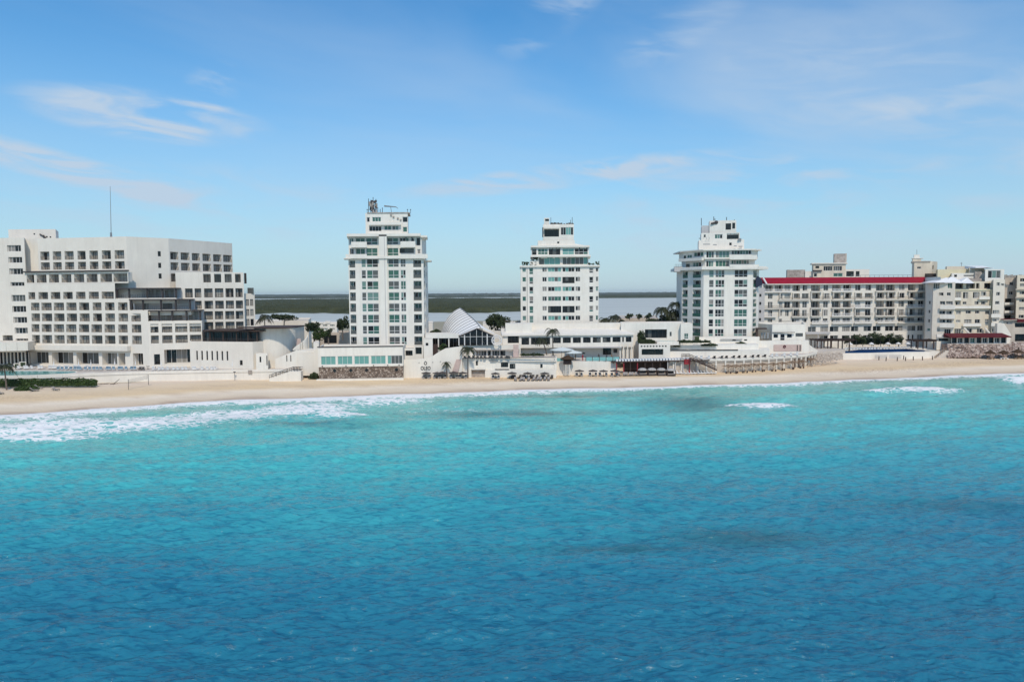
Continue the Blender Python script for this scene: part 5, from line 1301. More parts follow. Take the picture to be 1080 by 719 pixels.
# lower front terrace with glass balustrade
FT = thing('sun_terrace', 'white beachfront terrace with a teal glass balustrade beside the lifeguard hut', 'terrace', (XY(620, 196)[0], 196, 1))
p = Pl(XY(587, 194.2), XY(651, 197)); rx = 620
block(FT, [XY(587, 194.2), XY(651, 197)], .8, p.z(rx, 380.9), 9, {}, 'stucco_bright', parapet=.12, roofm='deck_pale')
wbox(FT, 'side_wall', 'stucco_white', 584.5, 587.3, 377.3, 397, 192.2, 2.5)
for i in range(5): wbox(FT, 'glass_panel', 'glass_balustrade', 618.3 + i * 7.1, 624.7 + i * 7.1, 376.6 - i * .05, 380.6 - i * .1, 195.8 + i * .2, .06)
for i in range(6): wbox(FT, 'baluster', 'metal_dark', 617.5 + i * 7.1, 618.2 + i * 7.1, 376.0, 381, 195.7 + i * .2, .15)
wbox(FT, 'glass_panel', 'glass_balustrade', 587.5, 594, 377.5, 380.8, 194.3, .06)
zf = p.z(rx, 380.9) - .1
BU = umbrella_proto('large open white canvas parasol above the terrace behind the lifeguard hut', 'parasol', 3.4, 2.6, 'canvas_pale', 'parasol', .75)
BU.location = (XY(592.5, 200)[0], 200.5, Zp(592, 378.6, 200)); 
dup(BU, (XY(604, 199.5)[0], 199.5, Zp(600, 379.6, 199)), .3, 'second large white parasol, lower and right of its twin by the lifeguard hut', scale=.8)
for i, (x, Y) in enumerate(((607, 199), (614.5, 198.5), (631.5, 199.5), (640, 199), (645, 199.5), (656, 199), (600, 199.4))):
    w = W(x, 381, Y); t = thing('person', ['person standing on the terrace between the parasols','person in a red top by the first glass panel','person in dark clothes behind the second glass panel','person behind the fourth glass panel','person in pale clothes near the last glass panel','person near the white columns above the pergola','person seated in shade beneath the white parasols'][i], 'person', (w.x, Y, zf), random.uniform(0, 3))
    body = bpy.data.meshes.new('body'); import bmesh
    V = [(0,0,.95),(0,0,1.25),(0,0,1.48),(0,0,1.68),(-.2,0,1.42),(-.26,.02,1.12),(-.24,.1,.86),(.2,0,1.42),(.26,.02,1.12),(.24,.1,.86),(-.1,0,.5),(-.11,.02,.04),(-.11,.16,.03),(.1,0,.5),(.12,-.05,.04),(.12,.1,.03)]
    E_ = [(0,1),(1,2),(2,3),(2,4),(4,5),(5,6),(2,7),(7,8),(8,9),(0,10),(10,11),(11,12),(0,13),(13,14),(14,15)]
    body.from_pydata(V, E_, []); bo = bpy.data.objects.new('body', body); C.objects.link(bo); bo.parent = t
    sk = bo.modifiers.new('skin', 'SKIN'); rad = [.15,.15,.10,.12,.06,.045,.04,.06,.045,.04,.08,.05,.04,.08,.05,.04]
    for v_, r_2 in zip(body.skin_vertices[0].data, rad): v_.radius = (r_2, r_2)
    body.skin_vertices[0].data[0].use_root = True
    ss_ = bo.modifiers.new('sub', 'SUBSURF'); ss_.levels = 1; ss_.render_levels = 1
    mm = ['wood_tan', 'red_paint', 'fabric_dark', 'navy_panel', 'fabric_white', 'fabric_grey', 'wood_tan'][i]; body.materials.append(MATS['wood_tan' if mm == 'fabric_white' else mm])
    mb = MB(); mb.ball((0, .01, 1.74), .10, .11, .09, 8, 5); mb.build('hair', 'wood_dark', t)
# lifeguard hut
LG = thing('lifeguard_hut', 'dark lifeguard hut on tall ladder legs under a wide thatched shade', 'lifeguard hut', (XY(598.5, 192.8, 390)[0], 192.8, 1.9))
A = LG.location; zc = Zp(598, 384, 192.8) - 1.9; zu = Zp(598, 378, 192.8) - 1.9
mb = MB(); mb.box(-1.05, 1.05, -.8, 1, zc, zc + .15); mb.box(-1.05, -.95, -.8, 1, zc, zc + 1.1); mb.box(.95, 1.05, -.8, 1, zc, zc + 1.1); mb.box(-.95, .95, -.8, -.72, zc + .15, zc + 1.0); mb.box(-.95, .95, .9, 1, zc, zc + 1.6); mb.build('cabin', 'wood_dark', LG)
for x in (-.5, .5): mb = MB(); mb.box(x-.07, x+.07, -.75, -.6, 0, zc); mb.build('leg', 'stucco_bright', LG)
for x in (-.9, .9): mb = MB(); mb.box(x-.08, x+.08, .8, .95, 0, zc); mb.build('leg', 'stucco_bright', LG)
mb = MB()
for k in range(7): mb.box(-.43, .43, -.72, -.63, .35 + k * .38, .43 + k * .38)
mb.build('ladder_rungs', 'stucco_bright', LG)
mb = MB(); n_ = 10
for k in range(n_):
    a0, a1 = 2*math.pi*k/n_, 2*math.pi*(k+1)/n_; R_ = 2.0
    mb.face([(0, 0, zu + .95), (R_*math.cos(a0), R_*math.sin(a0), zu), (R_*math.cos(a1), R_*math.sin(a1), zu)]); mb.face([(0, 0, zu + .8), (R_*math.cos(a1), R_*math.sin(a1), zu - .1), (R_*math.cos(a0), R_*math.sin(a0), zu - .1)]); mb.face([(R_*math.cos(a0), R_*math.sin(a0), zu), (R_*math.cos(a0), R_*math.sin(a0), zu - .15), (R_*math.cos(a1), R_*math.sin(a1), zu - .15), (R_*math.cos(a1), R_*math.sin(a1), zu)])
mb.build('thatch_shade', 'thatch', LG); mb = MB(); mb.tube((0, 0, zc), (0, 0, zu + .9), .07); mb.build('pole', 'wood_dark', LG)

# palms of the middle
palm('tallest beach palm with a straight pale trunk, in front of the white terrace wall', 493.5, 398.5, 189.4, 7.7, 2.8, .1, 5, 30)
palm('small windblown palm between the emblem and the tan steps', 471.3, 398.5, 189, 3.9, 1.9, -.1, 8, 12)
palm('right palm of the leaning pair before the windowed restaurant', 583.3, 377, 200.5, 7.6, 2.7, -.2, 12, 24)
palm('left leaning palm of the pair before the windowed restaurant', 576.8, 376, 201.5, 4.9, 2.6, -1.5, 15, 22)

# beach umbrellas and loungers of the middle beach
us = [(449.5,'under the dark ring emblem'),(461,'left of the small windblown palm'),(466.5,'touching the trunk of the small windblown palm'),(478.5,'below the tan steps'),(488,'just left of the tall straight palm'),(522.5,'left of the pair of grilled wall openings'),(540,'below the right grilled wall opening'),(556.5,'between the grilled openings and the single small wall window'),(574.5,'below the single small wall window'),(611,'first to the right of the lifeguard hut'),(625.4,'second to the right of the lifeguard hut'),(636.5,'third to the right of the lifeguard hut'),(648.5,'fourth to the right of the lifeguard hut')]
def clampw(px, py, ymax):
    w = beach(px, py)
    if w.y > ymax: x = XY(px, ymax, 396)[0]; w = Vector((x, ymax, gz(x, ymax)))
    return w
BM = umbrella_proto('', 'umbrella', 1.25, 1.5, 'fabric_dark', 'beach_umbrella', .32, group='dark beach umbrellas along the foot of the white walls')
for i, (px, lab) in enumerate(us):
    w = clampw(px, 397.3 - (px - 450) * .006, 188.7 if px < 590 else 192.6); loc = (w.x, w.y, w.z); lab = 'dark beach umbrella ' + lab
    if i == 0: BM.location = loc; BM['label'] = lab
    else: dup(BM, loc, random.random(), lab, scale=random.uniform(.93, 1.08))
    if px < 540 or px > 600:
        for s_, sd_ in ((-1, 'left'), (1, 'right')):
            x = w.x + s_ * .75; Y = w.y - .8; lounger('fabric_grey2', (x, Y, gz(x, Y)), random.uniform(-.15, .15), f'{sd_} grey lounger of the pair {lab[20:]}', 'loungers paired under the dark beach umbrellas')
for r_i, (py, x0, n_) in enumerate(((396.6, 538, 12), (398.6, 544, 9))):
    for i in range(n_):
        w = clampw(x0 + i * (3.9 if r_i == 0 else 4.3), py - i * .12, 188.6 if r_i == 0 else 185.8); lounger('fabric_dark' if r_i == 0 else 'fabric_grey', (w.x, w.y, w.z), random.uniform(-.3, .3) - .2, f'{ORD[i]} lounger from the left, {"back" if r_i == 0 else "front"} row left of the lifeguard hut', 'loungers in two rows on the middle beach')
for i in range(9):
    w = clampw(652 + i * 3.0, 395.2 - i * .1, 193.2); lounger('fabric_grey', (w.x, w.y, w.z), random.uniform(-.3, .3), f'{ORD[i]} grey lounger from the left before the red-posted pergola', 'loungers before the red-posted pergola')
for i in range(12):
    w = clampw(716 + i * 3.6, 391.8 - i * .12, 196.5); lounger('fabric_white', (w.x, w.y, w.z), random.uniform(1, 2), f'{ORD[i]} white lounger from the left below the dark beach stair', 'white loungers below the dark stair')
# ================================================================== RED-POSTED PERGOLA, CABANAS, COLONNADE
PG = thing('pergola', 'long low pergola with red and pale posts and white slatted roof along the beach', 'pergola', (XY(690, 197)[0], 197, 1.8))
p = Pl(XY(646, 195.5), XY(748, 199)); rx = 700
def pbox(par, pl, name, m, x0, x1, z0, z1, d0, d1):
    mb = MB(); u0, u1 = pl.u(x0, 385), pl.u(x1, 385)
    mb.prism([pl.P(u0,0,d0)[:2], pl.P(u1,0,d0)[:2], pl.P(u1,0,d1)[:2], pl.P(u0,0,d1)[:2]], z0, z1); return local(mb, par).build(name, m, par)
zr = p.z(rx, 380.2); zb = 1.6
pbox(PG, p, 'roof', 'wood_dark', 645.5, 748, zr - .25, zr, -.3, 4.2)
for i in range(26): pbox(PG, p, 'roof_slat', 'fabric_white', 650 + i * 3.1, 652 + i * 3.1, zr + .01, zr + .55 - .01 * (i % 3), .2 + .02 * (i % 2), 2.2)
for i, x in enumerate((650, 657.5, 664.5, 672, 680, 688, 696, 704, 712, 720, 727, 734)): pbox(PG, p, 'post', 'red_paint' if x in (650, 657.5, 672, 727) else ('stucco_grey' if x in (704, 712, 720, 734) else 'wood_dark'), x, x + .9, zb, zr - .25, .05, .3)
for i in range(6): pbox(PG, p, 'beam', 'wood_dark', 647 + i * 17, 647.6 + i * 17, zr - .5, zr - .26, -.2, 4)
pbox(PG, p, 'rail', 'wood_dark', 656, 672, 3.1, 3.2, .1, .15)
pbox(PG, p, 'back_wall', 'concrete_weathered', 668, 716, zb, zr - .3, 4.0, 4.3); pbox(PG, p, 'recess_shade_panel', 'wood_dark', 662, 731, zb, zr - .3, 3.3, 3.95)  # solid dark panel stands in for the shade under the pergola roof
pbox(PG, p, 'back_wall', 'rubble_stone', 716.5, 750, zb, zr - .3, 3.9, 4.3); pbox(PG, p, 'red_sign', 'red_paint', 721, 727.5, zr - 1.1, zr + .3, -.4, -.3)
for i in range(4):
    w = clampw(677.5 + i * 9.9, 392.3 - i * .3, 194.0); t = thing('cabana', f'{ORD[i]} from the left of four dark daybed cabanas with bulging white canopies', 'cabana', (w.x, w.y, w.z), .1, group='beach cabanas before the pergola')
    mb = MB(); n_ = 8
    for a in range(6):
        for b in range(n_):
            f = lambda a_, b_: ((1.28 * math.sin(a_ * .26 + .02)) * math.cos(2*math.pi*b_/n_), (1.1 * math.sin(a_ * .26 + .02)) * math.sin(2*math.pi*b_/n_), 1.45 + .65 * math.cos(a_ * .26))
            mb.face([f(a, b), f(a+1, b), f(a+1, b+1), f(a, b+1)])
    mb.build('canopy', 'canopy_grey', t)
    mb = MB(); mb.box(-1.15, 1.15, -.8, .9, .1, .55); mb.build('daybed', 'fabric_dark', t)
    mb = MB(); mb.box(-1.0, 1.0, -.85, .7, .551, .68); mb.build('cushion', 'fabric_grey', t)
    mb = MB()
    for x in (-1.1, 1.1):
        for y in (-.75, .85): mb.box(x-.06, x+.06, y-.06, y+.06, 0, 1.65)
    mb.box(-1.15, 1.15, .8, .95, .5, 1.5); mb.build('frame', 'wood_dark', t)
ST = thing('beach_staircase', 'dark stained staircase descending right from the pergola roof to the sand', 'staircase', (XY(742, 197)[0], 196.5, 1.8))
A, B = W(728, 377.5, 196.8), W(755.5, 390, 196.8); mb = MB()
for i in range(14):
    t_ = i / 14; c = A.lerp(B, t_); mb.box(c.x, c.x + .5, 196.3, 197.8, c.z - .2, c.z)
local(mb, ST).build('steps', 'wood_dark', ST)
for y_ in (196.25, 197.85):
    mb = MB(); mb.tube((A.x, y_, A.z - .1), (B.x, y_, B.z - .1), .12)
    for h in (.5, 1.0): mb.tube((A.x, y_, A.z + h), (B.x, y_, B.z + h), .06); mb.tube((A.x - 2.2, y_, A.z + h), (A.x, y_, A.z + h), .06)
    for i in range(10): c = A.lerp(B, i / 9); mb.tube((c.x, y_, c.z - .1), (c.x, y_, c.z + 1), .05)
    for i in range(3): mb.tube((A.x - 1.1 * i, y_, A.z - 1), (A.x - 1.1 * i, y_, A.z + 1), .05)
    local(mb, ST).build('handrail', 'wood_dark', ST)

CW = thing('colonnade_wall', 'curving beach wall of tan stone panels between white piers below a white terrace', 'wall', (XY(790, 200)[0], 200, 1.5))
cpx = [(706, 198.2), (740, 199.2), (780, 201), (815, 204.5), (838, 208.5), (852, 213), (861, 220)]
cpt = [XY(a_, b2_, 385) for a_, b2_ in cpx]
def zcol(py, px, Y): return Zp(px, py, Y)
ztop = zcol(378.2, 770, 201)
mb = MB(); back = [(cpt[-1][0] + 1, 238), (cpt[0][0] + 2, 215), (cpt[0][0], 206)]
mb.prism(cpt + back, ztop - .8, ztop - .001); local(mb, CW).build('terrace_floor', 'deck_pale', CW)
for i in range(len(cpt) - 1):
    q = Pl(cpt[i], cpt[i+1]); e = lambda a_, b2_, d0, d1: [q.P(a_,0,d0)[:2], q.P(b2_,0,d0)[:2], q.P(b2_,0,d1)[:2], q.P(a_,0,d1)[:2]]
    mb = MB(); mb.prism(e(0, q.L, -.15, .35), ztop - .45 + .001 * i, ztop + .12 + .002 * i); local(mb, CW).build('coping', 'stucco_bright', CW)
    mb = MB(); mb.prism(e(.0, q.L, .3, .8), 1.0, ztop - .81); local(mb, CW).build('stone_panel', 'rubble_stone' if i > 3 else 'stucco_beige', CW)
    n_ = max(1, int(q.L / 2.3))
    for k in range(n_):
        u = q.L * (k + .5) / n_; mb = MB(); mb.prism(e(u - .2, u + .2, -.1, .29), 1.0, ztop - .46); local(mb, CW).build('pier', 'stucco_bright', CW)
# bare umbrella frames along that wall
FR = thing('umbrella_frame', '', 'umbrella', group='bare brown umbrella frames along the stone-panelled wall')
mb = MB(); mb.tube((0,0,0), (0,0,2.5), .07)
for k in range(10):
    a = 2*math.pi*k/10 + .1; mb.tube((0,0,2.45), (1.5*math.cos(a), 1.5*math.sin(a), 2.0), .06, .04, 4); mb.tube((0,0,1.5), (.9*math.cos(a), .9*math.sin(a), 2.15), .03, .03, 4)
    b2_ = 2*math.pi*(k+1)/10 + .1
    for r_ in (.75, 1.45): mb.tube((r_*math.cos(a), r_*math.sin(a), 2.45 - .3*r_), (r_*math.cos(b2_), r_*math.sin(b2_), 2.45 - .3*r_), .05, .05, 4)
for v in range(60):
    a = random.random() * 6.28; r_ = random.uniform(.2, 1.5); c = Vector((r_*math.cos(a), r_*math.sin(a), 2.45 - .3*r_)); d = Vector((math.cos(a + .4), math.sin(a + .4), -.3)) * .25
    mb.face([c, c + d, c + d + Vector((0, .1, -.12)), c + Vector((0, .1, -.1))])
mb.build('frame', 'wood_tan', FR); mb = MB(); mb.tube((0,0,.5),(0,0,.56),.45,.45,8); mb.tube((-.6,-.4,0),(-.6,-.4,.5),.2); mb.tube((.6,-.3,0),(.6,-.3,.5),.2); mb.build('table', 'wood_dark', FR)
for i, px in enumerate((768, 776, 785.5, 794.5, 804, 815.5, 825, 835.5, 845, 855)):
    Y = float(np.interp(px, [a_ for a_, _ in cpx], [b2_ for _, b2_ in cpx])) - 2.0; w = W(px, 388, Y); loc = (w.x, Y, gz(w.x, Y)); lab = f'{ORD[i]} bare brown umbrella frame from the left along the stone-panelled wall'
    if i == 0: FR.location = loc; FR['label'] = lab
    else: dup(FR, loc, random.random(), lab)
# upright sunbeds and parasols on that terrace
for i in range(17):
    px = 733 + i * 6.6; Y = float(np.interp(px, [a_ for a_, _ in cpx], [b2_ for _, b2_ in cpx])) + 1.6; x = XY(px, Y)[0]
    lounger('fabric_white' if px > 812 or i < 3 else 'fabric_dark', (x, Y, ztop), math.pi + random.uniform(-.2, .2), f'{ORD[i]} lounger from the left along the rim of the curving stone-panelled wall', 'loungers on the curving wall terrace')
# gardens and building between the restaurant and the right tower
GB = thing('garden_building', 'white single-storey building with a dark loggia behind a raised planted pool terrace', 'building', (XY(700, 212)[0], 212, 4))
p = Pl(XY(668, 212), XY(722, 212)); o = [Op(p.u(680.3), p.u(703.7), p.z(690, 356.5), p.z(690, 347.3), 'window', 6, 1, 'dark', 1.2), Op(p.u(706.5), p.u(708.5), p.z(690, 354.5), p.z(690, 350), 'window', 1, 1, 'dark', .2)]
block(GB, [XY(655, 212), XY(722, 212)], 3, p.z(690, 340.5), 10, {0: [Op(q.u0 + p.a.x - XY(655, 212)[0], q.u1 + p.a.x - XY(655, 212)[0], q.z0, q.z1, q.kind, q.nx, 1, q.style, q.depth) for q in o]}, 'stucco_bright')
p = Pl(XY(718, 210), XY(730.5, 210)); block(GB, [XY(718, 210), XY(730.5, 210)], 3, p.z(724, 341.2), 8, {0: [Op(p.u(721.7), p.u(726.3), p.z(724, 357.5), p.z(724, 351.5), 'window', 2, 2, 'tower', .2)]}, 'stucco_bright')
p = Pl(XY(674, 203), XY(707, 203)); o = [Op(p.u(677), p.u(700), p.z(690, 374.3), p.z(690, 368), 'window', 3, 1, 'dark', 1.0)]
o += [Op(p.u(676 + i * 3.2), p.u(677.8 + i * 3.2), p.z(690, 365.8), p.z(690, 364.3), 'window', 1, 1, 'dark', .3) for i in range(9)]
block(GB, [XY(674, 203), XY(707, 203)], 3, p.z(690, 362.8), 8, {0: o}, 'stucco_bright', parapet=.1, roofm='deck_pale')
wbox(GB, 'terrace_wall', 'stucco_bright', 704, 812, 369.5, 379, 205.5, 12)
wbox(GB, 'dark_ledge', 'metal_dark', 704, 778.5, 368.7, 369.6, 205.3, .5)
wbox(GB, 'upper_wall', 'stucco_bright', 705, 800, 363.8, 369.3, 209, 9)
wbox(GB, 'tower_podium', 'stucco_bright', 736, 801, 355.5, 366, 217, 3)
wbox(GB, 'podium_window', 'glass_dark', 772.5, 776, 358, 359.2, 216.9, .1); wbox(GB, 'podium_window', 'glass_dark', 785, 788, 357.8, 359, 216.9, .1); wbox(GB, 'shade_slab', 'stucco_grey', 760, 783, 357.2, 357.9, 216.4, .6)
pz_ = p.z(690, 362.8)
q = [W(695.5, 360.8, 206), W(713, 360.4, 206), W(713, 358.3, 208.6), W(697, 358.5, 208.6)]
wbox(GB, 'pool_podium', 'stucco_bright', 693, 716, 360.6, 364, 205.6, 5)
zq = Zp(704, 360.6, 205.6); pool('plunge_pool', 'tiny blue plunge pool on the planted terrace above the pergola', [(q[0].x, 205.9), (q[1].x, 205.9), (q[1].x, 209.8), (q[0].x, 209.8)], zq, 'glass_balustrade', 'stucco_bright')
t = thing('palm_shrub', 'dark potted palm shrub right of the long windowed restaurant', 'plant', tuple(W(676.5, 362, 208.5)));
mb = MB(); leaf_cloud(mb, (0, 0, 2.4), 1.9, 900, .3, 1.3, 9); mb.build('foliage', 'leaf_dark', t); mb = MB(); mb.tube((0,0,0), (0,0,2), .12); mb.build('trunk', 'bark', t)
hedge('dark planted strip on the terrace edge above the pergola', 673, 692, 358.6, 363, 206, 2, 'leaf_dark')
hedge('long thin green planted ledge left of the right tower podium', 714, 750, 359.2, 361.7, 207, 1.5, 'leaf_dark')
hedge('dark low bed of shrubs below the right tower podium', 740, 757, 362.8, 365.0, 208, 1.5, 'leaf_dark')
hedge('flat clump of dark shrubs at the left end of the white ledge', 710.5, 718, 364.0, 365.8, 206.8, 1.3, 'leaf_dark')
hedge('dark oval shrub bed at the right foot of the right tower', 778, 787.5, 361.2, 364, 213, 2.5, 'leaf_dark')
wbox(GB, 'pots', 'leaf_dark', 733, 737.5, 355, 359.5, 210.5, 1)

# white annexe with four dark windows, ring buoy below
AX = thing('beach_club', 'plain white beach club block with four dark windows above a tiled panel', 'building', (XY(825, 222)[0], 222, 4))
p = Pl(XY(814.5, 221), XY(849.5, 222)); o = [Op(p.u(816), p.u(821.3), p.z(830, 356.3), p.z(830, 351.8), 'window', 1, 1, 'darkwhite', .2), Op(p.u(823.3), p.u(828.3), p.z(830, 359), p.z(830, 351.8), 'window', 1, 2, 'darkwhite', .2), Op(p.u(830.3), p.u(836), p.z(830, 356.3), p.z(830, 351.8), 'window', 1, 1, 'darkwhite', .2), Op(p.u(839.5), p.u(847.3), p.z(830, 355), p.z(830, 351.4), 'window', 2, 1, 'dark', .2)]
pl2 = Pl(XY(800.5, 229), XY(814.5, 221))
block(AX, [XY(800.5, 229), XY(814.5, 221), XY(849.5, 222)], 4, p.z(830, 342), 9, {1: o}, 'stucco_bright')
wbox(AX, 'lintel_shelf', 'frame_dark', 814.8, 838.5, 350.3, 350.9, 220.7, .4)
wbox(AX, 'porch_roof', 'wood_dark', 797.5, 809, 346.2, 347.3, 218.5, 4); wbox(AX, 'porch_screen', 'wood_dark', 797.3, 799.5, 347.3, 357, 219, 3)
for x in (802.5, 805.5, 809): wbox(AX, 'porch_louvre', 'metal_grey', x, x + 2, 350.5, 357, 220.2, .2)
wbox(AX, 'base_wall', 'stucco_bright', 798, 853, 359.5, 374.6, 217.5, 3.4); wbox(AX, 'tiled_panel', 'tile_pink', 816, 845.5, 363.4, 370.2, 217.35, .1)
for x in (840.5, 843.5): wbox(AX, 'panel_post', 'frame_dark', x, x + .9, 363.8, 370, 217.25, .08)
t = thing('ring_buoy', 'small red ring buoy hanging on the tiled wall panel', 'ring buoy', tuple(W(827.5, 365.4, 217.2))); mb = MB()
for k in range(12):
    a0, a1 = 2*math.pi*k/12, 2*math.pi*(k+1)/12; mb.tube((.33*math.cos(a0), 0, .33*math.sin(a0)), (.33*math.cos(a1), 0, .33*math.sin(a1)), .12)
mb.build('ring', 'red_awning', t)
mb = MB(); x0, x1 = XY(848, 219)[0], XY(866, 226)[0]
mb.prism([(x0, 219), (x1, 226), (x1, 234), (x0, 232)], 3, 0, ztop=[Zp(848, 359, 219), Zp(866, 372, 226), Zp(866, 370, 234), Zp(848, 360, 232)]); local(mb, AX).build('sloping_wall', 'stucco_bright', AX)
# rubble bank at the end of the wall
RK = tag(link('rubble_bank', None), 'loose pale rubble bank where the stone-panelled wall ends', 'rocks', kind='stuff') if False else None
mb = MB()
for k in range(420):
    px = random.uniform(850, 889); f = random.random(); py = random.uniform(372, 388 - (px - 850) * .25); Y = 222 - (py - 372) * .8; w = W(px, py, Y); s_ = random.uniform(.08, .3)
    w.z = min(w.z, 5.5); mb.ball(w, s_ * random.uniform(.7, 1.3), s_, s_ * .7, 5, 3)
tag(mb.build('rubble', 'rock_pale'), 'scattered pale rubble at the right end of the stone-panelled wall', 'rubble', kind='stuff')
mb = MB(); a_, b2_ = XY(853, 219), XY(892, 232); mb.prism([a_, XY(870, 224), b2_, (b2_[0], 245), (a_[0], 240)], .5, 5.2); RW = thing('retaining_bank', 'pale rough retaining bank between the stone panels and the navy pool', 'wall', (a_[0], a_[1], .5)); local(mb, RW).build('wall', 'concrete_pale' if 'concrete_pale' in MATS else 'deck_pale', RW)

# ================================================================== RED-ROOFED HOTEL
H2 = thing('hotel', 'long seven-storey white hotel with balconies and a crimson roof band', 'hotel', (XY(890, 255)[0], 256, 4))
p = Pl(XY(803, 254), XY(977, 259)); rx = 888
rowz = [(300.4,306.6),(309.2,314.8),(317.8,324.2),(326.5,333),(335.6,339.6)]
cols = [(805.3,814.6,3),(816.8,825,3),(827,833.3,2),(835.3,843.3,3),(846,851,2),(855,864.3,3),(868,873,2),(877,886.2,2),(888.8,897,2),(901.3,907.2,2),(912.3,918.2,2),(923.2,932,3),(933.8,943,3),(947.3,953.4,2),(957,964.8,2),(968,973.6,2)]
o = []
for r_i, (y0, y1) in enumerate(rowz):
    for c_i, (x0, x1, nx) in enumerate(cols):
        if r_i == 4 and x0 < 830 and c_i in (2,): continue
        if r_i == 1 and nx == 2 and x1 - x0 < 6: x0, x1 = x0 - .6, x1 + 1.6
        if r_i == 3 and c_i == 2: x0, x1 = 828, 832
        if r_i > 0 and x0 < 817: x0 += 4.5
        loggia = (x1 - x0) > 7.5 and r_i < 4
        zt_ = p.z(rx, y0); zb_ = p.z(rx, y1)
        o.append(Op(p.u(x0), p.u(x1), zb_, zt_, 'window', nx, 1, 'red', 1.3 if loggia else .3))
for y0, y1, cs in ((344.2, 349.7, ((852.5,861),(865.5,874),(875.5,884.8),(888.5,897),(898,905.8),(911.3,919.5),(921,929.5),(934,942.7),(943.8,953),(957.6,966.5),(968,974.2))),
                   (353.6, 359.5, ((865.5,874),(876,884.5),(888.5,897),(898,905.8),(911,919.5),(921,929.3),(934,942.5),(944,952.8),(958,960.3),(962.5,964.8),(968,974)))):
    for x0, x1 in cs: o.append(Op(p.u(x0), p.u(x1), p.z(rx, y1), p.z(rx, y0), 'window', 2 if x1 - x0 > 4 else 1, 1, 'red', .35))
block(H2, [XY(803, 254), XY(977, 259)], 3, p.z(rx, 299.6), 16, {0: o}, 'stucco_white', parapet=.1)
# balcony slabs and railings floor by floor
for k, (y, segs) in enumerate(((307.6, ((804,834,'white'),(854,865.5,'bars'),(876,898,'white'),(922,944,'bars'),(956,974.5,'bars'))), (316.2, ((820,853,'bars'),(855,875,'bars'),(876,899,'bars'),(900,920,'bars'),(922,976,'bars'))), (324.8, ((800,843,'bars'),(854,866,'bars'),(876,899,'bars'),(900,918,'white'),(922,943.5,'bars'),(955,975,'white'))),
                               (333.4, ((800,818,'white'),(834,852,'bars'),(855,866,'bars'),(876,899,'white'),(901,919,'bars'),(922,944,'bars'),(946,975,'bars'))), (340.8, ((820,834,'bars'),(838,846,'white'),(855,874,'white'),(877,899,'white'),(900,920,'white'),(924,945,'white'),(946,975,'bars'))))):
    z = p.z(rx, y)
    for j, (x0, x1, st) in enumerate(segs):
        u0, u1 = p.u(x0), p.u(x1); mb = MB(); dd_ = .9 + .05 * j
        mb.prism([p.P(u0,0,-dd_)[:2], p.P(u1,0,-dd_)[:2], p.P(u1,0,.01)[:2], p.P(u0,0,.01)[:2]], z - .18 - .002 * j, z + .1); local(mb, H2).build('balcony_floor', 'stucco_white', H2)
        q = Pl((p.a.x - H2.location.x, p.a.y - H2.location.y), (p.b.x - H2.location.x, p.b.y - H2.location.y))
        railing(H2, q, Op(u0 + .1, u1 - .1, z + .1 - 4, z + 1 - 4), st, -dd_ + .12, .95)
    for x in (820, 834, 853, 866, 876, 887.6, 899, 921, 933, 944.5, 955.5): 
        if k in (1, 3): pbox(H2, p, 'party_wall', 'stucco_white', x, x + .7, z + .1, z + 2.6, -.8, -.01)
zt_ = p.z(rx, 299.7); zr_ = p.z(rx, 292.3)
mb = MB(); E = [p.P(p.u(806),0,-1.2), p.P(p.L,0,-1.2), p.P(p.L,0,2.0), p.P(p.u(803.2),0,2.0)]
mb.prism([e[:2] for e in E], zt_ + .25, 0, ztop=[zt_ + .45, zt_ + .45, zr_, zr_]); local(mb, H2).build('roof', 'red_roof', H2)
pbox(H2, p, 'fascia', 'stucco_bright', 804.5, 977, zt_ - .05, zt_ + .24, -1.3, .3)
mb = MB(); A = W(805, 293.2, 253.4); B = W(808.8, 299.6, 252.6); mb.tube(A, B, .35, .3, 5); local(mb, H2).build('roof_hip', 'fabric_white', H2)
rd_ = MB(); 
for k in range(14): x = 900 + k * 5; c = Vector(p.P(p.u(x, 291), zr_, 1.5)); rd_.tube(c, c + Vector((0,0,.7)), .06)
a_ = Vector(p.P(p.u(900, 291), zr_ + .7, 1.5)); b2_ = Vector(p.P(p.u(967, 291), zr_ + .7, 1.5)); rd_.tube(a_, b2_, .06); local(rd_, H2).build('roof_railing', 'metal_grey', H2)
NP = thing('satellite_screen', 'dark navy faceted screen between the right tower and the crimson roof', 'screen', tuple(W(800, 303, 222.5)))
pts = [W(x, y, 222.5) for x, y in ((799.5, 291), (802.5, 293.5), (804, 296.5), (804, 300.5), (798, 303.3), (797, 302), (797.2, 294.5))]
mb = MB(); n_ = len(pts); mb.face(pts[::-1]); mb.face([q + Vector((0, .5, 0)) for q in pts])
for k in range(n_): mb.face([pts[k], pts[(k+1) % n_], pts[(k+1) % n_] + Vector((0,.5,0)), pts[k] + Vector((0,.5,0))])
local(mb, NP).build('panel', 'navy_panel', NP); mb = MB(); mb.tube(W(798.5, 298, 223), W(796.5, 298, 226.5), .15); mb.tube(W(798.5, 302, 223), W(796.5, 302, 226.5), .15); local(mb, NP).build('bracket', 'metal_dark', NP)
q = Pl(XY(797.8, 252), XY(806, 252.7)); block(H2, [XY(796, 252.5), XY(806, 252.7)], 3, q.z(800, 303.5), 3, {0: [Op(q.u(x), q.u(x + 2), q.z(800, y + 3), q.z(800, y), 'window', 1, 1, 'dark', .3) for x in (798, 802) for y in (310, 318.5, 327, 335.5)]}, 'stucco_grey')
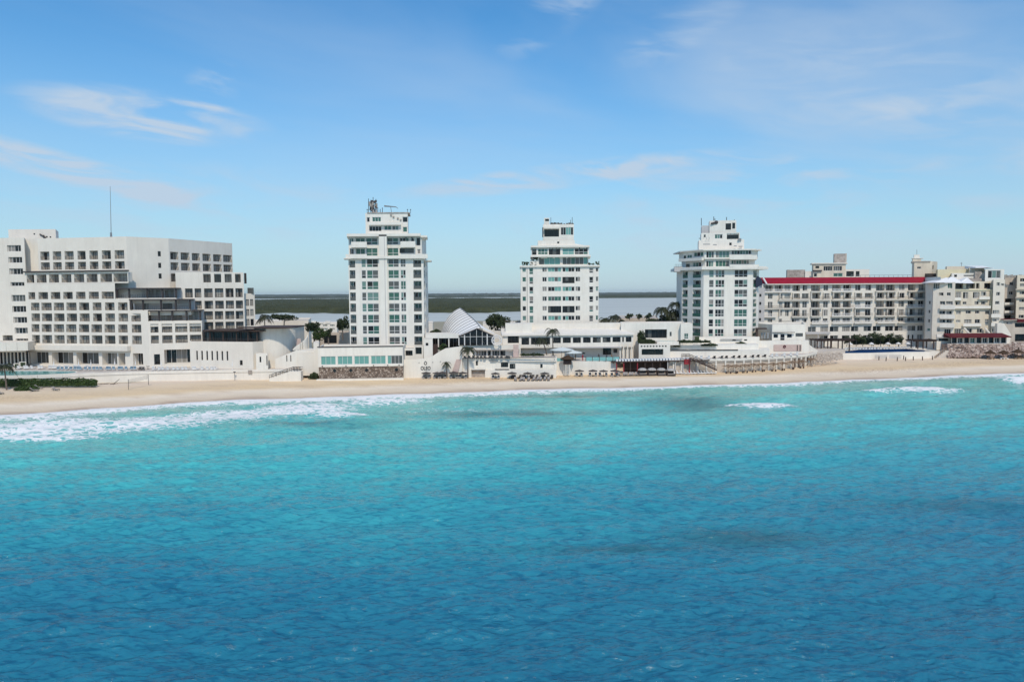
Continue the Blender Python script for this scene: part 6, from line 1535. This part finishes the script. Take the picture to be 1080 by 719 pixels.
# porch canopy and pergola by the navy pool
wbox(H2, 'porch_canopy', 'stucco_grey', 850, 876, 350.6, 352.3, 250.5, 6)
for x in (862.5, 873): wbox(H2, 'porch_column', 'stucco_grey', x, x + .8, 352.3, 368, 250.8, .5)
def pergola(name, label, px0, px1, ytop, ybot, Y, dep, posts):
    t = thing(name, label, 'pergola', tuple(W((px0+px1)/2, ybot, Y))); a_, b2_ = W(px0, ytop, Y), W(px1, ytop, Y); z0 = t.location.z
    mb = MB(); mb.box(a_.x, b2_.x, Y, Y + .25, a_.z - .5, a_.z - .25); mb.box(a_.x, b2_.x, Y + dep, Y + dep + .25, a_.z - .5, a_.z - .25)
    n_ = int((b2_.x - a_.x) / .5)
    for k in range(n_ + 1): x = a_.x + (b2_.x - a_.x) * k / n_; mb.box(x - .1, x + .1, Y - .6, Y + dep + .6, a_.z - .25, a_.z + random.uniform(-.05, .12))
    for k in range(120):
        x = random.uniform(a_.x, b2_.x); c = Vector((x, random.uniform(Y - .5, Y + dep), a_.z + random.uniform(0, .2))); mb.face([c, c + Vector((.7, .1, .05)), c + Vector((.6, .5, 0)), c + Vector((0, .4, .05))])
    local(mb, t).build('slatted_roof', 'wood_dark', t)
    for x in posts:
        for y_ in (Y + .02, Y + dep): w = W(x, ytop, Y); mb = MB(); mb.box(w.x - .16, w.x + .16, y_, y_ + .22, z0, a_.z - .5); local(mb, t).build('post', 'wood_dark', t)
    return t
pergola('pergola', 'dark slatted timber pergola at the left end of the navy pool', 861, 901, 358.2, 371.5, 236, 5, (862.3, 866.5, 873.3, 876.4, 884.3, 896))
pergola('pergola', 'dark thatched timber pergola at the right end of the navy pool', 963, 988, 358.6, 368, 236, 4, (968.5, 974, 985))
hedge('dark bushy hedge against the ground floor between the pool and red-roofed hotel', 899, 952, 357, 363.2, 248, 2, 'leaf_dark', dens=12, size=.35)
for i, (x, h) in enumerate(((903, 4.2), (910, 3.6), (921, 4.6), (929, 4.0), (938, 4.4), (948, 3.5), (893, 3.3))):
    tree(f'{ORD[i]} small dark garden tree along the hotel hedge', x, 364, 246.5, h, 1.5, 'small trees along the hedge', 1.0, 380, size=.3, trunk=.12)
PD = thing('pool_deck', 'white deck carrying the navy pool, with a plain beach wall', 'terrace', (XY(930, 236)[0], 234, 1)); 
dk = [XY(889, 231, 376), XY(940, 232.5, 376), XY(975, 234, 376), XY(990, 236, 376), XY(1003, 240, 376)]; zd = Zp(889, 372.6, 231)
mb = MB(); mb.prism(dk + [(dk[-1][0], 257), (dk[0][0] - 8, 254)], .8, zd); local(mb, PD).build('deck', 'stucco_bright', PD)
gp = lambda x, y: tuple(G(x, y, zd + .07))[:2]
pool('swimming_pool', 'wide dark navy swimming pool in front of the red-roofed hotel', [gp(889, 372), gp(915, 371.7), gp(950, 370.6), gp(973, 370.3), gp(974, 369.9), gp(955, 368.2), gp(930, 367), gp(912, 366.6), gp(909, 368.4), gp(903, 369.7), gp(889, 370.8)], zd + .05, 'pool_navy', 'pool_navy')
for i in range(24):
    px = 890 + i * 3.1; Y = 243.5 + .1 * i; w = W(px, 364, Y); lounger('fabric_white', (w.x, Y, zd + .01), math.pi + random.uniform(-.1, .1), f'{ORD[i]} white lounger from the left in the row behind the navy pool', 'white loungers behind the navy pool')
PA = umbrella_proto('white parasol furled beside the first garden tree', 'parasol', .9, 2.0, 'fabric_white', 'parasol', .5, group='white parasols behind the navy pool'); PA.location = (XY(897, 245)[0], 245, zd)
for i, x in enumerate((919.5, 937, 948, 958)): w = XY(x, 245.5); dup(PA, (w[0], 245.5, zd), 0, f'white parasol, {ORD[i+1]} from the left behind the navy pool'); 
PA['label'] = 'white parasol, first from the left behind the navy pool'
for i, (x, y) in enumerate(((926.5, 379), (934.5, 380.6), (946.2, 380.6), (952.3, 378.5), (955, 380.5), (963.2, 379.8), (973, 379.8), (983.5, 379.3))):
    w = clampw(x, y, 229.5 + (x - 925) * .05); t = thing('post', f'{ORD[i]} short dark post from the left on the sand below the navy pool', 'post', tuple(w), group='dark posts below the navy pool')
    mb = MB(); mb.tube((0, 0, -.2), (random.uniform(-.1, .1), 0, 1.25), .16, .13); mb.build('pole', 'wood_dark', t)
for i, (x0, x1) in enumerate(((923, 935.5), (938, 950.5))):
    w0, w1 = W(x0, 374.2, 230.5), W(x1, 378.2, 230.5); t = thing('beach_fence', ['grey lattice fence panel below the pool wall, left one','grey lattice fence panel below the pool wall, right one'][i], 'fence', (w0.x, 230.5, w1.z)); mb = MB()
    for k in range(14):
        x = (w1.x - w0.x) * k / 13; mb.box(x - .05, x + .05, 0, .08, 0, w0.z - w1.z)
    for k in range(3): mb.box(0, w1.x - w0.x, .09, .14, .2 + .4 * k, .28 + .4 * k)
    mb.build('lattice', 'stucco_grey', t)
# right beach stair
t = thing('beach_stair', 'pale beach stair with a brown handrail left of the rock wall', 'staircase', (XY(994, 235)[0], 235, 1)); A, B = W(985, 379, 234.5), W(998, 369.5, 234.5); mb = MB()
for k in range(12): f = k / 12; mb.box(A.x + (B.x - A.x) * f, B.x + .8, 234.5 - .001 * k, 237, .8, A.z + (B.z - A.z) * (f + .08))
local(mb, t).build('steps', 'deck_pale', t); mb = MB(); mb.tube(A + Vector((0, -.1, .9)), B + Vector((0, -.1, .9)), .08)
for k in range(7): c = A.lerp(B, k / 6); mb.tube(c + Vector((0, -.1, 0)), c + Vector((0, -.1, .9)), .06)
local(mb, t).build('handrail', 'wood_tan', t)

# penthouses behind the crimson roof
PH = thing('penthouse_block', 'weathered rooftop block with a brown water tower behind the crimson roof', 'building', (XY(880, 275)[0], 275, 20))
p = Pl(XY(856.5, 275), XY(890.5, 275)); o = [Op(p.u(x0), p.u(x1), p.z(870, y1), p.z(870, y0), 'window', n_, 1, s_, .3) for x0, x1, y0, y1, n_, s_ in ((859,863,280.5,283,2,'dark'),(867.5,877,280.7,285.7,4,'darkwhite'),(878,887,280.7,285.7,4,'darkwhite'),(857.5,861,288,292,1,'tower'),(878,888,288,292,2,'tower'))]
block(PH, [XY(856.5, 275), XY(890.5, 275)], 20, p.z(870, 277.8), 9, {0: o}, 'stucco_cream'); wbox(PH, 'roof_slab', 'stucco_white', 856, 894, 277.2, 278.2, 274.4, 10)
wbox(PH, 'balcony_rail', 'metal_dark', 857, 867, 284.8, 286.3, 274.4, .15)
p = Pl(XY(890.5, 276), XY(915.5, 276)); o = [Op(p.u(x0), p.u(x1), p.z(900, 291.5), p.z(900, 286), 'window', 2, 1, 'dark', .3) for x0, x1 in ((891.5,899.5),(901.5,905.5))]
block(PH, [XY(890.5, 276), XY(915.5, 276)], 20, p.z(900, 284), 8, {0: o}, 'stucco_white'); block(PH, [XY(829, 277), XY(848, 277)], 20, Zp(838, 284.5, 277), 6, {}, 'concrete_weathered', parapet=.1)
block(PH, [XY(848, 276.5), XY(857, 276.5)], 20, Zp(850, 286, 276), 6, {}, 'stucco_white')
wbox(PH, 'water_tower', 'concrete_weathered', 879.8, 891.5, 267.5, 278, 277, 5); wbox(PH, 'water_tower', 'stucco_beige', 891.51, 893, 267.2, 278, 277.05, 5)
WT = thing('stair_tower', 'tall peach rooftop tower with a finial at the right end of the crimson roof', 'tower', (XY(972, 262)[0], 262, 20))
p = Pl(XY(962.2, 262), XY(981, 262)); p2 = Pl(XY(981, 262), XY(986.5, 268)); block(WT, [XY(962.2, 262), XY(981, 262), XY(986.5, 268)], 20, p.z(970, 275.5), 4, {0: [Op(p.u(966), p.u(970), p.z(970, 283.6), p.z(970, 281.2), 'window', 2, 1, 'darkwhite', .3)], 1: [Op(.6, 2.6, p.z(970, 284), p.z(970, 279.8), 'window', 1, 1, 'dark', .3)]}, 'stucco_cream')
wbox(WT, 'crown_block', 'stucco_cream', 962.6, 971.5, 272.2, 276, 262.3, 3); wbox(WT, 'cornice', 'stucco_white', 962, 974, 272.0, 272.7, 262.1, 3.4); wbox(WT, 'cap', 'stucco_white', 964, 970, 268.6, 272.1, 262.8, 2); wbox(WT, 'cornice', 'stucco_beige', 961.8, 981.5, 275.2, 276.2, 261.7, 4)
mb = MB(); mb.tube(W(967, 268.8, 263.5), W(967, 263.2, 263.5), .07); mb.tube(W(961, 277.5, 261.5), W(962.5, 277.5, 261.8), .2); local(mb, WT).build('finial', 'metal_grey', WT)
mb = MB(); a_ = W(980, 292, 261); mb.box(a_.x - 1, a_.x + 2, 260, 262, a_.z, a_.z + 1.2); local(mb, WT).build('dormer', 'metal_dark', WT)

# ================================================================== CREAM HOTEL AT THE RIGHT
H3 = thing('hotel', 'cream and yellow stepped hotel with white tent roofs and a deep red awning', 'hotel', (XY(1015, 243)[0], 243, 4))
p = Pl(XY(975.8, 252), XY(990.5, 245)); o = [Op(p.u(x0), p.u(x0 + 1.8), p.z(983, y + 3.2), p.z(983, y), 'window', 1, 1, 'dark', .25) for x0 in (979.3, 985) for y in (317.5, 327, 336.8)] + [Op(p.u(978), p.u(981.5), p.z(983, 349.5), p.z(983, 346), 'window', 1, 1, 'tower', .25)]
block(H3, [XY(975.8, 252), XY(990.5, 245)], 3, p.z(983, 292.3), 8, {0: o}, 'stucco_white')
pw = Pl(XY(983, 246), XY(1006, 243)); rx = 996; o = []
for x0, x1, y0, y1, n_ in ((983.5,990.5,298.5,304.5,3),(998.5,1003.5,298.5,304.3,2),(989.5,994.5,308.5,311.8,2),(998,1002,308.5,311.8,2),(991,996.5,317.6,321.2,2),(997.5,1004.5,317.6,321.2,3),(990.5,997,327.8,331.3,2),(998,1004,327.8,331.3,2),(991,997.5,336.9,340.3,2),(998.5,1004,336.9,340.3,2),(989,991.5,346.2,349.8,1),(996.5,1003.5,346.8,352.2,3)):
    o.append(Op(pw.u(x0), pw.u(x1), pw.z(rx, y1), pw.z(rx, y0), 'window', n_, 1, 'tower' if y0 < 300 else 'red', .7))
block(H3, [XY(983, 246), XY(1006, 243)], 3, pw.z(rx, 297.6), 9, {0: o}, 'stucco_ivory', parapet=.1)
for y in (321.8, 331.8, 341): pbox(H3, pw, 'balcony_parapet', 'stucco_bright', 989.5, 1005.2, pw.z(rx, y + 4), pw.z(rx, y), -1.0, -.8); pbox(H3, pw, 'balcony_floor', 'stucco_white', 989.6, 1005.1, pw.z(rx, y + 4.3), pw.z(rx, y + 4.02), -1.0, .01)
py_ = Pl(XY(1006, 244.5), XY(1046, 244.5)); rx = 1025; o = []
for x0, x1, y0, y1, n_ in ((1007,1013,307.7,314.6,3),(1015,1020.5,308,314.8,2),(1025.5,1032.5,308,314.6,3),(1034,1039.3,307.8,312,2),(1007.5,1013,317.7,321.8,2),(1015,1019,318,321,2),(1027.5,1032,317.7,321.3,2),(1034.5,1039,317.7,321.3,2),
                           (1008.5,1013.5,327.6,331.5,2),(1018.5,1024,327.3,330.8,2),(1028.5,1033,327.5,330.8,2),(1039,1044,327.6,331.6,1),(1008.5,1013.3,337.3,340,2),(1017.2,1025,336.8,341,3),(1028.5,1034,336.8,341,2),(1039,1043,336.5,341,2),(1007,1014.5,346.5,352,3),(1020,1026,346.5,351,2),(1031,1037,346.5,351,2)):
    o.append(Op(py_.u(x0), py_.u(x1), py_.z(rx, y1), py_.z(rx, y0), 'window', n_, 1, 'red', .35))
block(H3, [XY(1006, 244.5), XY(1046, 244.5)], 3, py_.z(rx, 306), 9, {0: o}, 'stucco_cream', parapet=.1)
wbox(H3, 'yellow_pilaster', 'stucco_yellow', 1005.7, 1007, 324, 352, 244.2, .3); wbox(H3, 'yellow_pilaster', 'stucco_yellow', 1044.5, 1046.2, 305.5, 324, 244.2, .3); wbox(H3, 'yellow_band', 'stucco_yellow', 1006, 1046, 325, 326, 244.3, .3); wbox(H3, 'yellow_band', 'stucco_yellow', 1006, 1046, 305.3, 306.3, 244.25, .3)
for x0, x1, y in ((1006.5,1014,313.8),(1033,1044,312.8),(1006.5,1045,322.5),(1016,1035,341.3)): wbox(H3, 'balcony_parapet', 'stucco_bright', x0, x1, y, y + 2.5, 243.6, .2); wbox(H3, 'balcony_floor', 'stucco_white', x0, x1, y + 2.5, y + 2.9, 243.55, 1)
# glazed fifth-floor lounge with white tent roofs
pl5 = Pl(XY(1003, 246), XY(1046, 246)); o = []
for x0, x1, n_ in ((1006.5,1015,3),(1018,1027.5,3),(1028.5,1032,1),(1037,1044.8,3)): o.append(Op(pl5.u(x0), pl5.u(x1), pl5.z(rx, 304.2), pl5.z(rx, 298.7), 'window', n_, 1, 'dark', 1.0))
block(H3, [XY(1003, 246), XY(1046, 246)], py_.z(rx, 306.1), pl5.z(rx, 296.8), 7, {0: o}, 'stucco_cream', parapet=.1)
for x0, x1, xa, yt, yb2 in ((985, 1005, 996, 292.8, 298), (996, 1017, 1001, 292, 298.5), (1012, 1028, 1016, 292.7, 298.8)):
    a_, b2_, c_ = W(x0, yb2, 243.2 + x0 * .0002), W(x1, yb2, 243.2), W(xa, yt, 247.5); mb = MB()
    q = [(a_.x, a_.y, a_.z), (b2_.x, a_.y, a_.z), (b2_.x, a_.y + 8, a_.z), (a_.x, a_.y + 8, a_.z)]; r0, r1 = (c_.x, 246.5, c_.z), (c_.x + 2, 248.5, c_.z)
    mb.face([q[0], q[1], r1, r0]); mb.face([q[1], q[2], r1]); mb.face([q[2], q[3], r0, r1]); mb.face([q[3], q[0], r0]); mb.face(q[::-1]); local(mb, H3).build('tent_roof', 'fabric_white', H3)
pr_ = Pl(XY(1046, 243), XY(1058, 243)); o = []
for x0, x1, y0, y1, n_ in ((1050,1053.5,297.8,301.5,2),(1054.5,1058,299,301.5,2),(1050,1054,308,311.8,2),(1049.3,1053.8,317.5,321,2),(1047,1054,327,331,3),(1047,1051.5,336.3,339,2),(1047,1053.5,346.3,350,3)): o.append(Op(pr_.u(x0), min(pr_.u(x1), pr_.L - .1), pr_.z(1052, y1), pr_.z(1052, y0), 'window', n_, 1, 'red' if y0 < 346 else 'towergreen', .35))
block(H3, [XY(1046, 243), XY(1058, 243)], 3, pr_.z(1052, 294.8), 10, {0: o}, 'stucco_ivory', parapet=.3)
for y in (331.3, 340.5): wbox(H3, 'balcony_parapet', 'stucco_bright', 1045.5, 1056, y, y + 3.5, 242.1, .2)
pt5 = Pl(XY(1039, 247), XY(1057, 247)); block(H3, [XY(1037, 247), XY(1057, 247)], 22, pt5.z(1048, 284), 7, {0: [Op(pt5.u(1042.5), pt5.u(1056), pt5.z(1048, 293.4), pt5.z(1048, 285.2), 'window', 3, 1, 'towergreen', .3)]}, 'stucco_bright', parapet=.1)
mb = MB(); a_, b2_, c_ = W(1029, 281.8, 249), W(1048, 283.2, 249), W(1037, 280, 252); mb.prism([(a_.x, 249), (b2_.x, 249), (b2_.x, 255), (a_.x, 255)], a_.z - .3, 0, ztop=[a_.z, b2_.z, c_.z, c_.z]); local(mb, H3).build('sloping_roof', 'fabric_white', H3)
block(H3, [XY(987, 254), XY(1030, 254)], 20, Zp(1010, 284, 254), 8, {}, 'stucco_yellow', parapet=.2); block(H3, [XY(996.5, 256), XY(1018, 256)], 20, Zp(1007, 280.8, 256), 6, {}, 'stucco_cream', parapet=.2)
block(H3, [XY(1020, 252), XY(1036, 252)], 20, Zp(1028, 281.8, 252), 5, {}, 'stucco_cream', parapet=.2)
pp_ = Pl(XY(1002, 250), XY(1035, 250)); block(H3, [XY(1002, 250), XY(1036, 250)], 20, pp_.z(1020, 288), 4, {0: [Op(pp_.u(1005), pp_.u(1008), pp_.z(1020, 292), pp_.z(1020, 289.5), 'window', 1, 1, 'dark', .3), Op(pp_.u(1015), pp_.u(1026), pp_.z(1020, 291.2), pp_.z(1020, 290), 'window', 1, 1, 'dark', .3)]}, 'stucco_white', parapet=.2)
wbox(H3, 'dark_roof', 'concrete_weathered', 1019, 1036, 293.5, 298, 248.5, .8); wbox(H3, 'stair_screen', 'concrete_weathered', 1028, 1035, 286.5, 294, 249.5, .5)
mb = MB(); mb.tube(W(1014, 281, 257), W(1014, 276.5, 257), .08); mb.tube(W(1012.8, 277.8, 257), W(1015.2, 277.8, 257), .06); mb.tube(W(1022, 285.5, 251), W(1024, 284.5, 251), .15); local(mb, H3).build('roof_aerial', 'metal_grey', H3)
# red awning restaurant
p = Pl(XY(1005, 237.5), XY(1065, 237.5)); o = [Op(p.u(1006 + i * 6.5), p.u(1011.6 + i * 6.5), p.z(1035, 361.8), p.z(1035, 356), 'window', 2, 1, 'towergreen' if i % 2 else 'dark', .6) for i in range(9)]
block(H3, [XY(1004, 237.5), XY(1065, 237.5)], 3, p.z(1035, 354.5), 6, {0: o}, 'stucco_bright', parapet=.05)
a_, b2_ = W(1001, 355.8, 236), W(1066, 355.3, 236); mb = MB(); zt_ = Zp(1035, 351.3, 239)
mb.prism([(a_.x, 235.6), (b2_.x, 235.6), (b2_.x - .6, 239.5), (a_.x + .2, 239.5)], a_.z - .1, 0, ztop=[a_.z + .15, a_.z + .15, zt_, zt_]); local(mb, H3).build('awning', 'red_awning', H3)
for i, (x0, x1) in enumerate(((1018, 1020.5), (1040, 1042))):
    mb = MB(); mb.tube(W(x0 - 1, 346, 243.8), W(x1 + 2, 352, 240.5), .3); local(mb, H3).build('awning_brace', 'stucco_white', H3)
wbox(H3, 'base_wall', 'stucco_white', 988, 1004.5, 352.8, 369, 240, 3); wbox(H3, 'base_window', 'glass_dark', 990, 1000, 357, 359.5, 239.9, .1); wbox(H3, 'base_slab', 'stucco_grey', 988, 1003.5, 355.2, 356.2, 239.2, 1.2)
mb = MB()
prof = [(1052, 341), (1059, 341), (1066, 352)]
for (x0, y0), (x1, y1) in zip(prof[:-1], prof[1:]):
    a_, b2_ = W(x0, y0, 241), W(x1, y1, 241); mb.prism([(a_.x, 241), (b2_.x, 241), (b2_.x, 243), (a_.x, 243)], 4, 0, ztop=[a_.z, b2_.z, b2_.z, a_.z])
local(mb, H3).build('buttress', 'stucco_white', H3)
# beige block at the right edge
H4 = thing('apartment_block', 'beige apartment block with stacked balconies cut by the right edge of the photo', 'building', (XY(1085, 250)[0], 250, 4))
p = Pl(XY(1058, 256), XY(1070.5, 256)); rx = 1064; o = []
for y in (297.5, 307.3): o.append(Op(p.u(1064), p.u(1068.5), p.z(rx, y + 3.5), p.z(rx, y), 'window', 2, 1, 'red', .4))
for y in (314.8, 323.3, 332.3): o.append(Op(p.u(1060), p.u(1068.5), p.z(rx, y + 4), p.z(rx, y), 'window', 2, 1, 'dark', 1.2))
block(H4, [XY(1057.5, 256), XY(1070.8, 256)], 3, p.z(rx, 292), 10, {0: o}, 'stucco_beige')
for y in (319, 327.5): wbox(H4, 'balcony_parapet', 'stucco_white', 1059.5, 1069.5, y, y + 2.4, 254.8, .25)
p = Pl(XY(1070.8, 252), XY(1150, 252)); o = []
for i in range(8):
    x = 1074.5 + i * 9.3
    for y in (293.5, 299, 307, 315.2, 323.8, 332): o.append(Op(p.u(x), p.u(x + 6), p.z(1080, y + 3.6), p.z(1080, y), 'window', 2, 1, 'red', .5))
block(H4, [XY(1070.8, 252), XY(1150, 252)], 3, p.z(1080, 290), 14, {0: o}, 'stucco_cream')
for y in (304.5, 313): wbox(H4, 'balcony_floor', 'stucco_beige', 1070.9, 1150, y, y + .9, 251.2, .8)
mb = MB()
for i in range(60): c = W(1059 + i * 1.5, 291.3, 253); mb.box(c.x - .2, c.x + .15, 253, 253.2, c.z - .5, c.z + random.uniform(.2, .6))
local(mb, H4).build('roof_balustrade', 'concrete_weathered', H4)
p = Pl(XY(1060, 243), XY(1150, 243)); o = [Op(p.u(1064), p.u(1070), p.z(1080, 341.7), p.z(1080, 338.8), 'window', 3, 1, 'red', .3), Op(p.u(1073), p.u(1095), p.z(1080, 345), p.z(1080, 340.6), 'window', 5, 1, 'dark', 1.2), Op(p.u(1073.5), p.u(1095), p.z(1080, 360), p.z(1080, 352.2), 'window', 4, 1, 'dark', 1.0)]
block(H4, [XY(1058, 243), XY(1150, 243)], 3, p.z(1080, 337.6), 8, {0: o}, 'stucco_beige'); wbox(H4, 'red_band', 'red_awning', 1073, 1150, 336.3, 339.6, 242, 1); wbox(H4, 'roof_edge', 'red_awning', 1056, 1074, 336.2, 337, 241.8, 2)
# rock wall under the awning terrace
RWL = thing('rock_wall', 'long wall of big pinkish rocks below the red awning', 'wall', (XY(1040, 236)[0], 236, 1.5)); mb = MB()
for k in range(2600):
    px = random.uniform(1000, 1150); f = random.random(); py = 363.2 + f * 13.8 - (2 if px > 1068 else 0); Y = 236.6 - f * 3.0; w = W(px, py, Y); s_ = random.uniform(.18, .48)
    mb.ball(w, s_ * random.uniform(.7, 1.4), s_, s_ * random.uniform(.5, .9), 6, 4)
a_, b2_ = W(999, 363, 236.8), W(1150, 363, 236.8); mb.box(a_.x, b2_.x, 236.0, 240, 1.0, a_.z); local(mb, RWL).build('rocks', 'rock', RWL)
wbox(RWL, 'terrace_slab', 'deck_pale', 999.5, 1150, 362.2, 363.2, 236.2, 3)
mb = MB()
for k in range(30):
    px = random.uniform(1001, 1020); w = W(px, random.uniform(361, 367), 235); mb.tube(w, w + Vector((random.uniform(-1, 1), 0, random.uniform(-.6, .6))), .07, .04, 4)
t = thing('dead_shrubs', 'tangle of bare brown shrubs at the left end of the rock wall', 'shrub', tuple(W(1010, 366, 235))); local(mb, t).build('branches', 'wood_dark', t)
PP = umbrella_proto('', 'palapa', 1.75, 2.0, 'thatch', 'palapa', 1.0, 12, 'bark', 'thatched palapas before the rock wall')
for i, (px, lab) in enumerate(((1043.5, 'leftmost thatched palapa before the pink rock wall'), (1057.7, 'middle thatched palapa before the pink rock wall'), (1072.3, 'largest thatched palapa before the rock wall, near the right edge'), (1085, 'thatched palapa half cut by the right edge of the photo'))):
    w = clampw(px, 377.5, 231.5); loc = (w.x, w.y, w.z)
    if i == 0: PP.location = loc; PP['label'] = lab
    else: dup(PP, loc, i, lab, scale=1.08 if i == 2 else 1)
    t = thing('palapa_table', ['wooden table under the leftmost palapa','pale table under the middle palapa','wooden table under the largest palapa','wooden table under the palapa at the photo edge'][i], 'table', (w.x - .1, w.y - .35, w.z), group='tables under the palapas'); mb = MB(); mb.box(-.9, .9, -.35, .2, .45, .55); mb.box(-1.2, -.95, -.3, .1, 0, .4); mb.box(.95, 1.2, -.3, .1, 0, .4); mb.box(-.1, .1, -.2, .0, 0, .45); mb.build('table', 'fabric_white' if i == 1 else 'wood_tan', t)

# ================================================================== TOWN BEHIND: white buildings, trees
def town(label, px0, px1, ytop, Y, dep, m='stucco_white', wins=(), st='tower', zb=2.0):
    t = thing('building', label, 'building', (XY((px0+px1)/2, Y)[0], Y, zb)); p = Pl(XY(px0, Y), XY(px1, Y)); mx_ = (px0+px1)/2
    o = [Op(p.u(a), p.u(b), p.z(mx_, d), p.z(mx_, c), 'window', n_, 1, st, .3) for a, b, c, d, n_ in wins]
    block(t, [XY(px0, Y), XY(px1, Y)], zb, p.z(mx_, ytop), dep, {0: o}, m); return t
t = town('small white villa with two rows of windows by the lagoon, between hotel and tallest tower', 326.5, 355.5, 340.5, 330, 14, 'stucco_bright', [(332.5 + 7.6*i, 337.5 + 7.6*i, y, y + 1.8, 3) for i in range(3) for y in (342.3, 346)] + [(327.5, 330, 345.5, 350.5, 1)])
for x0, x1 in ((327.5, 333.5), (343, 348.5), (336, 341)): wbox(t, 'roof_turret', 'stucco_bright', x0, x1, 338.6 if x0 != 336 else 339.8, 341, 329.7, 3)
town('blank pale grey warehouse with a flat roof left of the small villa', 298, 325.5, 337.5, 262, 26, 'stucco_white')
town('pale flat-roofed shed just left of the tallest tower', 355.5, 367.5, 350.6, 240, 12, 'stucco_beige')
t = town('low open car port with a flat roof before the small villa', 336, 356, 352, 246, 10, 'stucco_beige', [(341, 354.5, 353.5, 362, 1)], 'dark')
town('long white service building behind the restaurant wing and round building', 255, 300, 338.8, 280, 20, 'stucco_bright')
town('white building behind the shell roof, left of the middle tower', 521, 551, 348.6, 225, 10, 'stucco_white', [(528.5, 531, 344, 346, 1)])
wb = town('white block with cluttered roof terrace left of the middle tower', 530, 549.5, 341.5, 232, 10, 'stucco_bright')
town('long tan flat-roofed building by the lagoon between the middle and right towers', 650, 694, 335.2, 420, 40, 'stucco_beige')
town('low white wing right of the middle tower', 630, 668, 343.2, 226, 16, 'stucco_white')
town('low pale building behind the red-roofed hotel', 780, 1000, 345, 320, 20, 'stucco_white')
for i in range(26):
    px = random.uniform(-100, 1250); 
    if 300 < px < 330 or 630 < px < 720 : continue
    Y = random.uniform(285, 420); town(f'distant flat-roofed town building, {ORD[i]} of those mostly hidden behind the hotels', px, px + random.uniform(18, 45), random.uniform(340, 346), Y, random.uniform(10, 25), random.choice(['stucco_white', 'stucco_beige', 'stucco_cream']))
tree('big dark layered tree between the shell roof and the middle tower', 525, 356, 232, 8.5, 4.2, n=2600, flat=.85, size=.34)
for k in range(16):
    w = W(random.uniform(531, 549), 341, 233 + random.random() * 5); s_ = random.uniform(.25, .6)
    mb = MB(); mb.box(-s_, s_, -s_, s_, 0, .1); mb.box(-s_ * .9, s_ * .9, -s_ * .9, s_ * .9, .1, random.uniform(.5, 1.2)); mb.tube((0, 0, 0), (s_ * .3, 0, 1.5), .05)
    tag(link('roof_unit', mb.mesh('roof_unit', random.choice(['tile_pink', 'concrete_weathered', 'fabric_white'])), None, (w.x, w.y, w.z - .4)), 'small rooftop unit on the white block left of the middle tower', 'equipment', 'rooftop units left of the middle tower')
palm('dark palm behind the roof right of the left hotel', 279.5, 352, 225, 5.5, 3.2, 0, 21, 26)
tree('flat-topped dark tree behind the service building', 299.5, 348, 250, 5.8, 4.6, flat=.28, n=1300, size=.3)
tree('dark round tree left of the open car port', 331.5, 361, 222, 6.6, 2.6, n=1500, size=.26)
tree('bright green round bush at the foot of the stair wall', 337, 362, 212, 4.6, 2.9, n=1600, size=.22, m='leaf_green', cat='bush')
tree('narrow dark shrub under the car port roof', 346.5, 362, 225, 5.0, 1.2, n=500, size=.25, flat=1.5)
tree('dark tree hugging the left side of the tallest tower', 361.5, 357, 235, 7.2, 2.3, n=1100, size=.32, flat=1.1)
hedge('dark hedge behind the flat canopy beside the tallest tower', 453, 464, 348.5, 353, 215, 3, 'leaf_dark', dens=14, size=.3)
for i, (px, h, r, lab) in enumerate(((647, 4.0, 3.2, 'leaning palm tuft right of the middle tower'), (637, 3.2, 2.6, 'low ragged palm touching the middle tower'), (655, 2.6, 2.0, 'smallest palm tuft beside the tan lagoon building'), (698, 6.8, 3.6, 'bushy palm left of its twin beside the right tower'), (713.5, 8.2, 4.0, 'taller dark palm touching the right tower'), (707, 5.2, 3.4, 'low palm between the two beside the right tower'))):
    palm(lab, px, 347, 232 + (px > 690) * 4, h, r, .3 if px < 690 else 0, 30 + i, 26)
for i, (px, h, r) in enumerate(((690, 4.0, 2.8), (704, 5.0, 3.2), (716, 6.5, 3.0))): tree(['dark broad bush under the left of the twin palms','dark bush filling the gap between the twin palms','dense dark tree pressed against the right tower'][i], px, 346, 238, h, r, n=1300, size=.36)
for i, px in enumerate((664, 674, 684)): tree(f'{ORD[i]} small far tree along the tan lagoon building', px, 336.5, 415, 3.4, 2.2, 'far trees by the lagoon building', .7, 200, size=.6)
